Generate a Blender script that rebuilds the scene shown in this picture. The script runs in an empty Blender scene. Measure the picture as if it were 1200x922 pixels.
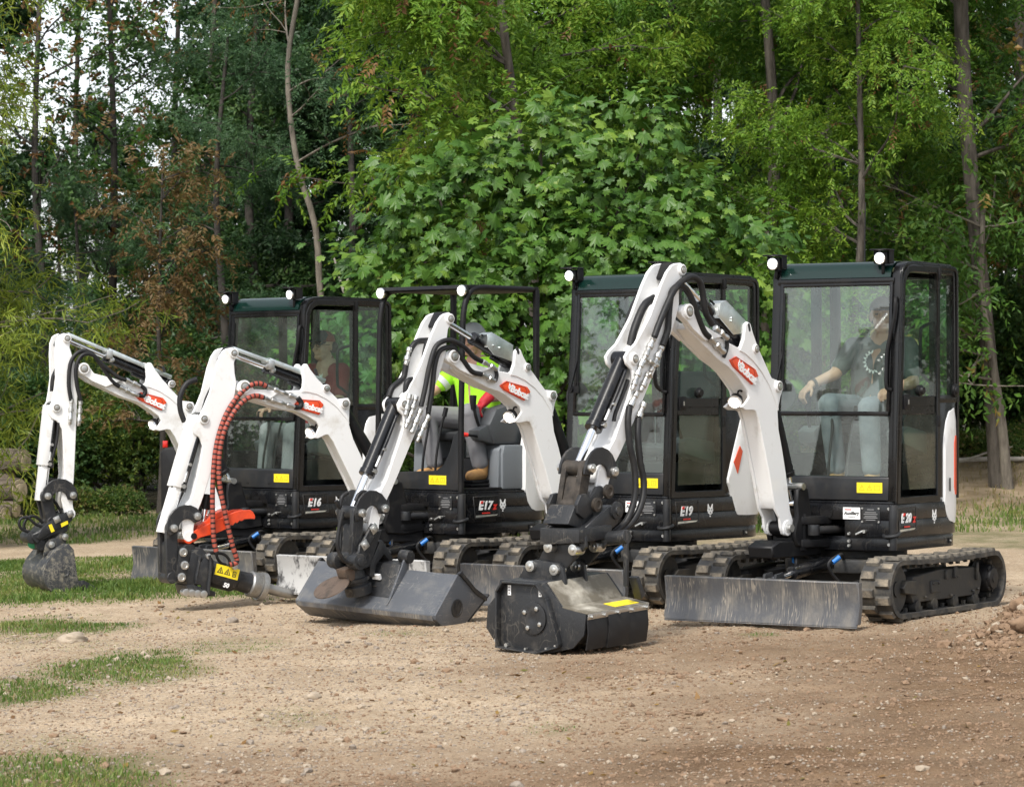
import bpy, bmesh, math, random
import numpy as np
from mathutils import Vector, Matrix, noise as mnoise
R = math.radians
rng = np.random.default_rng(7)
random.seed(7)
SC = bpy.context.scene
COL = SC.collection

# ------------------------------------------------------------------ camera, sky, sun, exposure
cd = bpy.data.cameras.new('camera'); cam = bpy.data.objects.new('camera', cd); COL.objects.link(cam)
cam.location = (0, 0, 1.45); cam.rotation_euler = (R(90), 0, 0)
cd.sensor_width = 36; cd.lens = 105; cd.clip_start = .5; cd.clip_end = 3000; cd.shift_y = .0008
cd.dof.use_dof = True; cd.dof.focus_distance = 20.0; cd.dof.aperture_fstop = 8
SC.camera = cam
SUN_EL, SUN_AZ = R(52), R(205)          # azimuth clockwise from +Y: behind the camera, a little to the left
wd = bpy.data.worlds.new('World'); SC.world = wd; wd.use_nodes = True
nt = wd.node_tree; nt.nodes.clear()
wo = nt.nodes.new('ShaderNodeOutputWorld'); bg = nt.nodes.new('ShaderNodeBackground')
sky = nt.nodes.new('ShaderNodeTexSky'); sky.sky_type = 'NISHITA'; sky.sun_disc = False
sky.sun_elevation = SUN_EL; sky.sun_rotation = SUN_AZ; sky.air_density = 1.0; sky.dust_density = 1.6; sky.ozone_density = 1.0
hs = nt.nodes.new('ShaderNodeHueSaturation'); hs.inputs['Saturation'].default_value = .3
nt.links.new(sky.outputs[0], hs.inputs['Color']); nt.links.new(hs.outputs[0], bg.inputs[0])
bg.inputs[1].default_value = .107
nt.links.new(bg.outputs[0], wo.inputs[0])
sl = bpy.data.lights.new('sun', 'SUN'); so = bpy.data.objects.new('sun', sl); COL.objects.link(so)
sl.energy = 1.5; sl.angle = R(10); sl.color = (1, .955, .885)
sd = Vector((math.sin(SUN_AZ)*math.cos(SUN_EL), math.cos(SUN_AZ)*math.cos(SUN_EL), math.sin(SUN_EL)))
so.rotation_euler = (-sd).to_track_quat('-Z', 'Y').to_euler()
SC.view_settings.view_transform = 'Standard'; SC.view_settings.look = 'None'
SC.view_settings.gamma = 1; SC.view_settings.use_curve_mapping = False
SC.view_settings.exposure = 1.36
SC.render.engine = 'CYCLES'
SC.cycles.transparent_max_bounces = 24; SC.cycles.max_bounces = 7; SC.cycles.use_denoising = True

# ------------------------------------------------------------------ materials
MT = {}
def mat(name, col, rough=.5, metal=0., col2=None, scale=6., lo=.45, hi=.7, bump=0., bscale=40., coat=0., spec=.5, stretch=None, emit=0.):
    m = bpy.data.materials.new(name); m.use_nodes = True
    n = m.node_tree; b = n.nodes['Principled BSDF']
    b.inputs['Base Color'].default_value = (*col, 1); b.inputs['Roughness'].default_value = rough
    b.inputs['Metallic'].default_value = metal; b.inputs['Specular IOR Level'].default_value = spec
    if coat: b.inputs['Coat Weight'].default_value = coat; b.inputs['Coat Roughness'].default_value = .08
    tc = n.nodes.new('ShaderNodeTexCoord'); out = tc.outputs['Object']
    if stretch:
        mp = n.nodes.new('ShaderNodeMapping'); mp.inputs['Scale'].default_value = stretch
        n.links.new(out, mp.inputs[0]); out = mp.outputs[0]
    if col2 is not None:
        nz = n.nodes.new('ShaderNodeTexNoise'); nz.inputs['Scale'].default_value = scale; nz.inputs['Detail'].default_value = 8
        nz.inputs['Roughness'].default_value = .65
        n.links.new(out, nz.inputs['Vector'])
        rp = n.nodes.new('ShaderNodeMapRange'); rp.inputs[1].default_value = lo; rp.inputs[2].default_value = hi
        n.links.new(nz.outputs[0], rp.inputs[0])
        mx = n.nodes.new('ShaderNodeMix'); mx.data_type = 'RGBA'
        mx.inputs[6].default_value = (*col, 1); mx.inputs[7].default_value = (*col2, 1)
        n.links.new(rp.outputs[0], mx.inputs[0]); n.links.new(mx.outputs[2], b.inputs['Base Color'])
        rr = n.nodes.new('ShaderNodeMapRange'); rr.inputs[3].default_value = rough; rr.inputs[4].default_value = min(1, rough+.3)
        n.links.new(rp.outputs[0], rr.inputs[0]); n.links.new(rr.outputs[0], b.inputs['Roughness'])
    if bump:
        nb = n.nodes.new('ShaderNodeTexNoise'); nb.inputs['Scale'].default_value = bscale; nb.inputs['Detail'].default_value = 6
        n.links.new(out, nb.inputs['Vector'])
        bp = n.nodes.new('ShaderNodeBump'); bp.inputs['Strength'].default_value = bump; bp.inputs['Distance'].default_value = .01
        n.links.new(nb.outputs[0], bp.inputs['Height']); n.links.new(bp.outputs[0], b.inputs['Normal'])
    if emit:
        b.inputs['Emission Color'].default_value = (*col, 1); b.inputs['Emission Strength'].default_value = emit
    MT[name] = m
    return m
mat('white_paint', (.80, .80, .79), .32, col2=(.50, .455, .38), scale=7, lo=.56, hi=.88, coat=.25, bump=.05, bscale=20)
mat('black_paint', (.006, .0065, .008), .24, col2=(.026, .022, .018), scale=4, lo=.48, hi=.88, spec=.3, coat=.15, bump=.03, bscale=10)
mat('charcoal_panel', (.020, .021, .023), .36, col2=(.055, .048, .04), scale=5, lo=.5, hi=.88, spec=.3, coat=.12, bump=.04, bscale=60)
mat('cab_frame_black', (.0045, .0045, .005), .24, coat=.15, spec=.3, col2=(.018, .016, .014), scale=5, lo=.5, hi=.9)
mat('matt_black', (.006, .006, .007), .5, spec=.3, col2=(.022, .02, .017), scale=9, lo=.5, hi=.85)
mat('rubber_black', (.012, .012, .013), .5, spec=.35, col2=(.035, .032, .028), scale=14, lo=.5, hi=.8)
mat('tool_metal', (.020, .021, .023), .42, spec=.4, col2=(.095, .085, .072), scale=8, lo=.54, hi=.9, bump=.15, bscale=70)
mat('bucket_grey', (.075, .081, .092), .36, col2=(.15, .145, .135), scale=9, lo=.5, hi=.9, bump=.1, bscale=160)
mat('worn_bucket', (.04, .042, .045), .42, col2=(.24, .215, .16), scale=24, lo=.5, hi=.72, bump=.2, bscale=60)
mat('blade_steel', (.075, .077, .082), .38, col2=(.20, .18, .15), scale=5, lo=.46, hi=.8, bump=.3, bscale=30, stretch=(1, 1.4, .8))
mat('blade_dusty', (.42, .42, .41), .7, col2=(.07, .07, .07), scale=14, lo=.5, hi=.62, bump=.3, bscale=30, stretch=(1, 1, .5))
mat('track_rubber', (.020, .020, .020), .75, col2=(.16, .14, .11), scale=10, lo=.36, hi=.66, bump=.3, bscale=50)
mat('track_dust', (.055, .051, .045), .85, col2=(.27, .225, .165), scale=9, lo=.40, hi=.62, bump=.35, bscale=60)
mat('belt_rubber', (.026, .026, .026), .75, col2=(.15, .13, .10), scale=8, lo=.42, hi=.75, bump=.2, bscale=50)
mat('under_metal', (.016, .016, .016), .6, col2=(.10, .085, .06), scale=7, lo=.5, hi=.8, bump=.2, bscale=40)
mat('chrome', (.82, .83, .85), .12, 1.0)
mat('zinc', (.62, .62, .60), .34, 1.0, col2=(.46, .44, .40), scale=22, lo=.45, hi=.8)
mat('worn_steel', (.36, .36, .35), .4, .8, col2=(.20, .19, .17), scale=12, lo=.45, hi=.8)
mat('aluminium', (.70, .74, .72), .3, 1.0, col2=(.5, .52, .5), scale=10)
mat('rusty_steel', (.075, .062, .05), .5, .5, col2=(.03, .028, .026), scale=11, lo=.42, hi=.65, bump=.2)
mat('brown_disc', (.14, .10, .075), .5, .4, col2=(.06, .05, .042), scale=14)
mat('deck_dust', (.16, .14, .105), .55, .3, col2=(.5, .47, .40), scale=5, lo=.45, hi=.7, bump=.1)
mat('orange_paint', (.78, .075, .018), .36, coat=.3, col2=(.55, .05, .015), scale=6)
mat('decal_orange', (.72, .07, .014), .35, coat=.3)
mat('decal_dark', (.42, .035, .01), .4)
mat('print_white', (.85, .85, .84), .5)
mat('print_red', (.72, .03, .02), .5)
mat('print_black', (.02, .02, .02), .5)
mat('print_grey', (.22, .22, .22), .5)
mat('sticker_yellow', (.86, .68, .02), .45)
mat('sticker_yellow_dark', (.55, .42, .01), .5)
mat('roof_green', (.003, .017, .013), .22, coat=.2, spec=.4)
mat('seat_fabric', (.025, .027, .03), .75, bump=.2, bscale=90)
mat('grey_plastic', (.17, .185, .20), .5, bump=.05, bscale=120)
mat('dark_grey_plastic', (.07, .075, .08), .45, bump=.05, bscale=120)
mat('hose_red', (.34, .07, .045), .6)
mat('lamp_lit', (1, .985, .95), .3, emit=9)
mat('lamp_ring', (.9, .9, .9), .2, .9)
mat('lamp_glass', (.95, .95, .93), .15, emit=.45)
mat('lens_red', (.5, .02, .015), .2)
mat('blue_cap', (.02, .16, .5), .4)
mat('green_disc', (.02, .2, .09), .4)
mat('skin', (.46, .27, .19), .5, col2=(.40, .21, .145), scale=12)
mat('shirt_red', (.20, .026, .026), .85, bump=.35, bscale=16)
mat('shirt_grey', (.11, .12, .12), .85, bump=.35, bscale=16)
mat('shirt_hivis', (.40, .85, .03), .8, bump=.35, bscale=16)
mat('reflective_grey', (.5, .52, .52), .4)
mat('trousers_grey', (.19, .19, .20), .85, bump=.5, bscale=14)
mat('jeans', (.14, .155, .18), .85, bump=.7, bscale=11, col2=(.24, .25, .275), scale=6)
mat('boot_tan', (.42, .23, .085), .6, bump=.3, bscale=30)
mat('glove_red', (.55, .02, .03), .6)
mat('hair_dark', (.03, .02, .015), .7)
mat('cap_red', (.22, .04, .02), .8)
mat('cap_dark', (.02, .025, .03), .8)
mat('helmet_grey', (.34, .36, .36), .35)
mat('bark_grey', (.105, .09, .074), .9, col2=(.045, .038, .03), scale=5, lo=.4, hi=.62, bump=.9, bscale=14, stretch=(3, 3, .6))
mat('bark_pale', (.20, .175, .14), .9, col2=(.085, .072, .058), scale=6, lo=.4, hi=.66, bump=.7, bscale=16, stretch=(3, 3, .6))
mat('bark_dark', (.055, .047, .04), .95, col2=(.02, .02, .017), scale=5, bump=.8, bscale=14)
mat('dead_wood', (.36, .33, .29), .9, col2=(.2, .18, .15), scale=9, bump=.4)
mat('log_bark', (.15, .12, .09), .95, col2=(.06, .047, .035), scale=5, lo=.4, hi=.6, bump=1., bscale=9, stretch=(.5, 6, 6))
mat('log_end', (.58, .48, .34), .9, col2=(.38, .30, .2), scale=20)
mat('stone_pale', (.36, .295, .22), .9, col2=(.25, .20, .145), scale=18, bump=.4, bscale=60)
mat('stone_grey', (.27, .225, .18), .9, col2=(.18, .15, .12), scale=18, bump=.4, bscale=60)
mat('grease', (.13, .12, .10), .5, col2=(.35, .33, .29), scale=30, lo=.4, hi=.7)
mat('clod', (.23, .15, .092), .95, col2=(.14, .09, .055), scale=16, bump=.8, bscale=40)

def scratches(name, col, s1, s2, amount=1.):
    """thin wandering scrapes through to paler metal and dried mud"""
    n = MT[name].node_tree; b = n.nodes['Principled BSDF']; lk = b.inputs['Base Color'].links; src = lk[0].from_socket if lk else None
    tc = n.nodes.new('ShaderNodeTexCoord'); tot = None
    for sc_, w, ro_ in (s1, s2):
        mp = n.nodes.new('ShaderNodeMapping'); mp.inputs['Scale'].default_value = sc_; mp.inputs['Rotation'].default_value = ro_; n.links.new(tc.outputs['Object'], mp.inputs[0])
        z = n.nodes.new('ShaderNodeTexNoise'); z.inputs['Scale'].default_value = 1; z.inputs['Detail'].default_value = 2; n.links.new(mp.outputs[0], z.inputs['Vector'])
        a = n.nodes.new('ShaderNodeMath'); a.operation = 'SUBTRACT'; a.inputs[1].default_value = .5; n.links.new(z.outputs[0], a.inputs[0])
        c = n.nodes.new('ShaderNodeMath'); c.operation = 'ABSOLUTE'; n.links.new(a.outputs[0], c.inputs[0])
        r = n.nodes.new('ShaderNodeMapRange'); r.inputs[1].default_value = w; r.inputs[2].default_value = w*.4; n.links.new(c.outputs[0], r.inputs[0])
        g = n.nodes.new('ShaderNodeTexNoise'); g.inputs['Scale'].default_value = 7; n.links.new(tc.outputs['Object'], g.inputs['Vector'])
        gr = n.nodes.new('ShaderNodeMapRange'); gr.inputs[1].default_value = .42; gr.inputs[2].default_value = .62; gr.inputs[4].default_value = amount; n.links.new(g.outputs[0], gr.inputs[0])
        q = n.nodes.new('ShaderNodeMath'); q.operation = 'MULTIPLY'; n.links.new(r.outputs[0], q.inputs[0]); n.links.new(gr.outputs[0], q.inputs[1])
        if tot is None: tot = q.outputs[0]
        else:
            m_ = n.nodes.new('ShaderNodeMath'); m_.operation = 'MAXIMUM'; n.links.new(tot, m_.inputs[0]); n.links.new(q.outputs[0], m_.inputs[1]); tot = m_.outputs[0]
    mx = n.nodes.new('ShaderNodeMix'); mx.data_type = 'RGBA'; mx.inputs[7].default_value = (*col, 1); n.links.new(tot, mx.inputs[0])
    n.links.new(src, mx.inputs[6]); n.links.new(mx.outputs[2], b.inputs['Base Color'])
scratches('blade_steel', (.30, .265, .215), ((3, 34, 3), .020, (.45, 0, 0)), ((3, 42, 2.5), .018, (-.25, 0, 0)), .75)
scratches('worn_bucket', (.30, .27, .22), ((20, 4, 30), .03, (0, .5, 0)), ((34, 4, 5), .02, (0, -.3, 0)), .4)
scratches('bucket_grey', (.22, .215, .20), ((4, 26, 4), .012, (.5, 0, 0)), ((3, 5, 40), .012, (.15, 0, 0)), .5)
scratches('tool_metal', (.17, .155, .13), ((30, 5, 5), .012, (0, .4, 0)), ((5, 30, 6), .012, (.4, 0, 0)), .4)
scratches('black_paint', (.055, .05, .042), ((22, 4, 3), .010, (0, .9, 0)), ((4, 24, 4), .010, (1., 0, 0)), .35)
def glass_mat(name, tint, refl):
    m = bpy.data.materials.new(name); m.use_nodes = True; n = m.node_tree; n.nodes.clear()
    o = n.nodes.new('ShaderNodeOutputMaterial'); t = n.nodes.new('ShaderNodeBsdfTransparent'); g = n.nodes.new('ShaderNodeBsdfGlossy')
    mx = n.nodes.new('ShaderNodeMixShader'); fr = n.nodes.new('ShaderNodeFresnel'); ge = n.nodes.new('ShaderNodeNewGeometry'); io = n.nodes.new('ShaderNodeMapRange')
    io.inputs[3].default_value = refl; io.inputs[4].default_value = 1/refl; n.links.new(ge.outputs['Backfacing'], io.inputs[0]); n.links.new(io.outputs[0], fr.inputs[0])
    t.inputs[0].default_value = (*tint, 1); g.inputs['Roughness'].default_value = .01
    n.links.new(fr.outputs[0], mx.inputs[0])
    n.links.new(t.outputs[0], mx.inputs[1]); n.links.new(g.outputs[0], mx.inputs[2]); 
    df = n.nodes.new('ShaderNodeBsdfDiffuse'); df.inputs[0].default_value = (.6, .58, .54, 1); m2 = n.nodes.new('ShaderNodeMixShader'); tc = n.nodes.new('ShaderNodeTexCoord')
    nz = n.nodes.new('ShaderNodeTexNoise'); nz.inputs['Scale'].default_value = 3.5; nz.inputs['Detail'].default_value = 7; n.links.new(tc.outputs['Object'], nz.inputs['Vector'])
    dr = n.nodes.new('ShaderNodeMapRange'); dr.inputs[1].default_value = .35; dr.inputs[2].default_value = .75; dr.inputs[3].default_value = .008; dr.inputs[4].default_value = .05   # faint dust film, put in to paint a milky reflected haze
    n.links.new(nz.outputs[0], dr.inputs[0]); n.links.new(dr.outputs[0], m2.inputs[0]); n.links.new(mx.outputs[0], m2.inputs[1]); n.links.new(df.outputs[0], m2.inputs[2]); n.links.new(m2.outputs[0], o.inputs[0])
    MT[name] = m
glass_mat('windscreen_glass', (.92, .98, .952), 1.66)
glass_mat('side_glass', (.83, .945, .88), 1.42)

def leaf_mat(name, c1, c2, c3, trans=.35, patch=.5):
    m = bpy.data.materials.new(name); m.use_nodes = True; n = m.node_tree; n.nodes.clear()
    o = n.nodes.new('ShaderNodeOutputMaterial'); geo = n.nodes.new('ShaderNodeNewGeometry')
    tc = n.nodes.new('ShaderNodeTexCoord'); nz = n.nodes.new('ShaderNodeTexNoise'); nz.inputs['Scale'].default_value = patch
    nz.inputs['Detail'].default_value = 3
    n.links.new(tc.outputs['Object'], nz.inputs['Vector'])
    ad = n.nodes.new('ShaderNodeMath'); ad.operation = 'ADD'
    m1 = n.nodes.new('ShaderNodeMath'); m1.operation = 'MULTIPLY'; m1.inputs[1].default_value = .55
    n.links.new(geo.outputs['Random Per Island'], m1.inputs[0])
    m2 = n.nodes.new('ShaderNodeMapRange'); m2.inputs[1].default_value = .3; m2.inputs[2].default_value = .7; m2.inputs[4].default_value = .45
    n.links.new(nz.outputs[0], m2.inputs[0]); n.links.new(m1.outputs[0], ad.inputs[0]); n.links.new(m2.outputs[0], ad.inputs[1])
    rp = n.nodes.new('ShaderNodeValToRGB'); e = rp.color_ramp.elements
    e[0].position = .1; e[0].color = (*c1, 1); e[1].position = .93; e[1].color = (*c3, 1)
    k = rp.color_ramp.elements.new(.55); k.color = (*c2, 1)
    n.links.new(ad.outputs[0], rp.inputs[0])
    p = n.nodes.new('ShaderNodeBsdfPrincipled'); p.inputs['Roughness'].default_value = .5; p.inputs['Specular IOR Level'].default_value = .35
    tr = n.nodes.new('ShaderNodeBsdfTranslucent'); mx = n.nodes.new('ShaderNodeMixShader'); mx.inputs[0].default_value = trans
    if name == 'leaf_fig': p.inputs['Roughness'].default_value = .45; p.inputs['Specular IOR Level'].default_value = .4
    n.links.new(rp.outputs[0], p.inputs['Base Color']); n.links.new(rp.outputs[0], tr.inputs[0])
    n.links.new(p.outputs[0], mx.inputs[1]); n.links.new(tr.outputs[0], mx.inputs[2]); n.links.new(mx.outputs[0], o.inputs[0])
    MT[name] = m
leaf_mat('leaf_ash', (.045, .125, .014), (.095, .205, .022), (.20, .30, .036), trans=.36)
leaf_mat('leaf_ash_bright', (.07, .165, .014), (.145, .265, .022), (.28, .37, .042), trans=.38)
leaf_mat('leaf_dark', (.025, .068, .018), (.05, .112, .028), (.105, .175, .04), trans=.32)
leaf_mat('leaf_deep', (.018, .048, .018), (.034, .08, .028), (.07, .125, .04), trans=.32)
leaf_mat('leaf_blue', (.03, .075, .032), (.056, .122, .048), (.10, .18, .066), trans=.32)
leaf_mat('leaf_fig', (.032, .092, .014), (.075, .17, .022), (.20, .31, .04), patch=1.6, trans=.34)
leaf_mat('leaf_willow', (.12, .18, .02), (.23, .30, .035), (.38, .41, .06), trans=.4)
leaf_mat('leaf_rust', (.13, .085, .03), (.20, .125, .05), (.11, .12, .03))
leaf_mat('leaf_autumn', (.13, .13, .025), (.24, .17, .04), (.36, .2, .06))
leaf_mat('leaf_cherry', (.05, .125, .02), (.095, .20, .03), (.19, .27, .045), trans=.4)
leaf_mat('leaf_shrub', (.04, .09, .018), (.08, .14, .026), (.21, .23, .035))
leaf_mat('grass_blade', (.06, .12, .02), (.12, .19, .035), (.30, .28, .09), trans=.3, patch=.8)
leaf_mat('dry_grass', (.22, .17, .07), (.32, .25, .11), (.17, .19, .05), trans=.3, patch=.8)
leaf_mat('seed_brown', (.13, .065, .022), (.20, .105, .035), (.28, .16, .05))

# ------------------------------------------------------------------ mesh helpers
class MB:
    def __init__(s): s.v = []; s.f = []; s.mi = []
    def add(s, vs, fs, mi=0):
        o = len(s.v); s.v += [tuple(v) for v in vs]
        for f in fs: s.f.append([i+o for i in f]); s.mi.append(mi)
        return s
    def box(s, c, d, rot=None, mi=0):
        vs = [Vector((x*d[0]/2, y*d[1]/2, z*d[2]/2)) for x in (-1, 1) for y in (-1, 1) for z in (-1, 1)]
        if rot is not None: vs = [rot @ v for v in vs]
        c = Vector(c); vs = [v+c for v in vs]
        return s.add(vs, [(0, 1, 3, 2), (4, 6, 7, 5), (0, 4, 5, 1), (2, 3, 7, 6), (0, 2, 6, 4), (1, 5, 7, 3)], mi)
    def bar(s, p0, p1, w, h, up=(0, 1, 0), mi=0):
        p0, p1 = Vector(p0), Vector(p1); a = (p1-p0).normalized(); up = Vector(up)
        b = a.cross(up).normalized(); up = b.cross(a).normalized()
        vs = [p + b*(i*h/2) + up*(j*w/2) for p in (p0, p1) for i, j in ((-1, -1), (1, -1), (1, 1), (-1, 1))]
        return s.add(vs, [(0, 1, 2, 3), (7, 6, 5, 4), (0, 4, 5, 1), (1, 5, 6, 2), (2, 6, 7, 3), (3, 7, 4, 0)], mi)
    def cyl(s, p0, p1, r, r2=None, n=16, mi=0):
        p0, p1 = Vector(p0), Vector(p1); a = (p1-p0).normalized()
        b = a.orthogonal().normalized(); c = a.cross(b); r2 = r if r2 is None else r2
        ring = lambda p, q: [p + (b*math.cos(t) + c*math.sin(t))*q for t in (2*math.pi*i/n for i in range(n))]
        vs = ring(p0, r)+ring(p1, r2)
        fs = [(i, (i+1) % n, n+(i+1) % n, n+i) for i in range(n)] + [tuple(range(n))[::-1], tuple(range(n, 2*n))]
        return s.add(vs, fs, mi)
    def lathe(s, p0, axis, prof, n=20, mi=0):            # prof: (distance along axis, radius)
        p0 = Vector(p0); a = Vector(axis).normalized(); b = a.orthogonal().normalized(); c = a.cross(b)
        vs = []; k = len(prof)
        for h, r in prof:
            vs += [p0 + a*h + (b*math.cos(t)+c*math.sin(t))*max(r, 1e-4) for t in (2*math.pi*i/n for i in range(n))]
        fs = [(j*n+i, j*n+(i+1) % n, (j+1)*n+(i+1) % n, (j+1)*n+i) for j in range(k-1) for i in range(n)]
        fs += [tuple(range(n))[::-1], tuple(range((k-1)*n, k*n))]
        return s.add(vs, fs, mi)
    def tube(s, pts, r, n=8, mi=0, step=None, alt=None, smooth=True):
        P = spline(pts, step or max(.012, (r if isinstance(r, float) else .02)*1.2)) if smooth else [Vector(p) for p in pts]
        k = len(P); rad = r if callable(r) else (lambda t: r)
        t = (P[1]-P[0]).normalized(); b = t.orthogonal().normalized(); vs = []
        for i in range(k):
            t = (P[min(i+1, k-1)]-P[max(i-1, 0)]).normalized(); b = (b - t*b.dot(t)).normalized(); c = t.cross(b)
            q = rad(i/(k-1))
            vs += [P[i]+(b*math.cos(a)+c*math.sin(a))*q for a in (2*math.pi*j/n for j in range(n))]
        o = len(s.v); s.v += [tuple(v) for v in vs]
        for i in range(k-1):
            for j in range(n):
                s.f.append([o+i*n+j, o+i*n+(j+1) % n, o+(i+1)*n+(j+1) % n, o+(i+1)*n+j]); s.mi.append(alt(i) if alt else mi)
        s.f.append([o+j for j in range(n)][::-1]); s.mi.append(mi); s.f.append([o+(k-1)*n+j for j in range(n)]); s.mi.append(mi)
        return s
    def prism(s, poly, a0, a1, ax='y', mi=0):
        g = {'y': lambda p, a: (p[0], a, p[1]), 'z': lambda p, a: (p[0], p[1], a), 'x': lambda p, a: (a, p[0], p[1])}[ax]
        n = len(poly); vs = [g(p, a0) for p in poly]+[g(p, a1) for p in poly]
        return s.add(vs, [tuple(range(n)), tuple(range(2*n-1, n-1, -1))]+[(i, n+i, n+(i+1) % n, (i+1) % n) for i in range(n)], mi)
    def strip(s, path, w, y0, y1, closed=False, mi=0, ax='y'):
        n = len(path); P = [Vector((p[0], p[1])) for p in path]; inn = []
        for i in range(n):
            a = P[(i-1) % n] if (closed or i > 0) else P[i]; b = P[(i+1) % n] if (closed or i < n-1) else P[i]
            d1 = (P[i]-a); d2 = (b-P[i])
            d1 = d1.normalized() if d1.length > 1e-9 else d2.normalized(); d2 = d2.normalized() if d2.length > 1e-9 else d1
            n1 = Vector((-d1.y, d1.x)); n2 = Vector((-d2.y, d2.x)); m = (n1+n2).normalized()
            inn.append(P[i]+m*(w/max(.35, m.dot(n1))))
        g = {'y': lambda p, a: (p[0], a, p[1]), 'x': lambda p, a: (a, p[0], p[1])}[ax]
        vs = []
        for i in range(n): vs += [g(P[i], y0), g(inn[i], y0), g(inn[i], y1), g(P[i], y1)]
        fs = []
        for i in range(n if closed else n-1):
            j = (i+1) % n
            for k in range(4): fs.append((i*4+k, i*4+(k+1) % 4, j*4+(k+1) % 4, j*4+k))
        if not closed: fs += [(0, 3, 2, 1), (n*4-4, n*4-3, n*4-2, n*4-1)]
        return s.add(vs, fs, mi)
    def build(s, name, mats, parent=None, bevel=0., seg=2, ang=38, loc=None, rz=0., rot=None):
        bm = bmesh.new(); vv = [bm.verts.new(v) for v in s.v]
        for f, m in zip(s.f, s.mi):
            try: q = bm.faces.new([vv[i] for i in f]); q.material_index = m; q.smooth = True
            except ValueError: pass
        bmesh.ops.recalc_face_normals(bm, faces=bm.faces)
        if bevel:
            ed = [e for e in bm.edges if len(e.link_faces) == 2 and e.calc_face_angle(0) > R(30) and e.calc_length() > bevel*.8]
            bmesh.ops.bevel(bm, geom=ed, offset=bevel, segments=seg, affect='EDGES', clamp_overlap=True, profile=.6)
            for q in bm.faces: q.smooth = True
        for e in bm.edges:
            if len(e.link_faces) == 2 and e.calc_face_angle(0) > R(ang): e.smooth = False
        me = bpy.data.meshes.new(name); bm.to_mesh(me); bm.free()
        for m in (mats if isinstance(mats, (list, tuple)) else [mats]): me.materials.append(MT[m])
        return link(name, me, parent, loc, rz, rot)
def link(name, me, parent=None, loc=None, rz=0., rot=None):
    o = bpy.data.objects.new(name, me); COL.objects.link(o)
    if parent is not None: o.parent = parent
    if loc is not None: o.location = loc
    o.rotation_euler = rot if rot is not None else (0, 0, rz)
    return o
def spline(pts, step):
    P = [Vector(p) for p in pts]
    if len(P) == 2:
        k = max(1, int((P[1]-P[0]).length/step)); return [P[0].lerp(P[1], i/k) for i in range(k+1)]
    Q = [P[0]*2-P[1]]+P+[P[-1]*2-P[-2]]; out = []
    for i in range(1, len(Q)-2):
        k = max(2, int((Q[i+1]-Q[i]).length/step))
        for j in range(k):
            t = j/k; a, b, c, d = Q[i-1], Q[i], Q[i+1], Q[i+2]
            out.append(((b*2)+(c-a)*t+(a*2-b*5+c*4-d)*t*t+(b*3-a-c*3+d)*t**3)*.5)
    out.append(P[-1]); return out
def tag(o, label=None, cat=None, group=None, kind=None):
    for k, v in (('label', label), ('category', cat), ('group', group), ('kind', kind)):
        if v: o[k] = v
    return o
def empty(name, loc, rz=0, parent=None):
    o = bpy.data.objects.new(name, None); COL.objects.link(o); o.location = loc; o.rotation_euler = (0, 0, rz)
    if parent is not None: o.parent = parent
    return o
def fastmesh(name, V, F, mats, smooth=False, mi=None):
    V = np.asarray(V, np.float32); F = np.asarray(F, np.int32); k = F.shape[1]
    me = bpy.data.meshes.new(name); me.vertices.add(len(V)); me.vertices.foreach_set('co', V.ravel())
    me.loops.add(F.size); me.loops.foreach_set('vertex_index', F.ravel())
    me.polygons.add(len(F)); me.polygons.foreach_set('loop_start', np.arange(0, F.size, k, dtype=np.int32))
    me.polygons.foreach_set('use_smooth', np.full(len(F), smooth))
    if mi is not None: me.polygons.foreach_set('material_index', np.asarray(mi, np.int32))
    for m in mats: me.materials.append(MT[m])
    me.update(calc_edges=True); return me
def text_mb(txt, size, parent, name, mats, origin, xd, yd, shear=0., off=0., ext=.0015, align='CENTER', sp=1.):
    """flat print: letters as thin solid glyphs; xd / yd are the reading and up directions, in the parent's frame"""
    c = bpy.data.curves.new(name, 'FONT'); c.body = txt; c.size = size; c.shear = shear; c.offset = off; c.extrude = ext
    c.align_x = align; c.align_y = 'CENTER'; c.resolution_u = 3; c.space_character = sp
    t = bpy.data.objects.new(name, c); COL.objects.link(t)
    dg = bpy.context.evaluated_depsgraph_get(); me = bpy.data.meshes.new_from_object(t.evaluated_get(dg))
    bpy.data.objects.remove(t); bpy.data.curves.remove(c)
    xd = Vector(xd).normalized(); yd = Vector(yd).normalized(); zd = xd.cross(yd)
    Mx = Matrix((xd, yd, zd)).transposed().to_4x4(); Mx.translation = Vector(origin)
    me.transform(Mx); me.materials.clear(); me.materials.append(MT[mats]); me.name = name
    return link(name, me, parent)
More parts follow.
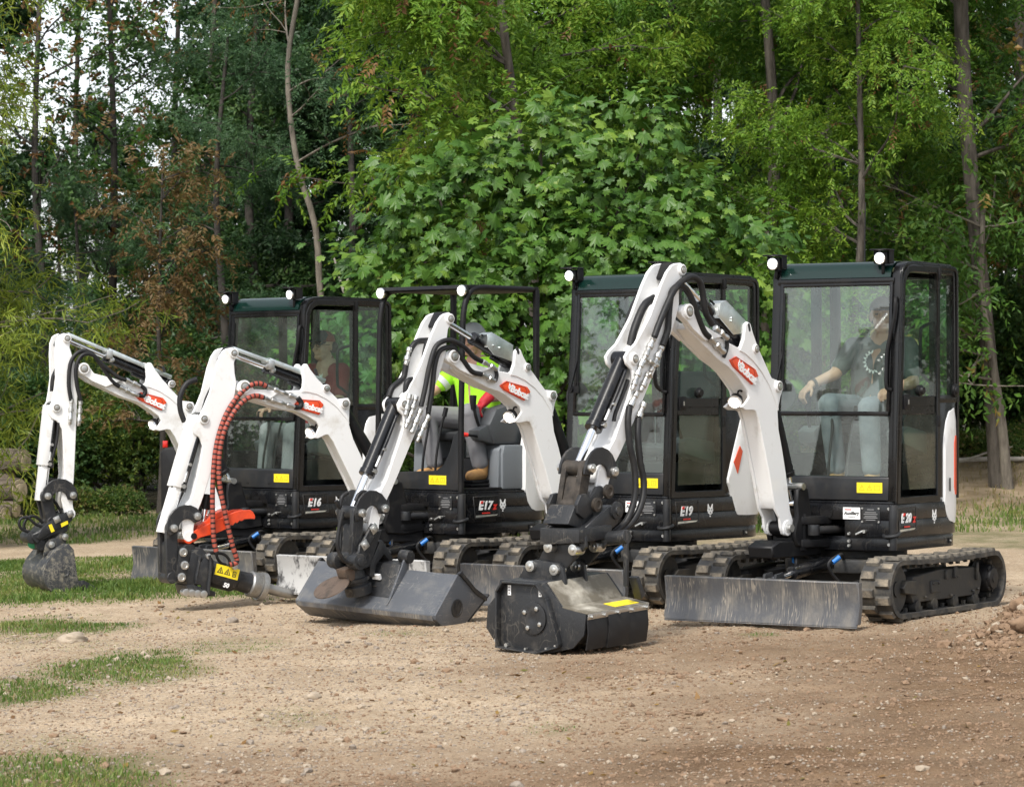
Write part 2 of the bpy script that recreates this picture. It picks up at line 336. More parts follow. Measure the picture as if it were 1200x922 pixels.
def cat_icon(parent, origin, xd, yd, s, m='print_white', name='emblem'):
    """white animal-head emblem: one flat cut-out with two ears, eyes cut from it and a chin tuft"""
    half = [(0, .30), (.12, .30), (.30, .62), (.40, .60), (.38, .25), (.46, -.05), (.34, -.10), (.36, -.28), (.20, -.30), (.14, -.42), (0, -.42)]
    poly = half+[(-x, y) for x, y in half[-2:0:-1]]
    xd = Vector(xd).normalized(); yd = Vector(yd).normalized(); zd = xd.cross(yd); o = Vector(origin); b = MB()
    def pl(pts, z0, z1, mi):
        n = len(pts); vs = [o+xd*(p[0]*s)+yd*(p[1]*s)+zd*z for z in (z0, z1) for p in pts]
        b.add(vs, [tuple(range(n))[::-1], tuple(range(n, 2*n))]+[(i, (i+1) % n, n+(i+1) % n, n+i) for i in range(n)], mi)
    pl(poly, 0, .002, 0)
    for q in (-1, 1): pl([(q*.10, .08), (q*.28, .16), (q*.22, .02)], 0, .0032, 1)
    pl([(-.10, -.16), (.10, -.16), (.05, -.26), (-.05, -.26)], 0, .0032, 1)
    pl([(-.07, -.50), (.07, -.50), (.07, -.62), (-.07, -.62)], 0, .002, 0)
    return b.build(name, [m, 'print_black'], parent)

# ------------------------------------------------------------------ the ground
def vnoise(x, y, seed=0):
    r = np.random.default_rng(seed); T = r.random((256, 256))
    xi = np.floor(x).astype(int); yi = np.floor(y).astype(int); fx = x-xi; fy = y-yi
    fx = fx*fx*(3-2*fx); fy = fy*fy*(3-2*fy); g = lambda a, b: T[a % 256, b % 256]
    return (g(xi, yi)*(1-fx)+g(xi+1, yi)*fx)*(1-fy)+(g(xi, yi+1)*(1-fx)+g(xi+1, yi+1)*fx)*fy
def fbm(x, y, seed=0, o=4):
    s = 0.; a = .5
    for i in range(o): s = s+a*(vnoise(x*2**i, y*2**i, seed+i)-.5); a *= .5
    return s
PATCH = [(-3.30, 20.7, .75, .8, 1.15), (-2.25, 17.6, .55, 1.0, 1.2), (-2.85, 16.4, .55, .75, 1.15), (-1.95, 12.2, .62, 1.8, 1.5),
         (-1.80, 18.8, .38, .55, .5), (-.10, 12.0, .15, .3, .4), (-.75, 19.4, .3, .35, .35), (1.55, 18.55, .12, .08, .8), (-2.9, 19.2, .45, .35, .4), (.2, 14.2, .12, .25, .4), (-1.1, 14.9, .3, .5, .35), (-2.2, 14.2, .3, .5, .35)]
def sstep(a, b, t): t = np.clip((t-a)/(b-a), 0, 1); return t*t*(3-2*t)
def grass_mask(x, y):
    x = np.asarray(x, float); y = np.asarray(y, float); n = fbm(x*1.3, y*.9, 40, 4)
    g = np.zeros_like(x)
    for px, py, rx, ry, d in PATCH:
        q = ((x-px)/rx)**2+((y-py)/ry)**2; g = np.maximum(g, d*sstep(1.8, .1, q+n*3.4))
    left = sstep(22.2, 22.9, y+n*1.6)*sstep(28.6, 27.4, y+n*2.0)*sstep(-1.2, -2.6, x+n*1.5)       # strip round the leftmost bucket
    back = sstep(30.6, 32.0, y+n*3.0)*sstep(43, 39, y)*sstep(2.4, 1.6, x)*.95
    backr = sstep(26.5, 27.6, y+n*2.4)*sstep(33, 31, y+n*3.)*sstep(1.2, 2.0, x)
    mid = sstep(26.5, 28., y+n*2.)*sstep(-2.2, -1.0, x)*sstep(36, 33, y)
    return np.clip(np.maximum.reduce([g, left*(.85+1.3*fbm(x*.9, y*.6, 61, 3)), back, backr, mid])*(.75+n*1.9), 0, 1)
def dry_mask(x, y):
    n = fbm(x*1.1, y*.8, 70, 3)
    return sstep(32., 34, y+n*4)*sstep(1.6, 2.8, x)*sstep(46, 40, y)
def zbase(x, y):
    return .03*(np.clip(x, -6, 2.6)-2.36)+.012*(np.clip(y, 8, 29)-20.2)
def zg(x, y):
    x = np.asarray(x, float); y = np.asarray(y, float)
    z = zbase(x, y)+.05*fbm(x*.35, y*.3, 3, 3)*sstep(3., 7., np.abs(y-21.5))
    z = z+.026*fbm(x*2.1, y*1.7, 5, 4)+.020*fbm(x*8, y*7, 9, 3)+.016*np.maximum(0, fbm(x*17, y*17, 13, 2)-.05)
    rut = np.exp(-((y-(16.3+.42*(x-1.2)+.12*np.sin(x*3)))/.10)**2)*sstep(.2, .7, x)*sstep(3.2, 2.4, x)      # pushed-up ridge right of the middle
    rut2 = np.exp(-((y-(14.35+.10*x))/.13)**2)*sstep(.3, 1.0, x)*sstep(4.5, 3.5, x)
    z = z+(rut*.035+rut2*.028)*(.6+2.4*np.abs(fbm(x*7, y*7, 21, 3)))
    for (ax_, ay_, bx_, by_, ph) in ((.55, 17.3, 3.2, 13.6, 0.), (1.6, 17.9, 4.0, 14.4, .4), (-.8, 16.6, 2.0, 11.0, .2)):            # crawler prints: cross bars pressed into two bands
        dx_, dy_ = bx_-ax_, by_-ay_; L_ = math.hypot(dx_, dy_); t_ = ((x-ax_)*dx_+(y-ay_)*dy_)/L_; q_ = ((x-ax_)*-dy_+(y-ay_)*dx_)/L_
        z = z+sstep(.13, .10, np.abs(q_))*sstep(0, .4, t_)*sstep(L_, L_-.6, t_)*(-.010+.013*(np.abs(((t_+np.sign(q_)*.03+ph)/.105) % 1-.5) < .24))*np.clip(.55+2.2*fbm(x*1.6, y*1.6, 91, 2), 0, 1)
    for yc_, sl_, am_, sd_ in ((15.2, .05, .020, 1), (13.0, -.03, .016, 2), (17.4, .04, .016, 3), (19.0, .02, .014, 4), (11.7, .03, .014, 5)):          # wheel ruts running across
        q_ = (y-(yc_+sl_*x+.25*np.sin(x*.9+sd_)))/.16; z = z+am_*(np.exp(-(np.abs(q_)-1.35)**2*4)*.8-np.exp(-q_**2*1.2))*np.clip(.5+2*fbm(x*.7, y*.5+sd_, 95, 2), 0, 1)
    z = z+.34*np.exp(-(((x-3.08)/.24)**2+((y-17.6)/.5)**2))*(.75+1.2*fbm(x*6, y*6, 31, 3))                    # heap of clods at the right edge
    z = z+.55*sstep(33.5, 38, y)*sstep(2.2, 4., x)                                                                # low dry bank behind on the right
    return z
def axis(lo, hi, st, far, n=14):
    a = np.arange(lo, hi+st*.5, st); e = np.geomspace(st*3, far, n)
    return np.concatenate([lo-e[::-1], a, hi+e])
gx = axis(-5.6, 5.6, .030, 900); gy = np.concatenate([-np.geomspace(2, 900, 12)[::-1], np.arange(0, 9.5, .5), np.arange(9.5, 24, .034), np.arange(24, 46, .12), 46+np.geomspace(.5, 2500, 22)])
GX, GY = np.meshgrid(gx, gy); GZ = zg(GX, GY)
nx = len(gx); ny = len(gy); I = np.arange(nx*ny).reshape(ny, nx)
F = np.stack([I[:-1, :-1], I[:-1, 1:], I[1:, 1:], I[1:, :-1]], -1).reshape(-1, 4)
gme = fastmesh('ground', np.stack([GX, GY, GZ], -1).reshape(-1, 3), F, [], smooth=True)
for nm, val in (('grass', grass_mask(GX, GY)), ('dry', dry_mask(GX, GY)), ('brown', np.clip(sstep(-.9, 1.9, GX+fbm(GX*.8, GY*.6, 81, 3)*2.2)*sstep(20.5, 17, GY)+sstep(14.6, 11.6, GY+fbm(GX*.8, GY*.8, 83, 3)*2.5)*1.05, 0, 1)), ('wood', sstep(40, 43, GY))):  # brown: darker soil at right, plus lens vignette painted along the bottom
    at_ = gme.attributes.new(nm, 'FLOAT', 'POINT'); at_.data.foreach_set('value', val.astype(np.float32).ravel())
def ground_mat():
    m = bpy.data.materials.new('soil'); m.use_nodes = True; n = m.node_tree; L = n.links.new; b = n.nodes['Principled BSDF']
    b.inputs['Roughness'].default_value = .95; b.inputs['Specular IOR Level'].default_value = .15
    tc = n.nodes.new('ShaderNodeTexCoord')
    def nz(s, d=6, ro=.6):
        k = n.nodes.new('ShaderNodeTexNoise'); k.inputs['Scale'].default_value = s; k.inputs['Detail'].default_value = d; k.inputs['Roughness'].default_value = ro
        L(tc.outputs['Object'], k.inputs['Vector']); return k.outputs[0]
    def mr(i, lo, hi, a=0., c=1.):
        k = n.nodes.new('ShaderNodeMapRange'); k.inputs[1].default_value = lo; k.inputs[2].default_value = hi; k.inputs[3].default_value = a; k.inputs[4].default_value = c
        L(i, k.inputs[0]); return k.outputs[0]
    def mix(f, a, c):
        k = n.nodes.new('ShaderNodeMix'); k.data_type = 'RGBA'; L(f, k.inputs[0])
        for i, q in ((6, a), (7, c)):
            if isinstance(q, tuple): k.inputs[i].default_value = (*q, 1)
            else: L(q, k.inputs[i])
        return k.outputs[2]
    def att(s):
        k = n.nodes.new('ShaderNodeAttribute'); k.attribute_name = s; return k.outputs['Fac']
    def mul(a, c):
        k = n.nodes.new('ShaderNodeMath'); k.operation = 'MULTIPLY'; L(a, k.inputs[0]); L(c, k.inputs[1]); return k.outputs[0]
    base = mix(mr(nz(1.1, 8), .36, .64), (.55, .43, .30), (.40, .298, .195))
    base = mix(mr(nz(2.6, 9, .75), .48, .66, 0, .8), base, (.36, .27, .18)); base = mix(mr(nz(6, 8, .72), .48, .72), base, (.34, .255, .17))
    base = mix(mr(nz(26, 9, .8), .50, .64, 0, .8), base, (.58, .49, .38))
    base = mix(mr(nz(60, 6, .8), .50, .62), base, (.22, .165, .11))
    br = mix(mr(nz(2.2, 8, .7), .35, .65), (.215, .135, .076), (.115, .070, .039))  # brown soil colours, also used to paint the lens darkening near the bottom
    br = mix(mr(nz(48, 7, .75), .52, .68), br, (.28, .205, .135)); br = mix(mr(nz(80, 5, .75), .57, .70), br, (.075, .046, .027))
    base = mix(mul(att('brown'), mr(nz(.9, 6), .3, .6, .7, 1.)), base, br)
    base = mix(mul(att('grass'), mr(nz(7, 5), .3, .6, .45, .95)), base, (.10, .115, .040))
    dr = mix(mr(nz(4, 6), .4, .65), (.36, .28, .19), (.24, .18, .11)); base = mix(att('dry'), base, dr)
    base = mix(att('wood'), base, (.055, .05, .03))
    L(base, b.inputs['Base Color'])
    bp = n.nodes.new('ShaderNodeBump'); bp.inputs['Strength'].default_value = .6; bp.inputs['Distance'].default_value = .02
    ad = n.nodes.new('ShaderNodeMath'); ad.operation = 'ADD'; L(nz(24, 8, .75), ad.inputs[0]); L(mr(nz(110, 3), 0, 1, 0, .35), ad.inputs[1])
    ad2 = n.nodes.new('ShaderNodeMath'); ad2.operation = 'ADD'; L(ad.outputs[0], ad2.inputs[0]); L(mr(nz(55, 5, .8), .45, .7, 0, .5), ad2.inputs[1]); L(ad2.outputs[0], bp.inputs['Height']); L(bp.outputs[0], b.inputs['Normal']); MT['soil'] = m; return m
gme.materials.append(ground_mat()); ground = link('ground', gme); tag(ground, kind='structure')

# pebbles and grit: nobody could count them
ico = bmesh.new(); bmesh.ops.create_icosphere(ico, subdivisions=1, radius=1); ICOV = np.array([v.co[:] for v in ico.verts]); ICOF = np.array([[v.index for v in f.verts] for f in ico.faces]); ico.free()
def pebbles(name, x, y, s, mats, mi, sink=.35):
    N = len(x); V = ICOV[None]*(1+rng.normal(0, .16, (N, 12, 1)))
    V = V*np.stack([rng.uniform(.8, 1.5, N), rng.uniform(.7, 1.1, N), rng.uniform(.45, .8, N)], -1)[:, None]*s[:, None, None]
    a = rng.uniform(0, 6.28, N); c, q = np.cos(a)[:, None], np.sin(a)[:, None]
    V = np.stack([V[..., 0]*c-V[..., 1]*q, V[..., 0]*q+V[..., 1]*c, V[..., 2]], -1)
    V = V+np.stack([x, y, zg(x, y)+s*.6*(1-sink*1.6)], -1)[:, None]
    F = (ICOF[None]+12*np.arange(N)[:, None, None]).reshape(-1, 3)
    o = link(name, fastmesh(name, V.reshape(-1, 3), F, mats, mi=np.repeat(mi, 20))); return o
N = 26000
py_ = 10.2+12.5*rng.random(N)**1.6; px_ = rng.uniform(-1, 1, N)*(py_*.185+.15)
keep = rng.random(N) < .25+.9*np.clip(fbm(px_*1.2, py_*1.0, 55, 4)+.42, 0, 1); px_, py_ = px_[keep], py_[keep]; N = len(px_)
sz = np.clip(rng.lognormal(-5.1, .55, N), .003, .028)
OCV = np.array([(1, 0, 0), (-1, 0, 0), (0, 1, 0), (0, -1, 0), (0, 0, 1), (0, 0, -1)], float); OCF = np.array([(0, 2, 4), (2, 1, 4), (1, 3, 4), (3, 0, 4), (2, 0, 5), (1, 2, 5), (3, 1, 5), (0, 3, 5)])
M_ = 80000; gy_ = 10.2+11*rng.random(M_)**1.5; gx_ = rng.uniform(-1, 1, M_)*(gy_*.18+.1); kp_ = rng.random(M_) < .12+1.3*np.clip(fbm(gx_*1.7, gy_*1.2, 57, 5)+.32, 0, 1); gx_, gy_ = gx_[kp_], gy_[kp_]; M_ = len(gx_); gs = rng.uniform(.003, .0085, M_)
V_ = OCV[None]*gs[:, None, None]*rng.uniform(.6, 1.4, (M_, 6, 1))*np.array([1, 1, .7]); an = rng.uniform(0, 6.28, M_); c_, s_ = np.cos(an)[:, None], np.sin(an)[:, None]
V_ = np.stack([V_[..., 0]*c_-V_[..., 1]*s_, V_[..., 0]*s_+V_[..., 1]*c_, V_[..., 2]], -1)+np.stack([gx_, gy_, zg(gx_, gy_)+gs*.25], -1)[:, None]
o = link('grit', fastmesh('grit', V_.reshape(-1, 3), (OCF[None]+6*np.arange(M_)[:, None, None]).reshape(-1, 3), ['stone_pale', 'stone_grey', 'clod'], mi=np.repeat(np.where((rng.random(M_) < .72) & ((gx_ > .2) | (gy_ < 13)), 2, rng.choice(3, M_, p=[.30, .28, .42])), 8))); tag(o, 'fine grit on the compacted dirt of the yard', 'grit', kind='stuff')  # extra dark clods, as in pebbles: brown soil right, painted lens falloff near bottom
p = pebbles('pebbles', px_, py_, sz, ['stone_pale', 'stone_grey', 'clod'], np.where((rng.random(N) < .72) & ((px_ > .2) | (py_ < 13)), 2, rng.choice(3, N, p=[.36, .32, .32]))); tag(p, 'small pale and grey pebbles scattered over the dirt yard', 'pebbles', kind='stuff')
N = 900
a = rng.uniform(0, 6.28, N); r_ = np.abs(rng.normal(0, .9, N)); hx = 3.02+np.cos(a)*r_*.32; hy = 17.5+np.sin(a)*r_*.6
ex = rng.uniform(.4, 3., 700); ey = 16.3+.42*(ex-1.2)+.12*np.sin(ex*3)+rng.normal(0, .12, 700); fx_ = rng.uniform(.6, 3.4, 700); fy_ = 14.35+.1*fx_+rng.normal(0, .16, 700)
hx = np.concatenate([hx, ex, fx_]); hy = np.concatenate([hy, ey, fy_]); sz = np.clip(rng.lognormal(-4.4, .55, len(hx)), .006, .05); sz[N:] *= .5
p = pebbles('dirt_clods', hx, hy, sz, ['clod', 'stone_pale'], rng.choice(2, len(hx), p=[.85, .15])); tag(p, 'loose brown clods heaped at the right edge of the yard', 'clods', kind='stuff')
def stone(x, y, s, m, label, sd):
    r = random.Random(sd); bm = bmesh.new(); bmesh.ops.create_icosphere(bm, subdivisions=3, radius=1)
    for v in bm.verts:
        k = 1+.34*mnoise.noise(v.co*1.2+Vector((sd*7, 0, 0)))+.20*mnoise.noise(v.co*2.9+Vector((sd*3, 1, 0)))+.10*mnoise.noise(v.co*6.5)
        v.co = Vector((v.co.x*s[0]*k, v.co.y*s[1]*k, v.co.z*s[2]*k))
    for f in bm.faces: f.smooth = True
    me = bpy.data.meshes.new('stone'); bm.to_mesh(me); bm.free(); me.materials.append(MT[m])
    o = link('stone', me, loc=(x, y, float(zg(x, y))+s[2]*.35), rz=r.random()*6); tag(o, label, 'stone', 'larger stones lying on the dirt')
for a_ in ((-2.86, 19.5, (.10, .08, .045), 'stone_pale', 'flat pale stone on the bare dirt left of the grass tufts', 1), (-1.93, 20.6, (.045, .04, .03), 'stone_grey', 'small light stone in front of the breaker', 2),
           (2.94, 17.25, (.07, .06, .05), 'clod', 'rounded brown rock lowest in the heap at the right edge', 3), (3.0, 17.65, (.065, .06, .05), 'clod', 'brown rock topmost in the heap at the right edge', 4),
           (-1.05, 15.75, (.045, .04, .026), 'stone_pale', 'tan stone half sunk in the middle of the left foreground', 5), (.02, 12.35, (.03, .028, .018), 'stone_grey', 'grey stone near the bottom middle of the yard', 6),
           (-1.02, 11.6, (.045, .05, .012), 'stone_pale', 'thin flat stone chip at the bottom edge of the yard', 7)): stone(*a_)

# dead leaves blown over the yard
N = 420; r_ = np.random.default_rng(77); ly = r_.uniform(10.4, 24, N); lx = r_.uniform(-1, 1, N)*ly*.18-.4*r_.random(N); ls = r_.uniform(.012, .03, N); la = r_.uniform(0, 6.28, N)
u_ = np.stack([np.cos(la), np.sin(la), r_.normal(0, .3, N)], -1)*ls[:, None]; w_ = np.stack([-np.sin(la), np.cos(la), r_.normal(0, .3, N)], -1)*(ls*.5)[:, None]; c_ = np.stack([lx, ly, zg(lx, ly)+.008], -1)
o = link('fallen_leaves', fastmesh('fallen_leaves', np.stack([c_-u_, c_+w_, c_+u_, c_-w_], 1).reshape(-1, 3), np.arange(4*N).reshape(-1, 4), ['seed_brown', 'leaf_autumn'], mi=r_.integers(0, 2, N))); tag(o, 'dry fallen leaves scattered over the dirt', 'leaves', kind='stuff')

# grass: blades by the ten thousand
def grass(name, n, box, mask, hmin, hmax, w, m, sd, label):
    r = np.random.default_rng(sd); x = r.uniform(box[0], box[1], n*6); y = r.uniform(box[2], box[3], n*6)
    k = r.random(n*6) < mask(x, y)*.9*(.35+1.1*np.clip(fbm(x*4, y*3, sd+9, 3)+.5, 0, 1)); x, y = x[k][:n], y[k][:n]; n = len(x)
    h = r.uniform(hmin, hmax, n)*np.clip(mask(x, y)*1.3, .3, 1)*(.55+.9*np.clip(fbm(x*2, y*2, sd, 3)+.5, 0, 1)); a = r.uniform(0, 6.28, n); ln = r.normal(0, .5, n)*h; b = a+r.normal(0, 1.2, n)
    B = np.stack([x, y, zg(x, y)-.004], -1); W = np.stack([np.cos(a), np.sin(a), np.zeros(n)], -1)*(w*r.uniform(.6, 1.3, n))[:, None]
    D = np.stack([np.cos(b)*ln, np.sin(b)*ln, h], -1); Mi = B+D*np.array([.35, .35, .6]); T = B+D*np.array([1, 1, .92])
    V = np.stack([B-W, B+W, Mi+W*.8, Mi-W*.8, T], 1).reshape(-1, 3); o = 5*np.arange(n)[:, None]
    F = np.concatenate([o+np.array([[0, 1, 2]]), o+np.array([[0, 2, 3]]), o+np.array([[3, 2, 4]])])
    ob = link(name, fastmesh(name, V, F, [m], smooth=True)); tag(ob, label, 'grass', kind='stuff')
grass('grass', 40000, (-5.2, -.6, 21.5, 29), grass_mask, .035, .085, .0045, 'grass_blade', 101, 'green grass strip round the leftmost excavator bucket')
grass('grass', 40000, (-4.2, 2.2, 10, 21.3), grass_mask, .016, .042, .0034, 'grass_blade', 102, 'thin grass tufts growing through the dirt in the foreground')
grass('dry_grass', 9000, (-4.2, 2.2, 10, 24), lambda x, y: np.clip(grass_mask(x, y)*.8+.0, 0, 1), .012, .045, .0028, 'dry_grass', 105, 'dry straw stalks among the green tufts in the foreground')
grass('grass', 26000, (-8.5, 6.6, 26, 42), lambda x, y: np.clip(grass_mask(x, y)-.02, 0, 1)*(y > 29), .05, .12, .007, 'grass_blade', 103, 'grass verge at the foot of the wood behind the excavators')
grass('dry_grass', 9000, (1.5, 8, 31, 45), dry_mask, .03, .10, .005, 'dry_grass', 104, 'dry straw coloured grass on the bank at the right')

# ------------------------------------------------------------------ the wood
def at(px, Y): return ((px-600)*Y/3500., Y)
def nrm(a): return a/np.maximum(np.linalg.norm(a, axis=-1, keepdims=True), 1e-9)
def sprays(P, D, style, r, seed_share=0.):
    """leaf sprays at points P growing along D: k diamond leaves on either side of a twig; returns verts, quads, material ids"""
    k, L, ll, lw, spread, droop, jit = style; S = len(P)
    D = nrm(D+np.array([0, 0, -droop])*r.uniform(.3, 1.2, (S, 1))); up = nrm(np.array([0, 0, 1.])+r.normal(0, .45, (S, 3)))
    side = nrm(np.cross(D, up)); up = np.cross(side, D); Ls = L*r.uniform(.6, 1.3, (S, 1))
    t = (np.arange(k)+.5)/k; sg = np.where(np.arange(k) % 2 == 0, 1., -1.)
    bend = (t**2)[None, :, None]*np.array([0, 0, -droop*.5])*Ls[:, None]
    B = P[:, None]+D[:, None]*(t[None, :, None]*Ls[:, None])+bend
    ld = nrm(D[:, None]*(1-spread)+side[:, None]*(sg[None, :, None]*spread)+np.array([0, 0, -droop*.35])+r.normal(0, jit, (S, k, 3)))
    wn = nrm(np.cross(ld, up[:, None]+r.normal(0, .4, (S, k, 3)))); l = ll*r.uniform(.65, 1.25, (S, k, 1)); w = lw*l/ll*r.uniform(.8, 1.2, (S, k, 1))
    nn = np.cross(wn, ld)
    V = np.stack([B, B+ld*l*.42+wn*w*.5+nn*w*.12, B+ld*l-nn*l*.12, B+ld*l*.42-wn*w*.5+nn*w*.12], 2).reshape(-1, 3)
    F = np.arange(S*k*4).reshape(-1, 4); mi = np.repeat((r.random(S) < seed_share).astype(int), k)
    return V, F, mi
STY = {'big': (8, .28, .115, .07, .6, .35, .3), 'ash': (13, .30, .085, .032, .62, .55, .16), 'broad': (8, .26, .095, .058, .6, .35, .3), 'fine': (17, .34, .06, .022, .6, .4, .16),
       'willow': (9, .30, .14, .017, .5, .6, .3), 'cherry': (8, .34, .115, .046, .6, .7, .22), 'shrub': (8, .18, .065, .038, .6, .2, .35), 'bramble': (7, .2, .075, .05, .6, .2, .4)}
def limb_path(p0, az, el, L, r, n=5, sag=.15):
    pts = [Vector(p0)]; d = Vector((math.cos(az)*math.cos(el), math.sin(az)*math.cos(el), math.sin(el)))
    for i in range(n):
        d = (d+Vector((r.normal(0, .16), r.normal(0, .16), r.normal(0, .12)-sag*.5*(i/n)))).normalized(); pts.append(pts[-1]+d*(L/n))
    return pts
def make_tree(seed, trunk, r0, r1, zlo, zhi, nl, L, style, mats, bark, nsp=2200, el=(.15, .9), spread=.33, seeds=0., top=True, az=None, bare=0.):
    """trunk: points; nl limbs between heights zlo..zhi with length L(at t) -> (trunk mesh, crown mesh)"""
    r = np.random.default_rng(seed); tb = MB(); T = spline(trunk, .25)
    tb.tube(trunk, lambda t: r0+(r1-r0)*t**.8+.25*r0*max(0, 1-t*14), n=10, step=.25)
    pos = []; dr = []; zs = [p.z for p in T]
    for i in range(nl):
        z = zlo+(zhi-zlo)*((i+r.random())/nl); j = min(range(len(T)), key=lambda q: abs(zs[q]-z)); t = (z-zlo)/(zhi-zlo)
        a = r.uniform(0, 6.283) if az is None else az[0]+r.uniform(-1, 1)*az[1]
        Li = (L(t) if callable(L) else L)*r.uniform(.7, 1.2); pt = limb_path(T[j], a, r.uniform(*el), Li, r)
        rb = max(.010, r0*.25*(1-.5*t)*min(1, Li/1.6)); tb.tube(pt, lambda t_, rb=rb: rb*(1-.8*t_)+.004, n=5, step=.16)
        subs = [(pt, 1.)]
        for s_ in range(4):
            q = 1+r.integers(0, len(pt)-1); sp = limb_path(pt[q], a+r.uniform(-1.3, 1.3), r.uniform(-.2, .8), Li*.5*r.uniform(.6, 1.2), r, 4)
            tb.tube(sp, lambda t_, rb=rb: rb*.45*(1-.8*t_)+.003, n=4, step=.14); subs.append((sp, .8))
        for sp, wt in subs:
            A = np.array([v[:] for v in sp]); n = max(2, int(nsp/nl/5*wt*1.2)); u = (bare+(1-bare)*r.random(n)**.6)*(len(A)-1.001); q = u.astype(int); f = (u-q)[:, None]
            base = A[q]*(1-f)+A[q+1]*f; dd = nrm(A[q+1]-A[q]); pos.append(base+r.normal(0, spread*.5, (n, 3))*np.array([1, 1, .8])); dr.append(nrm(dd*.7+r.normal(0, .75, (n, 3))))
    if top:
        n = nsp//14; tp = np.array(T[-1][:]); pos.append(tp+r.normal(0, .35, (n, 3))); dr.append(nrm(r.normal(0, 1, (n, 3))+np.array([0, 0, .5])))
    V, F, mi = sprays(np.concatenate(pos), np.concatenate(dr), STY[style], r, seeds)
    tm = tb.build('trunk', bark); me = tm.data; bpy.data.objects.remove(tm)
    return me, fastmesh('crown', V, F, mats, mi=mi)
def plant_tree(name, meshes, xy, label, rz=0., s=1., group=None, cm=None, cat='tree', sink=.05, parts=('trunk', 'crown')):
    t = empty(name, (xy[0], xy[1], float(zg(xy[0], xy[1]))-sink), rz); t.scale = (s, s, s); tag(t, label, cat, group)
    for nm, me in zip(parts, meshes):
        o = link(nm, me, t)
        if cm and nm == 'crown': o.material_slots[0].link = 'OBJECT'; o.material_slots[0].material = MT[cm]
    return t
def shrub_mesh(seed, lobes, style, mats, n, bark='bark_dark', seeds=0.):
    r = np.random.default_rng(seed); P = []; D = []; tb = MB(); w = np.array([l[3]*l[4]*l[5] for l in lobes])**.67; w = w/w.sum()
    for (x, y, z, a, b, c), ww in zip(lobes, w):
        k = int(n*ww); d = nrm(r.normal(0, 1, (k, 3))); d[:, 2] = np.where(d[:, 2] < -.35, -d[:, 2], d[:, 2]); q = r.random((k, 1))**.28*(1+r.normal(0, .12, (k, 1)))
        P.append(np.array([x, y, z])+d*q*np.array([a, b, c])); D.append(nrm(d*.8+r.normal(0, .5, (k, 3))+np.array([0, 0, .25])))
        for _ in range(4):
            e = (x+r.normal(0, a*.4), y+r.normal(0, b*.4), z+r.uniform(0, c*.6)); tb.tube([(x*.2+r.normal(0, .08), y*.2+r.normal(0, .08), 0), (x*.7, y*.7, z*.55), e], lambda t: .028*(1-.8*t)+.004, n=5, step=.2)
    V, F, mi = sprays(np.concatenate(P), np.concatenate(D), STY[style], r, seeds); tm = tb.build('stems', bark); me = tm.data; bpy.data.objects.remove(tm)
    return me, fastmesh('foliage', V, F, mats, mi=mi)

# kinds of tree (each mesh is shared by every tree of its kind)
ash1 = make_tree(11, [(0, 0, 0), (.06, 0, 2), (-.04, .1, 4.2), (.15, 0, 7), (.1, 0, 9.2)], .115, .03, 1.5, 9, 17, lambda t: 2.7-1.3*t, 'ash', ['leaf_ash', 'seed_brown'], 'bark_grey', 3900, seeds=.02)
ash2 = make_tree(12, [(0, 0, 0), (-.1, 0, 2), (.08, .1, 4.5), (.0, .1, 7), (.1, 0, 9.2)], .10, .03, 2.2, 9, 16, lambda t: 2.5-1.0*t, 'ash', ['leaf_ash', 'seed_brown'], 'bark_grey', 3700, seeds=.015)
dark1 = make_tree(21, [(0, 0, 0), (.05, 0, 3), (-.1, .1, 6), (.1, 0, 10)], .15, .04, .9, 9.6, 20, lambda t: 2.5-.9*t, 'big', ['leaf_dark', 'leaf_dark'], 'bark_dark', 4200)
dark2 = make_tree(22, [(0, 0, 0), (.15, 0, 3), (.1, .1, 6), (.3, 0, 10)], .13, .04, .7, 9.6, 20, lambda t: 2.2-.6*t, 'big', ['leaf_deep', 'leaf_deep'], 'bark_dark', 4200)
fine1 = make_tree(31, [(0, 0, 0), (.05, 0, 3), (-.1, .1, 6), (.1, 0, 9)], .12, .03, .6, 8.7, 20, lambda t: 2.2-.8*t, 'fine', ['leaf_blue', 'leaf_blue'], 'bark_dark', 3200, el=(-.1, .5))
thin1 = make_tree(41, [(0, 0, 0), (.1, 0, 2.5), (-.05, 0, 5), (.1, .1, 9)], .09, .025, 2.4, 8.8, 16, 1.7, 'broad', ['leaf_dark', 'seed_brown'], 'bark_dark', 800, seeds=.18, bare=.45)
thin2 = make_tree(42, [(0, 0, 0), (-.1, 0, 2.5), (.1, 0, 5), (-.1, .1, 9)], .08, .025, 2.0, 8.8, 15, 1.6, 'ash', ['leaf_ash', 'seed_brown'], 'bark_grey', 620, seeds=.12, bare=.4)
rust1 = make_tree(51, [(0, 0, 0), (.05, 0, 1.2), (-.04, 0, 2.6), (.05, 0, 4.6)], .05, .012, 1.1, 4.5, 15, lambda t: 1.0-.45*t, 'ash', ['leaf_rust', 'leaf_dark'], 'bark_dark', 520, seeds=.25, bare=.2)
willow1 = make_tree(61, [(0, 0, 0), (.2, 0, 2), (.3, 0, 4), (.5, 0, 7)], .06, .015, .3, 6.8, 26, 1.5, 'willow', ['leaf_willow', 'leaf_shrub'], 'bark_pale', 2600, seeds=.12, el=(.1, .9))
autumn1 = make_tree(71, [(0, 0, 0), (.1, 0, 3), (0, 0, 6), (.1, 0, 9.5)], .14, .04, 2.5, 9.3, 18, 2.1, 'broad', ['leaf_autumn', 'leaf_dark'], 'bark_grey', 2200, seeds=.35)
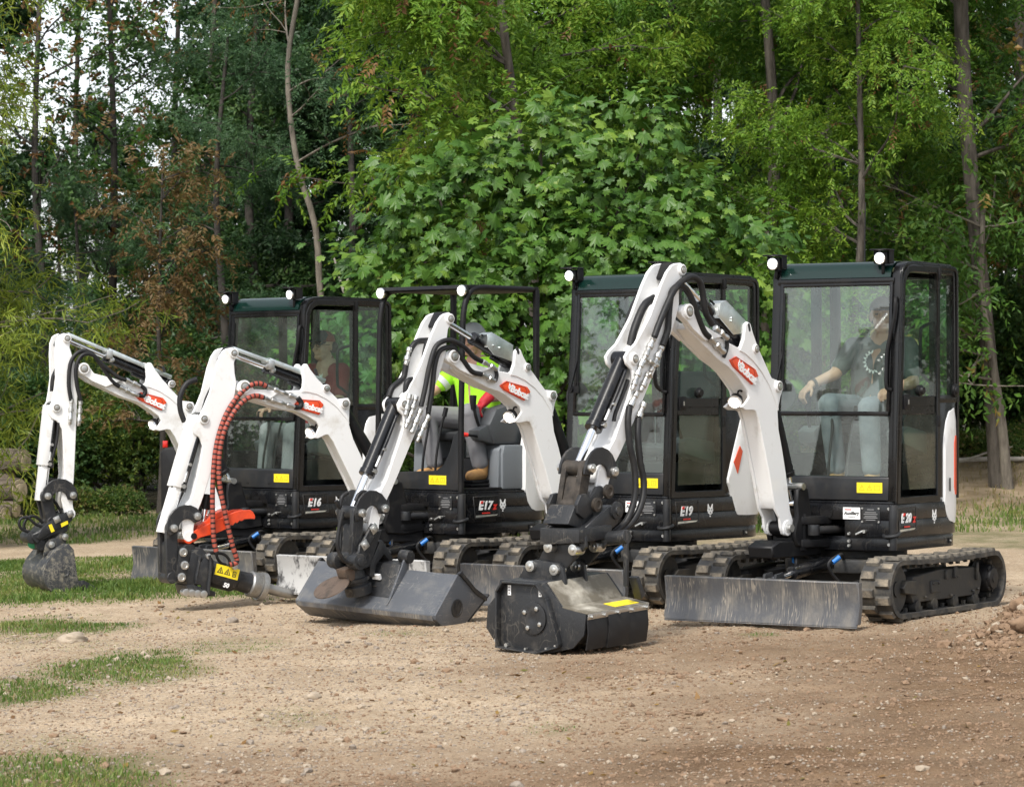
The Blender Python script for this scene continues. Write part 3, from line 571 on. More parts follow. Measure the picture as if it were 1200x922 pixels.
bush1 = shrub_mesh(81, [(0, 0, .9, 1.2, .9, .9), (-.8, .1, .7, .8, .7, .7), (.8, -.1, .65, .8, .7, .65), (.1, 0, 1.5, .7, .6, .5)], 'shrub', ['leaf_shrub', 'leaf_willow'], 2600, seeds=.04)
bush2 = shrub_mesh(82, [(0, 0, 1.1, 1.0, .8, 1.1), (-.6, .1, .7, .8, .7, .7), (.6, -.1, .9, .7, .7, .8), (.2, 0, 1.9, .5, .5, .5)], 'bramble', ['leaf_dark', 'leaf_shrub'], 2600, seeds=.2)
bush3 = shrub_mesh(83, [(0, 0, .5, 1.1, .7, .5), (-.8, .1, .4, .7, .6, .4), (.9, -.1, .4, .7, .6, .4)], 'bramble', ['leaf_shrub', 'dry_grass'], 1500, seeds=.12)
SP = ('stems', 'foliage')

# named trees, left to right
plant_tree('willow_tree', willow1, at(-95, 31.5), 'yellow green narrow-leaved tree at the left edge in front of the wood', .4, 1.0)
plant_tree('willow_tree', willow1, at(-150, 30.0), 'lower yellow green narrow-leaved tree cut off by the left edge', 2.3, .82)
plant_tree('tall_tree', thin1, at(45, 43), 'thin dark trunk with sparse leaves against white sky at far left', .3, 1.0)
plant_tree('tall_tree', thin1, at(133, 46), 'ivy-dark trunk between the sky gaps, second from the left', 1.9, 1.05)
plant_tree('tall_tree', thin2, at(250, 47), 'sparse light green tree left of the crooked trunk, sky showing through it', 4.0, 1.1)
plant_tree('tall_tree', thin2, at(95, 50), 'tall thin tree with sparse yellowing leaves far left against the sky', 2.7, 1.1)
plant_tree('tall_tree', thin1, at(205, 52), 'leafless looking tall tree high between two sky gaps at the left', 5.1, 1.15)
plant_tree('feathery_tree', fine1, at(262, 42), 'dark blue green feathery tree behind the leftmost cab', .7, .74)
plant_tree('feathery_tree', fine1, at(90, 42.5), 'low blue green feathery tree above the leftmost boom', 2.9, .52)
plant_tree('sapling', rust1, at(188, 38.5), 'rust brown sapling with withered leaves standing left of the leftmost cab', 1.0, 1.0)
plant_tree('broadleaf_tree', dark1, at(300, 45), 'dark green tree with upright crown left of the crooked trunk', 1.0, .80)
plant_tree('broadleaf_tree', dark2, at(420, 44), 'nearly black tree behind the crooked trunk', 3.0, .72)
plant_tree('ash_tree', ash1, at(555, 36.5), 'light green ash whose boughs hang over the big fig tree', 2.2, 1.0, cm='leaf_ash_bright')
plant_tree('ash_tree', ash2, at(700, 38.5), 'green ash rising behind the top of the fig tree', .2, 1.05)
plant_tree('ash_tree', ash1, at(897, 36), 'feathery ash with a slim grey trunk right of the fig tree', 4.2, 1.0)
plant_tree('ash_tree', ash2, at(1058, 38), 'ash with a thin trunk above the rightmost cab', 1.2, 1.0)
plant_tree('ash_tree', ash2, at(975, 41), 'ash in second row between the two slim trunks on the right', 3.4, .95)
plant_tree('ash_tree', ash2, at(1000, 34.2), 'low bright ash just behind the gap between the two right cabs', 5.0, .72, cm='leaf_ash_bright')
plant_tree('ash_tree', ash1, at(790, 40.5), 'ash with yellow green crown above the right half of the fig tree', 1.4, 1.05, cm='leaf_ash_bright')
ash3 = make_tree(13, [(0, 0, 0), (.1, 0, 2), (-.1, .1, 4.2), (-.3, 0, 6), (-.2, 0, 8)], .09, .03, 3.7, 7.6, 16, lambda t: 1.9-.5*t, 'ash', ['leaf_ash_bright', 'seed_brown'], 'bark_grey', 2900, seeds=.05, az=(3.0, 1.25), el=(-.1, .6))
plant_tree('ash_tree', ash3, at(618, 32.0), 'bright ash boughs with brown seed clusters over the left side of the fig', 0, 1.0)
plant_tree('autumn_tree', autumn1, at(1195, 41), 'tree with yellow and orange leaves at the upper right corner', .5, 1.0)
# crooked pale trunk, bare until the top
crk = make_tree(91, [(.30, 0, -.1), (.26, 0, .9), (.30, 0, 1.9), (.12, 0, 2.7), (.05, 0, 3.6), (-.18, 0, 4.4), (-.30, .1, 5.6), (-.12, .1, 7), (-.2, .1, 9)], .056, .022, 4.4, 8.8, 10, 1.3, 'fine', ['leaf_blue', 'seed_brown'], 'bark_pale', 620, el=(.3, 1.0), seeds=.1, bare=.4)
plant_tree('bare_tree', crk, at(365, 37.0), 'crooked pale trunk, bare below, between dark trees and the fig', 0, 1.0)
# the stout trunk on the right with a light one before it
tk = make_tree(92, [(.46, 0, -.2), (.33, 0, 1.6), (.17, 0, 3.2), (.03, 0, 5.0), (-.02, 0, 7), (0, 0, 9)], .105, .085, 3.6, 8.8, 12, 2.0, 'broad', ['leaf_dark', 'leaf_autumn'], 'bark_grey', 1300, seeds=.15, bare=.4)
plant_tree('stout_tree', tk, at(1126, 35.6), 'tallest stout grey trunk at the right, bare and straight', 0, 1.0)
ck = make_tree(93, [(.10, 0, -.1), (.02, 0, .8), (-.10, 0, 1.6), (-.22, 0, 2.4), (-.2, 0, 3.4)], .075, .03, 1.3, 3.4, 16, 1.35, 'cherry', ['leaf_cherry', 'leaf_autumn'], 'bark_pale', 620, el=(-.1, .7), seeds=.03, bare=.2)
plant_tree('cherry_tree', ck, at(1172, 35.5), 'small tree with pale leaning trunk and drooping leaves at the right edge', 0, 1.0)
db = MB(); db.tube([(0, 0, 0), (.04, 0, .35), (-.06, 0, .6), (-.16, 0, .95)], lambda t: .028-.018*t, n=7); db.tube([(-.05, 0, .58), (.02, 0, .8), (-.02, 0, 1.0)], lambda t: .014-.009*t, n=6)
o = db.build('dead_branch', 'dead_wood', loc=(*at(408, 33.5), float(zg(*at(408, 33.5)))+2.05)); tag(o, 'bare grey dead branch standing up left of the fig leaves', 'branch')
db = MB(); db.tube([(0, 0, .03), (.5, .1, .06), (1.1, .05, .10), (1.9, .15, .11), (2.7, .1, .16)], lambda t: .035-.012*t, n=8); db.tube([(1.0, .05, .1), (1.3, -.15, .22), (1.5, -.2, .26)], lambda t: .018-.01*t, n=6)
o = db.build('fallen_branch', 'dead_wood', loc=(4.6, 36.6, float(zg(5.5, 36.6))+.02)); tag(o, 'fallen bleached branch lying on the bank at the right', 'branch')

# undergrowth at the foot of the wood
for i, (px, Y, s, me, lab) in enumerate([(20, 39.5, .8, bush2, 'low dark bush right of the log pile'), (95, 41, .95, bush1, 'yellow flecked bush seen through the leftmost boom'), (165, 40.2, .85, bush1, 'leafy bush under the leftmost boom logo'),
        (215, 41.5, 1.0, bush2, 'dark bramble bush left of the leftmost cab'), (300, 40.5, 1., bush2, 'dark bramble bush behind the leftmost cab'), (420, 40, 1., bush1, 'bush behind the gap between the two left machines'),
        (930, 37, .9, bush1, 'bush behind the third cab'), (1010, 38, .95, bush2, 'dark bush behind the rightmost cab'), (1135, 40.0, .8, bush1, 'bush right of the rightmost cab'), (1195, 39.0, .95, bush2, 'dark bush at the right edge behind the pale trunk'),
        (-60, 41, 1.1, bush1, 'bush behind the log pile at the left edge'), (1260, 41, 1.1, bush1, 'bush beyond the right edge of the yard')]):
    plant_tree('bush', me, at(px, Y), lab, i*1.7, s, 'bushes at the foot of the wood', cat='bush', parts=SP)
for i, (px, Y, s) in enumerate([(1090, 37.6, .45), (1160, 37.4, .4), (1215, 37.8, .5), (70, 38.6, .45), (140, 38.8, .4)]):
    plant_tree('weed_clump', bush3, at(px, Y), ['weeds right behind the rightmost cab', 'weeds at the foot of the pale leaning trunk', 'weeds at the right edge on the dry bank', 'weeds beyond the leftmost arm', 'weeds between the leftmost arm and the next'][i], i*2.1, s, 'weed clumps before the wood', cat='weeds', parts=SP)
# trees deeper in the wood, nothing tells them apart
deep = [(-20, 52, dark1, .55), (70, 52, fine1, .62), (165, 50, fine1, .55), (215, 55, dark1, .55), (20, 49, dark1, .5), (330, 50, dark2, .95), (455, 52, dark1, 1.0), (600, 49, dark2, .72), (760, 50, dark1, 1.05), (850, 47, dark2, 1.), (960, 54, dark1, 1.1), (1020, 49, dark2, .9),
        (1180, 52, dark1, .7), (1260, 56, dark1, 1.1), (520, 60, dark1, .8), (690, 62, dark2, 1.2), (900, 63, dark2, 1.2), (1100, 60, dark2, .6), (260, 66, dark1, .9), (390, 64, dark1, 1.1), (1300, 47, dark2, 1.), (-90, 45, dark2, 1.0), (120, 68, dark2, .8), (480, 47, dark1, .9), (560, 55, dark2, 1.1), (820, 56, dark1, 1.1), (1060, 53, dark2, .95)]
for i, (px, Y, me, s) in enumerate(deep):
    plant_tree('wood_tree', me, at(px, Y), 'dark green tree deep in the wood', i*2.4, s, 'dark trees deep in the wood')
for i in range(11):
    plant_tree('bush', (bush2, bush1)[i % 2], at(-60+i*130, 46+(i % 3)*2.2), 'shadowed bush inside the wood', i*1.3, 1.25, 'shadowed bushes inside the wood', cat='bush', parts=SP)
# the same wood bends round the left side of the yard (mirrored in the cab glass)
for i, (x, y, me, s) in enumerate([(-15, 35, dark1, 1.1), (-17, 30, ash1, 1.1), (-15.5, 26.2, dark2, 1.0), (-19, 23.5, dark1, 1.1), (-22, 27, dark2, 1.2), (-13, 39, dark2, 1.), (-24, 34, dark1, 1.2), (-20, 18.5, thin1, 1.1), (10.5, 36, dark1, 1.), (12.5, 31, ash1, 1.), (13, 27, dark2, 1.), (15, 34, dark1, 1.1), (16, 24, ash2, 1.1), (18, 29, dark2, 1.2), (17, 20, dark1, 1.), (11, 42, dark2, 1.)]):
    plant_tree('wood_tree', me, (x, y), 'tree beside the yard, seen only as a reflection in the cab glass', i*1.9, s, 'trees along the sides of the yard')

# the fig: lobed leaves, the 300 that show largest one by one
def fig_leaf(seed):
    r = random.Random(seed); out = []
    for a, rad in ((-150, .26), (-122, .55), (-102, .46), (-76, .80), (-60, .74), (-46, .54), (-30, .92), (-18, .84), (-10, .66), (0, 1.04), (10, .66), (18, .84), (30, .92), (46, .54), (60, .74), (76, .80), (102, .46), (122, .55), (150, .26)):
        k = rad*(1+r.uniform(-.1, .1)); t = R(a); x, y = math.sin(t)*k*.62, .30+math.cos(t)*k*.62; out.append((x, y, -.22*x*x*2-.10*(y-.3)**2+r.uniform(-.03, .03)))
    V = [(0, .30, .05), (0, 0, 0)]+out; n = len(out); F_ = [(0, 2+i, 3+i) for i in range(n-1)]+[(0, 2+n-1, 1), (0, 1, 2)]
    return np.array(V, float), np.array(F_)
LEAF = [fig_leaf(i) for i in range(4)]
r = np.random.default_rng(5)
lobes = [(0, 0, 1.9, 1.6, 1.0, 1.2), (-1.2, -.1, 1.5, .95, .8, .95), (1.2, -.1, 1.8, .95, .8, 1.0), (-.6, -.2, 2.7, .85, .7, .75), (.6, 0, 2.85, .75, .7, .75), (.1, .1, 3.35, .5, .5, .45), (1.75, .1, 1.7, .55, .6, .85), (-1.75, 0, 1.2, .5, .6, .75), (.3, -.5, 1.6, 1.1, .6, 1.1),
  (-1.25, 0, 2.35, .45, .5, .42), (1.3, 0, 2.75, .5, .5, .5), (1.95, 0, 2.35, .38, .4, .4), (-.25, 0, 3.2, .38, .4, .42), (.95, 0, 3.45, .32, .4, .42), (-1.05, -.2, 2.95, .32, .4, .3), (.45, -.5, 2.3, .6, .5, .5), (-.7, -.6, 1.9, .6, .5, .5), (1.5, -.4, 1.2, .5, .5, .6)]
P = []; Nn = []
for (x, y, z, a, b, c) in lobes:
    k = int(2300*(a*c/1.6)**.8); d = nrm(r.normal(0, 1, (k, 3))); q = np.where(r.random((k, 1)) < .62, 1+r.normal(0, .12, (k, 1)), r.uniform(.5, 1.0, (k, 1))); bump = 1+.26*np.sin(d[:, :1]*9+x*5)*np.cos(d[:, 2:]*8+z*3)
    P.append(np.array([x, y, z])+d*q*bump*np.array([a, b, c])); Nn.append(d)
P = np.concatenate(P); Nn = np.concatenate(Nn); k = (P[:, 2] > .1) & (r.random(len(P)) < .35+1.1*np.clip(np.sin(P[:, 0]*6.1+np.sin(P[:, 2]*5.3)*1.7)*.5+.5, 0, 1)); P, Nn = P[k], Nn[k]
LN = nrm(Nn*.75+np.array([0, -.25, .75])+r.normal(0, .55, Nn.shape)); LD = Nn*.7+np.array([0, 0, -.55])+r.normal(0, .45, Nn.shape); LD = nrm(LD-LN*(LD*LN).sum(-1, keepdims=True)); LX = np.cross(LD, LN)
LS = .06+.135*r.random(len(P))**1.2
FX, FY = at(630, 30.0); fz = float(zg(FX, FY)); fig = empty('fig_tree', (FX, FY, fz)); fig.scale = (1.13, 1.05, 1.16); tag(fig, 'big fig tree with broad lobed leaves behind the middle excavators', 'tree')
score = -P[:, 1]+P[:, 2]*.12+LS*6+np.where(P[:, 2] < 1.75, -9, 0)+(-LN[:, 1])*.5; order = np.argsort(-score); solo = set(order[:300].tolist())
LM = [fastmesh('leaf', v, f, ['leaf_fig'], smooth=False) for v, f in LEAF]
V = []; F = []; off = 0
for i in range(len(P)):
    v, f = LEAF[i % 4]
    if i in solo:
        o = link('leaf', LM[i % 4], fig); s_ = float(LS[i])
        o.matrix_local = Matrix(((LX[i, 0]*s_, LD[i, 0]*s_, LN[i, 0]*s_, P[i, 0]), (LX[i, 1]*s_, LD[i, 1]*s_, LN[i, 1]*s_, P[i, 1]), (LX[i, 2]*s_, LD[i, 2]*s_, LN[i, 2]*s_, P[i, 2]), (0, 0, 0, 1)))
    else:
        V.append((v[:, :1]*LX[i]+v[:, 1:2]*LD[i]+v[:, 2:]*LN[i])*LS[i]+P[i]); F.append(f+off); off += len(v)
o = link('foliage', fastmesh('foliage', np.concatenate(V), np.concatenate(F), ['leaf_fig']), fig); o['kind'] = 'stuff'
tb = MB()
for i in range(46):
    x, y, z, a, b, c = lobes[i % len(lobes)]; e = Vector((x, y, z))+Vector(r.normal(0, .45, 3))*Vector((a, b, c)).length*.5
    tb.tube([(r.normal(0, .2), r.normal(0, .2), 0), (e.x*.45+r.normal(0, .1), e.y*.4, e.z*.5), (e.x, e.y, max(.3, e.z))], lambda t: .035*(1-.75*t), n=6, step=.2)
tb.build('stems', 'bark_grey', fig)

# sawn logs stacked at the left edge
def log(px, pz, Y, L, rad, label, sd):
    x1 = (px-600)*Y/3500.; b = MB(); rr = random.Random(sd); z = float(zg(x1-.3, Y))+pz
    b.lathe((0, 0, 0), (-1, 0, 0), [(L*i/8, rad*(1+rr.uniform(-.035, .035))) for i in range(9)], n=18, mi=0); b.lathe((-.002, 0, 0), (1, 0, 0), [(0, rad*.9), (.006, rad*.88)], n=18, mi=1); b.lathe((.003, 0, 0), (1, 0, 0), [(0, rad*.5), (.006, rad*.48), (.006, rad*.3), (.007, rad*.28)], n=18, mi=1)
    for i in range(3): a = rr.uniform(0, 6.28); q = -L*rr.uniform(.2, .8); b.cyl((q, math.cos(a)*rad*.9, math.sin(a)*rad*.9), (q+.02, math.cos(a)*rad*1.15, math.sin(a)*rad*1.15), rad*.2, rad*.15, n=8, mi=0)
    o = b.build('log', ['log_bark', 'log_end'], loc=(x1, Y, z), rz=R(-28+rr.uniform(-6, 6))); tag(o, label, 'log', 'sawn logs stacked at the left edge')
log(29, .74, 38, 1.5, .155, 'thick topmost log of the stack at the left edge', 1); log(14, .50, 38.1, 1.2, .10, 'thin pale log under the thick topmost one', 2); log(23, .37, 37.9, 1.4, .16, 'mossy brown log in the middle of the stack', 3)
log(19, .13, 37.8, 1.3, .11, 'pale grey log near the ground, longer than the one below it', 4); log(6, .06, 37.5, 1., .12, 'lowest log of the stack, half in the weeds', 5)

# ------------------------------------------------------------------ excavators: undercarriage, house, cab
MACH = [
 dict(k='E20z', O=(2.362, 20.209), th=33, thu=33, al=40, fy=-0.225, zb=0.0, xr=-.53, xs=-.42, dx=.30, bx=1.43, cw=([(-.300, .71), (-.325, .64), (-.37, .595), (-.46, .578)], [(-.293, 1.16), (-.33, 1.27), (-.38, 1.335), (-.5, 1.36)]), tx=.29, ex=-.13, blade='blade_steel', cab=True,
      label='rightmost mini excavator, flail mower on its arm, driver in grey T-shirt'),
 dict(k='E19', O=(1.037, 21.753), th=40, thu=36.5, al=48, fy=-0.262, zb=-.015, xr=-.65, xs=-.50, dx=.42, bx=1.40, cw=([(-.252, .82), (-.30, .72), (-.36, .59), (-.5, .585)], [(-.248, .86), (-.33, 1.07), (-.43, 1.32), (-.5, 1.345)]), tx=.245, ex=-.03, blade='blade_steel', cab=True,
      label='mini excavator with wide tilting ditching bucket and empty closed cab'),
 dict(k='E17z', O=(-0.388, 22.965), th=44, thu=35.5, al=60, fy=-0.156, zb=-.02, xr=-.36, xs=-.30, dx=.36, bx=1.36, cw=([(-.21, .74), (-.235, .65), (-.28, .595), (-.34, .58)], [(-.205, 1.08), (-.225, 1.17), (-.27, 1.235), (-.34, 1.25)]), tx=.215, ex=.04, blade='blade_dusty', cab=False,
      label='open canopy mini excavator with rock breaker and red thumb'),
 dict(k='E16', O=(-1.788, 25.147), th=44, thu=40, al=64, fy=-0.166, zb=-.075, xr=-.62, xs=-.47, dx=.36, bx=1.25, cw=([(-.300, .71), (-.325, .64), (-.37, .595), (-.46, .578)], [(-.293, 1.19), (-.32, 1.28), (-.36, 1.335), (-.5, 1.36)]), tx=.255, ex=.0, blade='blade_steel', cab=True,
      label='leftmost mini excavator with trenching bucket, driver in red shirt and cap'),
]
def rotz(a): return Matrix.Rotation(a, 3, 'Z')
def arc(cx, cz, r, a0, a1, n): return [(cx+r*math.cos(R(a0+(a1-a0)*i/n)), cz+r*math.sin(R(a0+(a1-a0)*i/n))) for i in range(n+1)]
# one rubber lug pair, shared by every track
b_ = MB()
for y0, y1, dx_ in ((-.104, -.002, -.024), (.002, .104, .024)):
    for (a, c, z0, z1, ins) in ((y0, y1, -.004, .020, .011),):
        vs = [(dx_-.034, a, z0), (dx_+.034, a, z0), (dx_+.034, c, z0), (dx_-.034, c, z0), (dx_-.034+ins, a+.006, z1), (dx_+.034-ins, a+.006, z1), (dx_+.034-ins, c-.006, z1), (dx_-.034+ins, c-.006, z1)]
        b_.add(vs, [(0, 3, 2, 1), (0, 1, 5, 4), (1, 2, 6, 5), (2, 3, 7, 6), (3, 0, 4, 7)], 0); b_.add(vs[4:], [(0, 1, 2, 3)], 1)
o = b_.build('track_pad', ['track_rubber', 'track_dust'], bevel=.006, seg=2); PAD = o.data; bpy.data.objects.remove(o)
XF, XB, RT = .835, -.595, .188
def track_path():
    p = [(XB+(XF-XB)*i/24, .012+.000*i) for i in range(25)]+arc(XF, .012+RT, RT, -90, 90, 16)[1:]
    p += [(XF+(XB-XF)*i/24, .012+2*RT-.014*math.sin(math.pi*i/24)*(1+.3*math.sin(i*1.9))) for i in range(1, 25)]+arc(XB, .012+RT, RT, 90, 270, 16)[1:-1]
    return p
TP = track_path()
def build_track(root, y, side, rz):
    b = MB(); b.strip(TP, .03, -.113, .113, closed=True)
    L = [0]; n = len(TP)
    for i in range(n): L.append(L[-1]+math.dist(TP[i], TP[(i+1) % n]))
    # inner guide teeth
    t = b.build('track', 'belt_rubber', root, rz=rz); t.location = rotz(rz) @ Vector((0, y, 0))
    m = 36
    def pos(s):
        s %= L[-1]; i = max(j for j in range(n) if L[j] <= s+1e-9); f = (s-L[i])/(L[i+1]-L[i]); a, c = TP[i], TP[(i+1) % n]
        return a[0]+(c[0]-a[0])*f, a[1]+(c[1]-a[1])*f, math.atan2(c[1]-a[1], c[0]-a[0])
    g = MB()
    for i in range(m):
        x, z, a = pos(L[-1]*i/m); o = link('track_pad', PAD, t, (x, 0, z)); o.rotation_euler = (0, math.pi-a, math.pi if side < 0 else 0) if False else (0, -a+math.pi, 0)
        for q in (-.03, .03):
            c, s_ = math.cos(a), math.sin(a); g.box((x-s_*.04, q, z+c*.04), (.03, .02, .035), Matrix.Rotation(-a, 3, 'Y'))
    g.build('guide_teeth', 'belt_rubber', t)
    f = MB(); f.prism([(-.42, .10), (.62, .10), (.66, .16), (.62, .27), (.2, .30), (-.40, .29), (-.46, .2)], -.075, .075)
    f.prism([(.60, .15), (.78, .17), (.80, .21), (.74, .25), (.60, .25)], .03, .098); f.prism([(.60, .15), (.78, .17), (.80, .21), (.74, .25), (.60, .25)], -.098, -.03)
    f.prism([(.22, .15), (.36, .15), (.36, .23), (.22, .23)], .07, .085); f.box((-.02, .08, .27), (.05, .02, .08)); f.box((.12, .08, .26), (.04, .02, .06)); f.box((-.36, .085, .26), (.03, .02, .12))
    for x, z in ((.33, .21), (.25, .21), (.0, .24), (-.04, .24), (.45, .13), (.05, .12), (-.3, .13), (-.38, .14)): f.cyl((x, .07, z), (x, .096, z), .011, n=6)
    f.build('track_frame', 'under_metal', t, bevel=.006, seg=1)
    f = MB(); f.lathe((XF, -.06, .2), (0, 1, 0), [(0, .04), (0, .155), (.03, .165), (.045, .12), (.075, .12), (.09, .165), (.12, .155), (.12, .05), (.13, .05), (.13, .001)], 28); f.build('idler', 'under_metal', t)
    f = MB(); f.lathe((XB, -.06, .2), (0, 1, 0), [(0, .09), (.02, .135), (.05, .135), (.055, .10), (.115, .098), (.145, .09), (.15, .075), (.165, .07), (.168, .03), (.172, .03), (.172, .001)], 28)
    for i in range(8): a = i*math.pi/4; f.cyl((XB+.085*math.cos(a), .085, .2+.085*math.sin(a)), (XB+.085*math.cos(a), .095, .2+.085*math.sin(a)), .009, n=6)
    f.build('drive_motor', 'matt_black', t)
    for x in (-.34, -.02, .30, .56):
        f = MB(); f.lathe((x, -.085, .075), (0, 1, 0), [(0, .03), (0, .042), (.045, .045), (.055, .03), (.115, .03), (.125, .045), (.17, .042), (.17, .02), (.175, .001)], 16); f.build('roller', 'under_metal', t)
    return t
def undercarriage(root, m):
    rz = R(m['th']-m['thu']); gz = 0.
    for s in (-1, 1): build_track(root, .603*s, s, rz)
    b = MB(); b.box((.0, 0, .235), (.62, .98, .13)); b.prism([(-.36, -.30), (.42, -.36), (.52, -.16), (.52, .16), (.42, .36), (-.36, .30)], .27, .36, 'z')
    for s in (-1, 1): b.bar((.15, .36*s, .25), (.42, .52*s, .22), .12, .10); b.bar((-.15, .36*s, .25), (-.36, .52*s, .22), .12, .10)
    b.build('undercarriage_frame', 'under_metal', root, bevel=.012, rz=rz)
    b = MB(); b.cyl((0, 0, .355), (0, 0, .405), .31, n=40); b.cyl((0, 0, .40), (0, 0, .425), .27, n=40); b.build('slew_ring', 'under_metal', root, rz=rz)
    xb = m['bx']; f = MB()
    prof = [(.035, -.015), (.012, .05), (0, .12), (.004, .19), (.024, .262), (-.004, .268), (-.022, .20), (-.028, .12), (-.02, .03), (.012, -.015)]
    f.prism([(xb+x, z+.012) for x, z in prof], -.69, .69)
    f.prism([(xb+.034, -.012), (xb+.012, .055), (xb+.001, .055), (xb+.020, -.012)], -.692, .692)
    for s in (-1, 1): f.prism([(xb+x, z+.012) for x, z in ((.03, 0), (.0, .12), (.02, .265), (-.035, .262), (-.045, .12), (-.02, 0))], s*.692-.006, s*.692+.006)
    bl = f.build('dozer_blade', m['blade'], root, bevel=.004, seg=1, rz=rz)
    for s in (-1, 1):
        f = MB(); f.bar((xb-.02, .26*s, .12), (.40, .30*s, .20), .055, .10); f.box((.42, .30*s, .20), (.10, .09, .12)); f.prism([(xb-.02, .05), (xb-.02, .24), (xb-.22, .17), (xb-.22, .09)], .26*s-.02, .26*s+.02)
        f.build('blade_arm', 'matt_black', root, bevel=.008, rz=rz)
    f = MB(); f.prism([(xb-.25, .15), (xb-.02, .12), (xb-.02, .25), (xb-.16, .275), (xb-.28, .24)], -.12, .12); f.prism([(xb-.30, .16), (xb-.10, .20), (xb-.12, .30), (xb-.22, .31)], -.05, -.03); f.prism([(xb-.30, .16), (xb-.10, .20), (xb-.12, .30), (xb-.22, .31)], .03, .05)
    f.build('blade_bracket', 'charcoal_panel', root, bevel=.006, rz=rz)
    f = MB(); f.cyl((.52, 0, .33), (xb-.42, 0, .29), .045, n=18); f.cyl((.50, -.06, .335), (.50, .06, .335), .04, n=16)
    c = f.build('blade_cylinder', 'black_paint', root, bevel=.004, rz=rz); f = MB(); f.cyl((xb-.44, 0, .29), (xb-.17, 0, .26), .022, n=14); f.build('rod', 'chrome', c)
    for s, cl in ((-1, 0), (1, 1)):
        f = MB(); f.tube([(.45, .10*s, .34), (.62, .16*s, .40), (.72, .12*s, .33), (.62, .18*s, .2), (.48, .30*s, .18)], .011, n=7, alt=None); f.cyl((.66, .17*s, .385), (.70, .14*s, .35), .017, n=10, mi=1)
        f.build('hydraulic_hose', ['rubber_black', 'blue_cap'], root, rz=rz)
def plan_poly(m, ins=0., notch=False):
    w = .48-ins; xf = .47-ins; r = .05; p = [(xf-r+r*math.sin(R(a)), -w+r-r*math.cos(R(a))) for a in (0, 30, 60, 90)]
    if notch: p += [(xf, -.40), (xf-.17, -.40), (xf-.17, .11), (xf, .11)]
    p += [(xf-r+r*math.cos(R(a)), w-r+r*math.sin(R(a))) for a in (0, 30, 60, 90)]
    n = 16
    for i in range(n+1):
        a = math.pi*i/n; p.append((m['xs']-(m['dx']-ins)*math.sin(a), w*math.cos(a)))
    return p
def house(root, m):
    b = MB(); b.prism(plan_poly(m, .012), .42, .502, 'z'); b.prism(plan_poly(m, 0, True), .508, .622, 'z'); b.prism(plan_poly(m, .016), .495, .512, 'z'); b.prism(plan_poly(m), .6215, .728, 'z'); b.prism(plan_poly(m, .010), .725, .745, 'z')
    h = b.build('house', 'black_paint', root, bevel=.010)
    b = MB(); b.cyl((.462, .462, .515), (.462, .462, .725), .03, n=16); b.cyl((.458, .458, .425), (.458, .458, .512), .028, n=16); b.build('corner_post', 'charcoal_panel', h, bevel=.006)
    b = MB(); b.tube([(.476, .40, .525), (.498, .42, .518), (.50, .47, .520), (.475, .500, .528), (.43, .492, .540)], .012, n=8); b.build('tie_down_loop', 'charcoal_panel', h)
    # front plate: bolts, rating plate, vent, lever
    b = MB(); b.box((.473, .305, .655), (.006, .135, .105)); b.build('rating_plate', 'charcoal_panel', h, bevel=.003)
    for i, (w_, z_) in enumerate(((.05, .692), (.08, .674), (.10, .662), (.085, .648), (.10, .638), (.07, .624))):
        b = MB(); b.box((.4768, .305, z_), (.0015, w_, .005)); b.build('print_line', 'print_grey', h)
    b = MB()
    for y in (.245, .365):
        for z in (.612, .700): b.cyl((.474, y, z), (.482, y, z), .007, n=8)
    for z in (.452, .482, .53): b.cyl((.468, .145, z), (.482, .145, z), .013, .009, n=10)
    b.cyl((.47, .44, .70), (.484, .44, .70), .011, n=8); b.cyl((.47, .44, .465), (.484, .44, .465), .011, n=8)
    b.cyl((.468, .262, .548), (.492, .262, .548), .012, n=10); b.bar((.490, .255, .552), (.492, .205, .528), .010, .012); b.build('bolts', 'zinc', h)
    b = MB(); b.cyl((.466, -.02, .675), (.476, -.02, .675), .048, n=24)
    for i in range(12): a = i*math.pi/6; b.box((.478, -.02+.030*math.cos(a), .675+.030*math.sin(a)), (.004, .022, .006), Matrix.Rotation(a, 3, 'X'))
    b.build('vent', 'matt_black', h)
    # badge panel on the left flank, lettering and emblem
    tx = m['tx']; b = MB(); b.strip([(tx+.135, .695), (tx+.115, .545), (tx-.135, .558), (tx-.125, .700)], .010, .478, .484, closed=True); b.build('badge_frame', 'charcoal_panel', h, bevel=.002, seg=1)
    b = MB(); b.prism([(tx+.118, .546), (tx-.10, .556), (tx-.12, .566), (tx+.112, .562)], .478, .4855); b.build('badge_lip', 'aluminium', h)
    k = m['k']; num = k[1:].rstrip('z'); y_ = .4845
    ex_, nx_, zx_, sz_ = (.082, -.008, -.098, .080) if num == '20' else (.068, -.005, -.083, .088)
    text_mb('E', sz_, h, 'lettering', 'print_white', (tx+ex_, y_, .632), (-1, 0, 0), (0, 0, 1), .28, .0045); text_mb(num, sz_, h, 'lettering', 'print_white', (tx+nx_, y_, .632), (-1, 0, 0), (0, 0, 1), .28, .0035, sp=1.06)
    if 'z' in k: text_mb('z', .076, h, 'lettering', 'print_red', (tx+zx_, y_, .627), (-1, 0, 0), (0, 0, 1), .28, .003)
    b = MB(); b.add([(tx+.070-.0, y_+.001, .650), (tx+.046, y_+.001, .650), (tx+.039, y_+.001, .668), (tx+.063, y_+.001, .668)]+[(tx+.070, y_+.004, .650), (tx+.046, y_+.004, .650), (tx+.039, y_+.004, .668), (tx+.063, y_+.004, .668)], [(0, 1, 2, 3), (7, 6, 5, 4), (0, 4, 5, 1), (1, 5, 6, 2), (2, 6, 7, 3), (3, 7, 4, 0)]); b.build('badge_square', 'print_red', h)
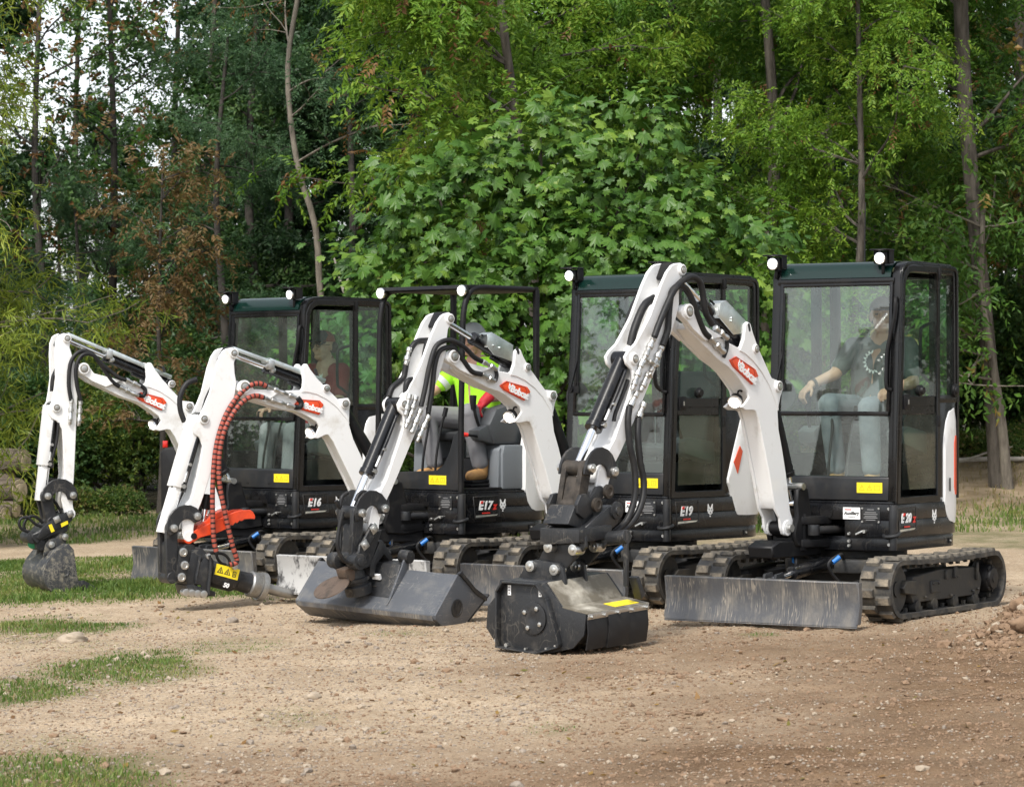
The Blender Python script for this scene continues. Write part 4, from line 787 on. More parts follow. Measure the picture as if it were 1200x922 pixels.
    b = MB(); b.box((tx+.01, y_+.001, .578), (.085, .002, .009)); b.build('badge_underline', 'print_red', h)
    cat_icon(h, (m['ex'], .4805, .632), (-1, 0, 0), (0, 0, 1), .075)
    b = MB(); b.box((m['xs']+.02, .470, .458), (.045, .006, .035)); b.cyl((m['xs']+.02, .470, .458), (m['xs']+.02, .480, .458), .008, n=8, mi=1); b.build('side_marker', ['matt_black', 'zinc'], h)
    if k in ('E20z', 'E19'):
        b = MB(); b.box((.4735, .165, .665), (.003, .125, .078)); b.build('control_sticker', 'print_white', h)
        text_mb('Auxiliary', .030, h, 'lettering', 'print_black', (.4752, .165, .666), (0, 1, 0), (0, 0, 1), .2, .001); text_mb('Control', .016, h, 'lettering', 'print_grey', (.4752, .165, .642), (0, 1, 0), (0, 0, 1), 0, 0)
        b = MB(); b.box((.4755, .14, .690), (.0015, .05, .006)); b.build('print_line', 'print_red', h)
    # swing bracket in front with the swing cylinder
    fx, fy = .78, m['fy']; hx, hy = .62, m['fy']+.10
    b = MB()
    for z in (.44, .59): b.prism([(.44, hy-.13), (hx, hy-.075), (hx+.07, hy-.03), (hx+.07, hy+.04), (hx, hy+.075), (.44, hy+.13)], z, z+.055, 'z')
    b.build('swing_bracket', 'matt_black', root, bevel=.012)
    b = MB(); b.cyl((hx+.02, hy, .42), (hx+.02, hy, .665), .042, n=20); b.build('swing_pin', 'matt_black', root, bevel=.006)
    b = MB(); b.cyl((hx-.02, hy+.10, .555), (.33, hy+.17, .555), .026, n=16); b.cyl((hx+.0, hy+.085, .52), (hx+.0, hy+.085, .59), .04, n=16)
    b.build('swing_cylinder', 'charcoal_panel', root, bevel=.004)
    # white tail cover
    lo_, hi_ = m['cw']; x0 = hi_[0][0]; n = 40; w = .488; xs, dx = m['xs'], m['dx']+.012
    ip = lambda t, x: float(np.interp(-x, [-p[0] for p in t], [p[1] for p in t]))
    path = []; k0 = 14
    for i in range(k0): q = x0+(xs-x0)*i/k0; path.append((q, w, q))
    for i in range(n+1): a = math.pi*i/n; path.append((xs-dx*math.sin(a), w*math.cos(a), xs-.35*min(math.sin(a)*1.6, 1)))
    for i in range(k0-1, -1, -1): q = x0+(xs-x0)*i/k0; path.append((q, -w, q))
    nn = 9; b = MB(); G = []
    for j, (x, y, q) in enumerate(path):
        lo = ip(lo_, q); hi = ip(hi_, q)
        for i in range(nn+1):
            f = i/nn; z = lo+(hi-lo)*f; ins = .022*max(0, (f-.8)/.2)**2+.012*max(0, (.12-f)/.12)**2
            G.append((xs+(x-xs)*(1-ins*1.5) if x < xs else x, y*(1-ins), z))
    F_ = [(j*(nn+1)+i, (j+1)*(nn+1)+i, (j+1)*(nn+1)+i+1, j*(nn+1)+i+1) for j in range(len(path)-1) for i in range(nn)]
    b.add(G, F_); G2 = [(x*.93+.0*z, y*.93, z) for x, y, z in G]; b.add(G2, [f[::-1] for f in F_])
    N_ = len(path)*(nn+1); ring = [j*(nn+1) for j in range(len(path))]; top = [j*(nn+1)+nn for j in range(len(path))]
    for e in (ring, top): b.add([G[i] for i in e]+[G2[i] for i in e], [(i, i+1, len(e)+i+1, len(e)+i) for i in range(len(e)-1)])
    for e in (list(range(nn+1)), list(range(N_-nn-1, N_))): b.add([G[i] for i in e]+[G2[i] for i in e], [(i, i+1, len(e)+i+1, len(e)+i) for i in range(len(e)-1)])
    cwt = b.build('tail_cover', 'white_paint', root, ang=50)
    if k == 'E20z':
        b = MB(); nr, nc = 9, 5; vs = []
        for o_ in (.0035, -.004):
            for i in range(nr):
                z = .77+.40*i/(nr-1); t0, t1 = (.04, .27) if 0 < i < nr-1 else (.10, .24)
                for j in range(nc): a = t0+(t1-t0)*j/(nc-1); vs.append((xs-(dx+o_)*math.sin(a), (w+o_)*math.cos(a), z))
        N_ = nr*nc; q = lambda i, j, l=0: l*N_+i*nc+j
        fs = [(q(i, j), q(i, j+1), q(i+1, j+1), q(i+1, j)) for i in range(nr-1) for j in range(nc-1)]+[(q(i, j, 1), q(i+1, j, 1), q(i+1, j+1, 1), q(i, j+1, 1)) for i in range(nr-1) for j in range(nc-1)]
        fs += [(q(i, j), q(i+1, j), q(i+1, j, 1), q(i, j, 1)) for j in (0, nc-1) for i in range(nr-1)]+[(q(i, j), q(i, j+1), q(i, j+1, 1), q(i, j, 1)) for i in (0, nr-1) for j in range(nc-1)]
        b.add(vs, fs)
        b.build('tail_stripe', 'decal_orange', cwt)
        b = MB(); b.box((-.345, .497, .84), (.012, .006, .09)); b.build('slot', 'print_black', cwt)
    if k == 'E19':
        b = MB(); b.prism([(-.307, .974), (-.383, 1.09), (-.415, 1.05), (-.356, .89)], .487, .4925); b.build('tail_stripe', 'decal_orange', cwt)
    return h
def xa(z): return .455-.085*max(0, (z-.74)/1.5)**1.25
def lit(l, p, a, size):
    q = MB(); q.lathe(p-a*.006, a, [(0, size*1.14), (.012, size*1.14), (.014, size*.98), (.004, size*.95)], 24); q.build('bezel', 'lamp_ring', l)
    q = MB(); q.lathe(p-a*.004, a, [(0, size*.97), (.004, size*.95), (.008, size*.62)], 24); q.build('reflector', 'lamp_glass', l)
    q = MB(); q.lathe(p+a*.002, a, [(0, size*.66), (.008, size*.56), (.014, size*.34), (.017, size*.05)], 20); q.build('lens', 'lamp_lit', l)
def lamp(root, p, size=.035, hood=True, aim=(1, .0, -.10)):
    b = MB(); a = Vector(aim).normalized(); p = Vector(p)
    if hood:
        b.box(p-a*.045+Vector((0, 0, 0)), (.065, .085, .080)); b.box(p+Vector((-.03, 0, .056)), (.13, .125, .010)); b.box(p+Vector((-.06, .055, .012)), (.07, .007, .09)); b.box(p+Vector((-.06, -.055, .012)), (.07, .007, .09)); b.cyl(p+Vector((-.05, 0, -.10)), p+Vector((-.05, 0, -.03)), .012, n=8)
    else: b.lathe(p-a*.05, a, [(0, .015), (.005, size*.9), (.035, size*1.12), (.05, size*1.1)], 20)
    l = b.build('work_light', 'matt_black', root, bevel=.004, seg=1); lit(l, p, a, size); return l
def pane(name, pts, t, mat_, parent):
    """a glass sheet through four corners with thickness t"""
    P = [Vector(p) for p in pts]; n = (P[1]-P[0]).cross(P[3]-P[0]).normalized()*t; b = MB()
    b.add(P+[p+n for p in P], [(0, 3, 2, 1), (4, 5, 6, 7), (0, 1, 5, 4), (1, 2, 6, 5), (2, 3, 7, 6), (3, 0, 4, 7)]); return b.build(name, mat_, parent)
def seat(root, x=-.22, z=1.04):
    b = MB(); b.box((x+.08, 0, .86), (.40, .42, .24)); b.build('seat_base', 'matt_black', root, bevel=.02)
    b = MB(); b.prism([(x-.14, z-.04), (x+.30, z-.02), (x+.32, z+.05), (x+.1, z+.07), (x-.12, z+.06)], -.22, .22); s = b.build('seat', 'seat_fabric', root, bevel=.03, seg=3)
    b = MB(); b.prism([(x-.12, z+.05), (x-.20, z+.58), (x-.26, z+.60), (x-.29, z+.55), (x-.22, z)], -.21, .21); b.build('backrest', 'seat_fabric', s, bevel=.035, seg=3)
def controls(root, x=.13, z=1.06):
    for s in (-1, 1):
        b = MB(); b.prism([(x-.34, z-.10), (x+.02, z-.02), (x+.05, z+.06), (x-.04, z+.10), (x-.34, z+.06)], s*.33-.065, s*.33+.065); c = b.build('console', 'dark_grey_plastic', root, bevel=.02)
        b = MB(); b.tube([(x-.02, s*.33, z+.08), (x+.02, s*.33, z+.17), (x+.03, s*.32, z+.24)], .012, n=8); b.tube([(x+.03, s*.32, z+.22), (x+.035, s*.318, z+.27), (x+.03, s*.315, z+.32)], lambda t: .022+.006*t, n=10); b.build('joystick', 'matt_black', c)
    for s in (-.07, .07):
        b = MB(); b.tube([(.36, s, .78), (.34, s, 1.0), (.29, s, 1.22), (.27, s*1.3, 1.32)], .010, n=7); b.tube([(.275, s*1.25, 1.30), (.262, s*1.4, 1.37)], .018, n=8); b.build('travel_lever', 'matt_black', root)
def sticker_row(parent, y, z, x, s=1.):
    b = MB(); b.box((x, y, z), (.003, .185*s, .068*s)); st = b.build('warning_sticker', 'sticker_yellow', parent)
    for i in range(3):
        c = y+(-.055+i*.055)*s; q = MB(); w = .022*s
        P = [(c-w, z-w*.8), (c+w, z-w*.8), (c, z+w)] if i < 2 else [(c-w, z-w*.8), (c+w, z-w*.8), (c+w, z+w*.8), (c-w, z+w*.8)]
        q.strip(P, .004, x+.001, x+.0024, closed=True, ax='x'); q.box((x+.0018, c, z), (.001, .004, .014)); q.build('warning_symbol', 'sticker_yellow_dark', parent)
def cab(root, m):
    xr = m['xr']; b = MB()
    side = [(xa(.745), .745), (xa(1.1), 1.1), (xa(1.5), 1.5), (xa(1.9), 1.9), (xa(2.12), 2.12)]+[(xa(2.15)-.10+.10*math.cos(R(a)), 2.205+.115*math.sin(R(a))) for a in (10, 30, 50, 70, 90)]
    side += [(-.1, 2.322), (xr+.10, 2.318)]+[(xr+.07+.06*math.cos(R(a)), 2.255+.06*math.sin(R(a))) for a in (95, 120, 150, 175)]+[(xr+.005, 1.9), (xr, 1.4), (xr, .745)]
    for s in (-1, 1): b.strip(side, .062, *sorted((s*.415, s*.472)))
    b.strip(side, .028, .472, .480)                                   # outer lip of the left frame
    for z in (2.20,): b.box((xa(z)-.005, 0, z), (.035, .86, .036)); 
    b.box((xr+.035, 0, 2.26), (.05, .84, .05)); b.box((xr+.03, 0, 1.40), (.05, .84, .07)); b.box((xr+.03, 0, 1.06), (.03, .86, .66)); b.box(((xr+.43)/2, 0, .757), (.43-xr, .90, .02))
    for s in (-1, 1): b.bar((-.215, s*.445, 1.40), (-.205, s*.445, 2.28), .05, .06, up=(1, 0, 0))
    b.box((xr/2-.105, .447, 1.075), (abs(xr)-.215, .050, .64)); b.box((xr/2-.105, .449, 1.42), (abs(xr)-.19, .056, .05))
    b.box((.0, -.447, .90), (.86, .05, .30)); b.box((-.40, -.445, 1.2), (.3, .05, .4))
    cf = b.build('cab_frame', 'cab_frame_black', root, bevel=.012)
    b = MB(); b.cyl((xr+.065, .470, 1.475), (xr+.065, .492, 1.475), .046, n=24); b.cyl((xr+.065, .490, 1.475), (xr+.065, .502, 1.475), .030, .024, n=20); b.build('round_catch', 'matt_black', cf, bevel=.004)
    for z, x in ((2.29, -.20), (1.30, -.19)): b = MB(); b.box((x, .486, z-.03), (.028, .02, .075)); b.build('hinge', 'matt_black', cf, bevel=.005)
    # roof with its dark green front window
    b = MB(); b.prism([(.235, 2.327), (.10, 2.338), (xr+.08, 2.332), (xr+.02, 2.30), (xr+.02, 2.285), (.235, 2.29)], -.455, .455); b.build('roof', 'cab_frame_black', root, bevel=.014)
    b = MB(); xf = xa(2.2); b.strip([(.225, 2.334), (.29, 2.328), (xf-.035, 2.305), (xf-.008, 2.268), (xf+.004, 2.222)][::-1], .012, -.412, .402); b.build('roof_window', 'roof_green', root, ang=70)
    # windscreen in two sheets, frame bars
    f = MB(); zs = (1.335, 2.182); f.box((xa(1.322)+.006, .01, 1.322), (.022, .815, .030))
    for s in (-.397, .412): f.bar((xa(1.33)+.004, s, 1.33), (xa(2.19)+.004, s, 2.19), .022, .022, up=(1, 0, 0))
    f.bar((xa(2.175)+.004, -.40, 2.176), (xa(2.175)+.004, .412, 2.176), .02, .022, up=(1, 0, 0)); w = f.build('windscreen_frame', 'cab_frame_black', root, bevel=.004)
    pane('windscreen', [(xa(zs[0])+.002, -.39, zs[0]), (xa(zs[0])+.002, .405, zs[0]), (xa(zs[1])+.002, .405, zs[1]), (xa(zs[1])+.002, -.39, zs[1])], .006, 'windscreen_glass', w)
    pane('lower_windscreen', [(xa(.91)-.004, -.415, .91), (xa(.91)-.004, .42, .91), (xa(1.31)-.004, .42, 1.31), (xa(1.31)-.004, -.415, 1.31)], .006, 'windscreen_glass', w)
    b = MB(); b.prism([(.44, .748), (.462, .752), (.455, .90), (.440, .912), (.415, .905), (.415, .748)], -.435, .425); sk = b.build('front_skirt', 'charcoal_panel', root, bevel=.008)
    sticker_row(sk, .29, .835, .4615)
    b = MB(); b.cyl((.45, -.40, 1.50), (.485, -.40, 1.50), .022, n=14); b.box((.462, -.375, 1.50), (.02, .09, .05)); b.bar((.485, -.395, 1.50), (xa(1.95)+.03, -.372, 1.74), .009, .014); b.bar((xa(1.55)+.02, -.365, 1.50), (xa(2.13)+.02, -.373, 2.13), .012, .014); b.bar((xa(1.6)+.02, -.38, 1.55), (xa(1.9)+.03, -.36, 1.95), .008, .010); b.build('wiper', 'matt_black', root)
    b = MB(); b.lathe((xa(1.48)-.008, -.385, 1.45), (1, 0, 0), [(0, .105), (.004, .105)], 24); b.build('wiper_motor_cover', 'charcoal_panel', root)
    b = MB(); b.tube([(xa(2.08)+.01, .445, 2.085), (xa(2.04)+.035, .458, 2.06), (xa(1.95)+.035, .452, 1.96), (xa(1.8)+.035, .418, 1.80), (xa(1.7)+.035, .405, 1.70), (xa(1.55)+.035, .405, 1.52), (xa(1.5)+.025, .412, 1.485), (xa(1.48)+.005, .43, 1.48)], .0125, n=9); b.build('grab_rail', 'matt_black', root)
    # door
    dz = .775; door = [(xa(dz)-.062, dz), (-.172, dz), (-.172, 2.262)]+[(xa(2.1)-.17+.105*math.cos(R(a)), 2.155+.105*math.sin(R(a))) for a in (90, 65, 40, 15)]+[(xa(1.5)-.062, 1.5)]
    b = MB(); b.strip(door, .048, .462, .484, closed=True); b.box((.115, .4725, 1.405), (.50, .020, .07)); b.box((.115, .4725, 1.345), (.50, .018, .06))
    d = b.build('door', 'cab_frame_black', root, bevel=.005, seg=1)
    b = MB(); b.box((.315, .488, 1.40), (.075, .014, .10)); b.box((.315, .497, 1.40), (.04, .008, .055)); b.build('door_handle', 'matt_black', d, bevel=.006)
    b = MB(); b.box((.312, .502, 1.40), (.012, .004, .03)); b.build('key_plate', 'zinc', d)
    b = MB(); b.lathe((.14, .482, 1.475), (0, 1, 0), [(0, .03), (.012, .038), (.03, .038), (.036, .028), (.05, .024), (.05, .001)], 20); b.build('door_latch', 'matt_black', d)
    pane('door_window', [(xa(1.45)-.10, .470, 1.435), (-.215, .470, 1.435), (-.215, .470, 2.222), (xa(2.2)-.10, .470, 2.222)], .005, 'side_glass', d)
    pane('lower_door_window', [(xa(.85)-.105, .470, .82), (-.215, .470, .82), (-.215, .470, 1.322), (xa(1.3)-.105, .470, 1.322)], .005, 'side_glass', d)
    b = MB(); b.tube([(-.16, .44, 1.93), (-.07, .425, 1.90), (-.045, .42, 1.86), (-.045, .42, 1.62), (-.075, .425, 1.58), (-.15, .44, 1.53)], .012, n=8); b.build('inner_grip', 'matt_black', d)
    pane('rear_side_window', [(-.235, .450, 1.44), (xr+.05, .450, 1.44), (xr+.06, .450, 2.262), (-.235, .450, 2.262)], .005, 'side_glass', root)
    pane('right_window', [(xr+.05, -.452, 1.04), (.38, -.452, 1.04), (.32, -.452, 2.262), (xr+.06, -.452, 2.262)], .005, 'side_glass', root)
    pane('rear_window', [(xr+.03, -.40, 1.43), (xr+.03, .40, 1.43), (xr+.03, .40, 2.24), (xr+.03, -.40, 2.24)], .005, 'side_glass', root)
    lamp(root, (.44, -.44, 2.325)); lamp(root, (.42, .345, 2.345))
    seat(root, z=1.04 if m['k'] != 'E20z' else 1.20); controls(root, z=1.06 if m['k'] != 'E20z' else 1.14)
def canopy(root, m):
    b = MB(); b.box((.02, 0, .757), (.86, .90, .02)); b.build('floor', 'matt_black', root, bevel=.006)
    xr = m['xr']; w = .45
    b = MB(); b.prism([(.43, 2.262), (.40, 2.29), (xr-.02, 2.29), (xr-.02, 2.262)], -w-.01, w+.01); b.prism([(.40, 2.25), (xr, 2.25), (xr, 2.262), (.40, 2.262)], -w+.03, w-.03, mi=1); rf = b.build('canopy_roof', ['matt_black', 'rusty_steel'], root, bevel=.012)
    for s in (-1, 1):
        b = MB(); b.tube([(.455, s*w, .74), (.455, s*w, 1.2), (.44, s*w, 1.9), (.425, s*w, 2.1), (.38, s*w, 2.215), (.28, s*w, 2.268), (.0, s*w, 2.272), (xr+.05, s*w, 2.272)], .022, n=12); b.build('front_post', 'matt_black', root)
        b = MB(); b.bar((xr+.0, s*w, .9), (xr+.0, s*w, 2.27), .04, .04); b.build('rear_post', 'matt_black', root, bevel=.008)
        lamp(root, (.44, s*(w-.01), 2.245), .038, hood=False)
    b = MB(); b.bar((xr, -w, 2.25), (xr, w, 2.25), .04, .04); b.bar((.40, -w, 2.25), (.40, w, 2.25), .035, .035); b.build('roof_bar', 'matt_black', root, bevel=.006)
    # front cowl that sweeps up to the left post
    cow = [(-.44, .75), (-.44, .87), (-.10, .885), (.18, .895), (.26, .94), (.32, 1.03), (.37, 1.16), (.425, 1.20), (.445, 1.20), (.445, .75)]
    b = MB(); b.prism(cow, .425, .455, 'x'); c = b.build('front_cowl', 'charcoal_panel', root, bevel=.008); sticker_row(c, .20, .825, .4555)
    b = MB(); b.prism([(.02, .75), (.02, 1.02), (.0, 1.085), (-.28, 1.085), (-.30, .75)], .20, .462); b.prism([(.05, .75), (.04, 1.05), (.01, 1.075), (.01, .75)], .34, .44); b.build('side_box', 'grey_plastic', root, bevel=.018)
    b = MB(); b.prism([(.10, .75), (.08, 1.16), (-.30, 1.16), (-.30, .75)], -.44, -.24); b.build('right_console_box', 'grey_plastic', root, bevel=.02)
    b = MB(); b.prism([(.06, 1.09), (.12, 1.24), (.04, 1.36), (-.14, 1.40), (-.30, 1.30), (-.28, 1.09)], .27, .42); b.build('left_armrest', 'dark_grey_plastic', root, bevel=.03)
    b = MB(); b.tube([(-.10, .36, 1.11), (.10, .37, 1.12), (.18, .36, 1.15), (.27, .32, 1.165)], .010, n=7); b.tube([(.26, .325, 1.163), (.295, .31, 1.168)], .016, n=8, mi=1); b.build('safety_lever', ['matt_black', 'print_red'], root)
    b = MB(); b.box((.0, .0, .785), (.5, .7, .02)); b.build('floor_mat', 'rubber_black', root, bevel=.008)
    seat(root, x=-.24, z=1.13); controls(root, .16, 1.14)
def base_machine(m):
    r = empty('mini_excavator', (m['O'][0], m['O'][1], m['zb']), R(-90-m['th'])); tag(r, m['label'], 'excavator', 'mini excavators parked in a row'); m['root'] = r
    undercarriage(r, m); house(r, m); (cab if m['cab'] else canopy)(r, m)
for m in MACH: base_machine(m)

# ------------------------------------------------------------------ booms, arms, cylinders, hoses and tools
NAMES = ('foot', 'tip', 'cylb', 'ear', 'bc', 'top', 'bk', 'lk', 'bp', 'rp', 'cp')
PIN = {
 'E20z': dict(zip(NAMES, [(-0.006,0.572),(1.133,1.97),(0.362,1.743),(0.434,1.886),(0.111,1.502),(1.169,2.229),(1.659,1.667),(1.89,0.982),(1.967,0.862),(2.113,1.005),(2.08,0.785)])),
 'E19': dict(zip(NAMES, [(-0.005,0.611),(1.09,1.711),(0.378,1.638),(0.47,1.761),(0.146,1.441),(1.106,1.968),(1.517,1.381),(1.707,0.683),(1.773,0.549),(1.905,0.657),(1.852,0.443)])),
 'E17z': dict(zip(NAMES, [(-0.004,0.526),(1.122,1.506),(0.439,1.494),(0.524,1.618),(0.287,1.38),(1.197,1.75),(1.435,1.27),(1.5,0.567),(1.553,0.422),(1.684,0.484),(1.691,0.129)])),
 'E16': dict(zip(NAMES, [(-0.002,0.465),(1.172,1.657),(0.413,1.534),(0.482,1.659),(0.266,1.352),(1.305,1.9),(1.393,1.343),(1.264,0.638),(1.273,0.487),(1.474,0.634),(1.387,0.444)])),
}
BOOM = [(0.004,0.524),(-0.068,0.546),(-0.084,0.595),(-0.039,0.684),(-0.02,0.792),(0.008,0.929),(0.049,1.084),(0.092,1.221),(0.103,1.338),(0.068,1.439),(0.039,1.489),(0.054,1.528),(0.122,1.545),(0.169,1.556),(0.247,1.656),(0.329,1.76),(0.389,1.855),(0.412,1.909),(0.443,1.92),(0.474,1.908),(0.485,1.874),(0.494,1.806),(0.517,1.758),(0.54,1.748),(0.669,1.786),(0.873,1.859),(1.034,1.918),(1.066,1.966),(1.089,2.003),(1.133,2.013),(1.187,1.998),(1.205,1.968),(1.187,1.937),(1.133,1.906),(1.08,1.853),(0.957,1.783),(0.771,1.675),(0.651,1.625),(0.584,1.587),(0.514,1.532),(0.443,1.472),(0.424,1.428),(0.462,1.395),(0.51,1.368),(0.462,1.348),(0.379,1.348),(0.348,1.339),(0.313,1.28),(0.263,1.126),(0.197,0.932),(0.153,0.777),(0.13,0.698),(0.078,0.639),(0.068,0.58),(0.045,0.532)]
BOOM_CORE = [(-0.034,0.686),(-0.01,0.794),(0.059,1.086),(0.112,1.338),(0.132,1.489),(0.223,1.6),(0.377,1.721),(0.537,1.738),(0.668,1.778),(0.871,1.848),(1.007,1.9),(1.034,1.859),(0.939,1.783),(0.761,1.673),(0.64,1.622),(0.575,1.582),(0.504,1.53),(0.429,1.467),(0.367,1.395),(0.334,1.334),(0.303,1.278),(0.252,1.128),(0.185,0.932),(0.137,0.775),(0.117,0.702)]
BOOM_LIP = [(0.537,1.73),(0.49,1.802),(0.471,1.901),(0.443,1.913),(0.415,1.905),(0.392,1.854),(0.334,1.757),(0.252,1.653),(0.175,1.553),(0.127,1.511),(0.107,1.433),(0.098,1.338),(0.137,1.405),(0.204,1.506),(0.291,1.594),(0.386,1.665),(0.471,1.709)]
FORK = [(0.752,1.817),(0.873,1.856),(1.034,1.916),(1.066,1.966),(1.089,2.003),(1.133,2.013),(1.187,1.998),(1.205,1.968),(1.187,1.937),(1.133,1.906),(1.071,1.856),(0.944,1.788)]
DECAL = [(0.649,1.669),(0.583,1.693),(0.366,1.611),(0.336,1.569),(0.404,1.511),(0.614,1.628)]
DECAL_IN = [(0.631,1.668),(0.58,1.685),(0.396,1.614),(0.381,1.587),(0.42,1.528),(0.604,1.631)]
LOGO = [(0.545,1.639),(0.453,1.582),(0.583,1.673),(0.374,1.561)]
BLIGHT = [(0.497,1.4)]
KP = [(-0.067,0.826),(-0.116,0.842),(-0.185,0.835),(-0.215,0.726),(-0.245,0.612),(-0.356,0.592),(-0.376,0.46),(-0.205,0.439),(-0.057,0.45),(-0.027,0.535),(-0.067,0.641),(-0.057,0.731)]
KPB = [(0.119,0.49),(-0.376,0.483),(-0.376,0.381),(0.187,0.376),(0.206,0.455)]
KBASE = [(-0.192,0.725)]
ARM = [(1.231,2.267),(1.169,2.274),(1.133,2.249),(1.142,2.206),(1.178,2.156),(1.191,2.076),(1.191,2.012),(1.223,1.925),(1.276,1.823),(1.355,1.721),(1.538,1.45),(1.714,1.194),(1.78,1.102),(1.854,1.013),(1.905,0.91),(1.913,0.853),(1.955,0.823),(2.014,0.835),(2.03,0.882),(2.005,0.985),(1.938,1.077),(1.846,1.179),(1.71,1.429),(1.659,1.534),(1.676,1.602),(1.727,1.633),(1.744,1.68),(1.71,1.717),(1.638,1.763),(1.564,1.846),(1.488,1.939),(1.428,2.043),(1.381,2.125),(1.32,2.211),(1.267,2.255)]
ARM_CORE = [(1.65,1.534),(1.702,1.429),(1.838,1.179),(1.93,1.077),(1.997,0.985),(2.014,0.913),(1.922,0.91),(1.863,1.013),(1.788,1.103),(1.722,1.194),(1.547,1.45),(1.364,1.721),(1.285,1.823),(1.231,1.925),(1.2,2.049),(1.205,2.129),(1.285,2.047),(1.346,1.928),(1.434,1.815),(1.564,1.734),(1.625,1.644)]
def affine(src, dst):
    A = np.array([[p[0], p[1], 1] for p in src]); X = np.linalg.solve(A, np.array(dst)); return lambda P: [tuple((np.array([p[0], p[1], 1])@X).tolist()) for p in P]
PE = PIN['E20z']
def crescent(a, b, bulge, w, n=10):
    a, b = np.array(a), np.array(b); c = (a+b)/2; d = (b-a); L = np.linalg.norm(d); d = d/L; h = np.array([-d[1], d[0]]); h = h if h[1] > 0 else -h
    out = []; inn = []; R_ = (L*L/4+bulge*bulge)/(2*bulge); o = c+h*(bulge-R_); a0 = math.atan2(a[1]-o[1], a[0]-o[0]); a1 = math.atan2(b[1]-o[1], b[0]-o[0])
    if a1-a0 > math.pi: a1 -= 2*math.pi
    if a0-a1 > math.pi: a1 += 2*math.pi
    ex = .04/R_; s = 1 if a1 > a0 else -1; a0 -= s*ex; a1 += s*ex
    for i in range(n+1):
        t = a0+(a1-a0)*i/n; k = w*(.5+.12*math.sin(math.pi*i/n)); out.append((o[0]+(R_+k)*math.cos(t), o[1]+(R_+k)*math.sin(t))); inn.append((o[0]+(R_-k)*math.cos(t), o[1]+(R_-k)*math.sin(t)))
    return out+inn[::-1]
def capsule2(a, b, ra, rb, n=7):
    a, b = np.array(a, float), np.array(b, float); t = math.atan2(b[1]-a[1], b[0]-a[0]); P = []
    for i in range(n+1): q = t+math.pi/2+math.pi*i/n; P.append((a[0]+ra*math.cos(q), a[1]+ra*math.sin(q)))
    for i in range(n+1): q = t-math.pi/2+math.pi*i/n; P.append((b[0]+rb*math.cos(q), b[1]+rb*math.sin(q)))
    return P
def v3(p, n=0.): return Vector((p[0], n, p[1]))
def lp(a, b, t): return (a[0]+(b[0]-a[0])*t, a[1]+(b[1]-a[1])*t)
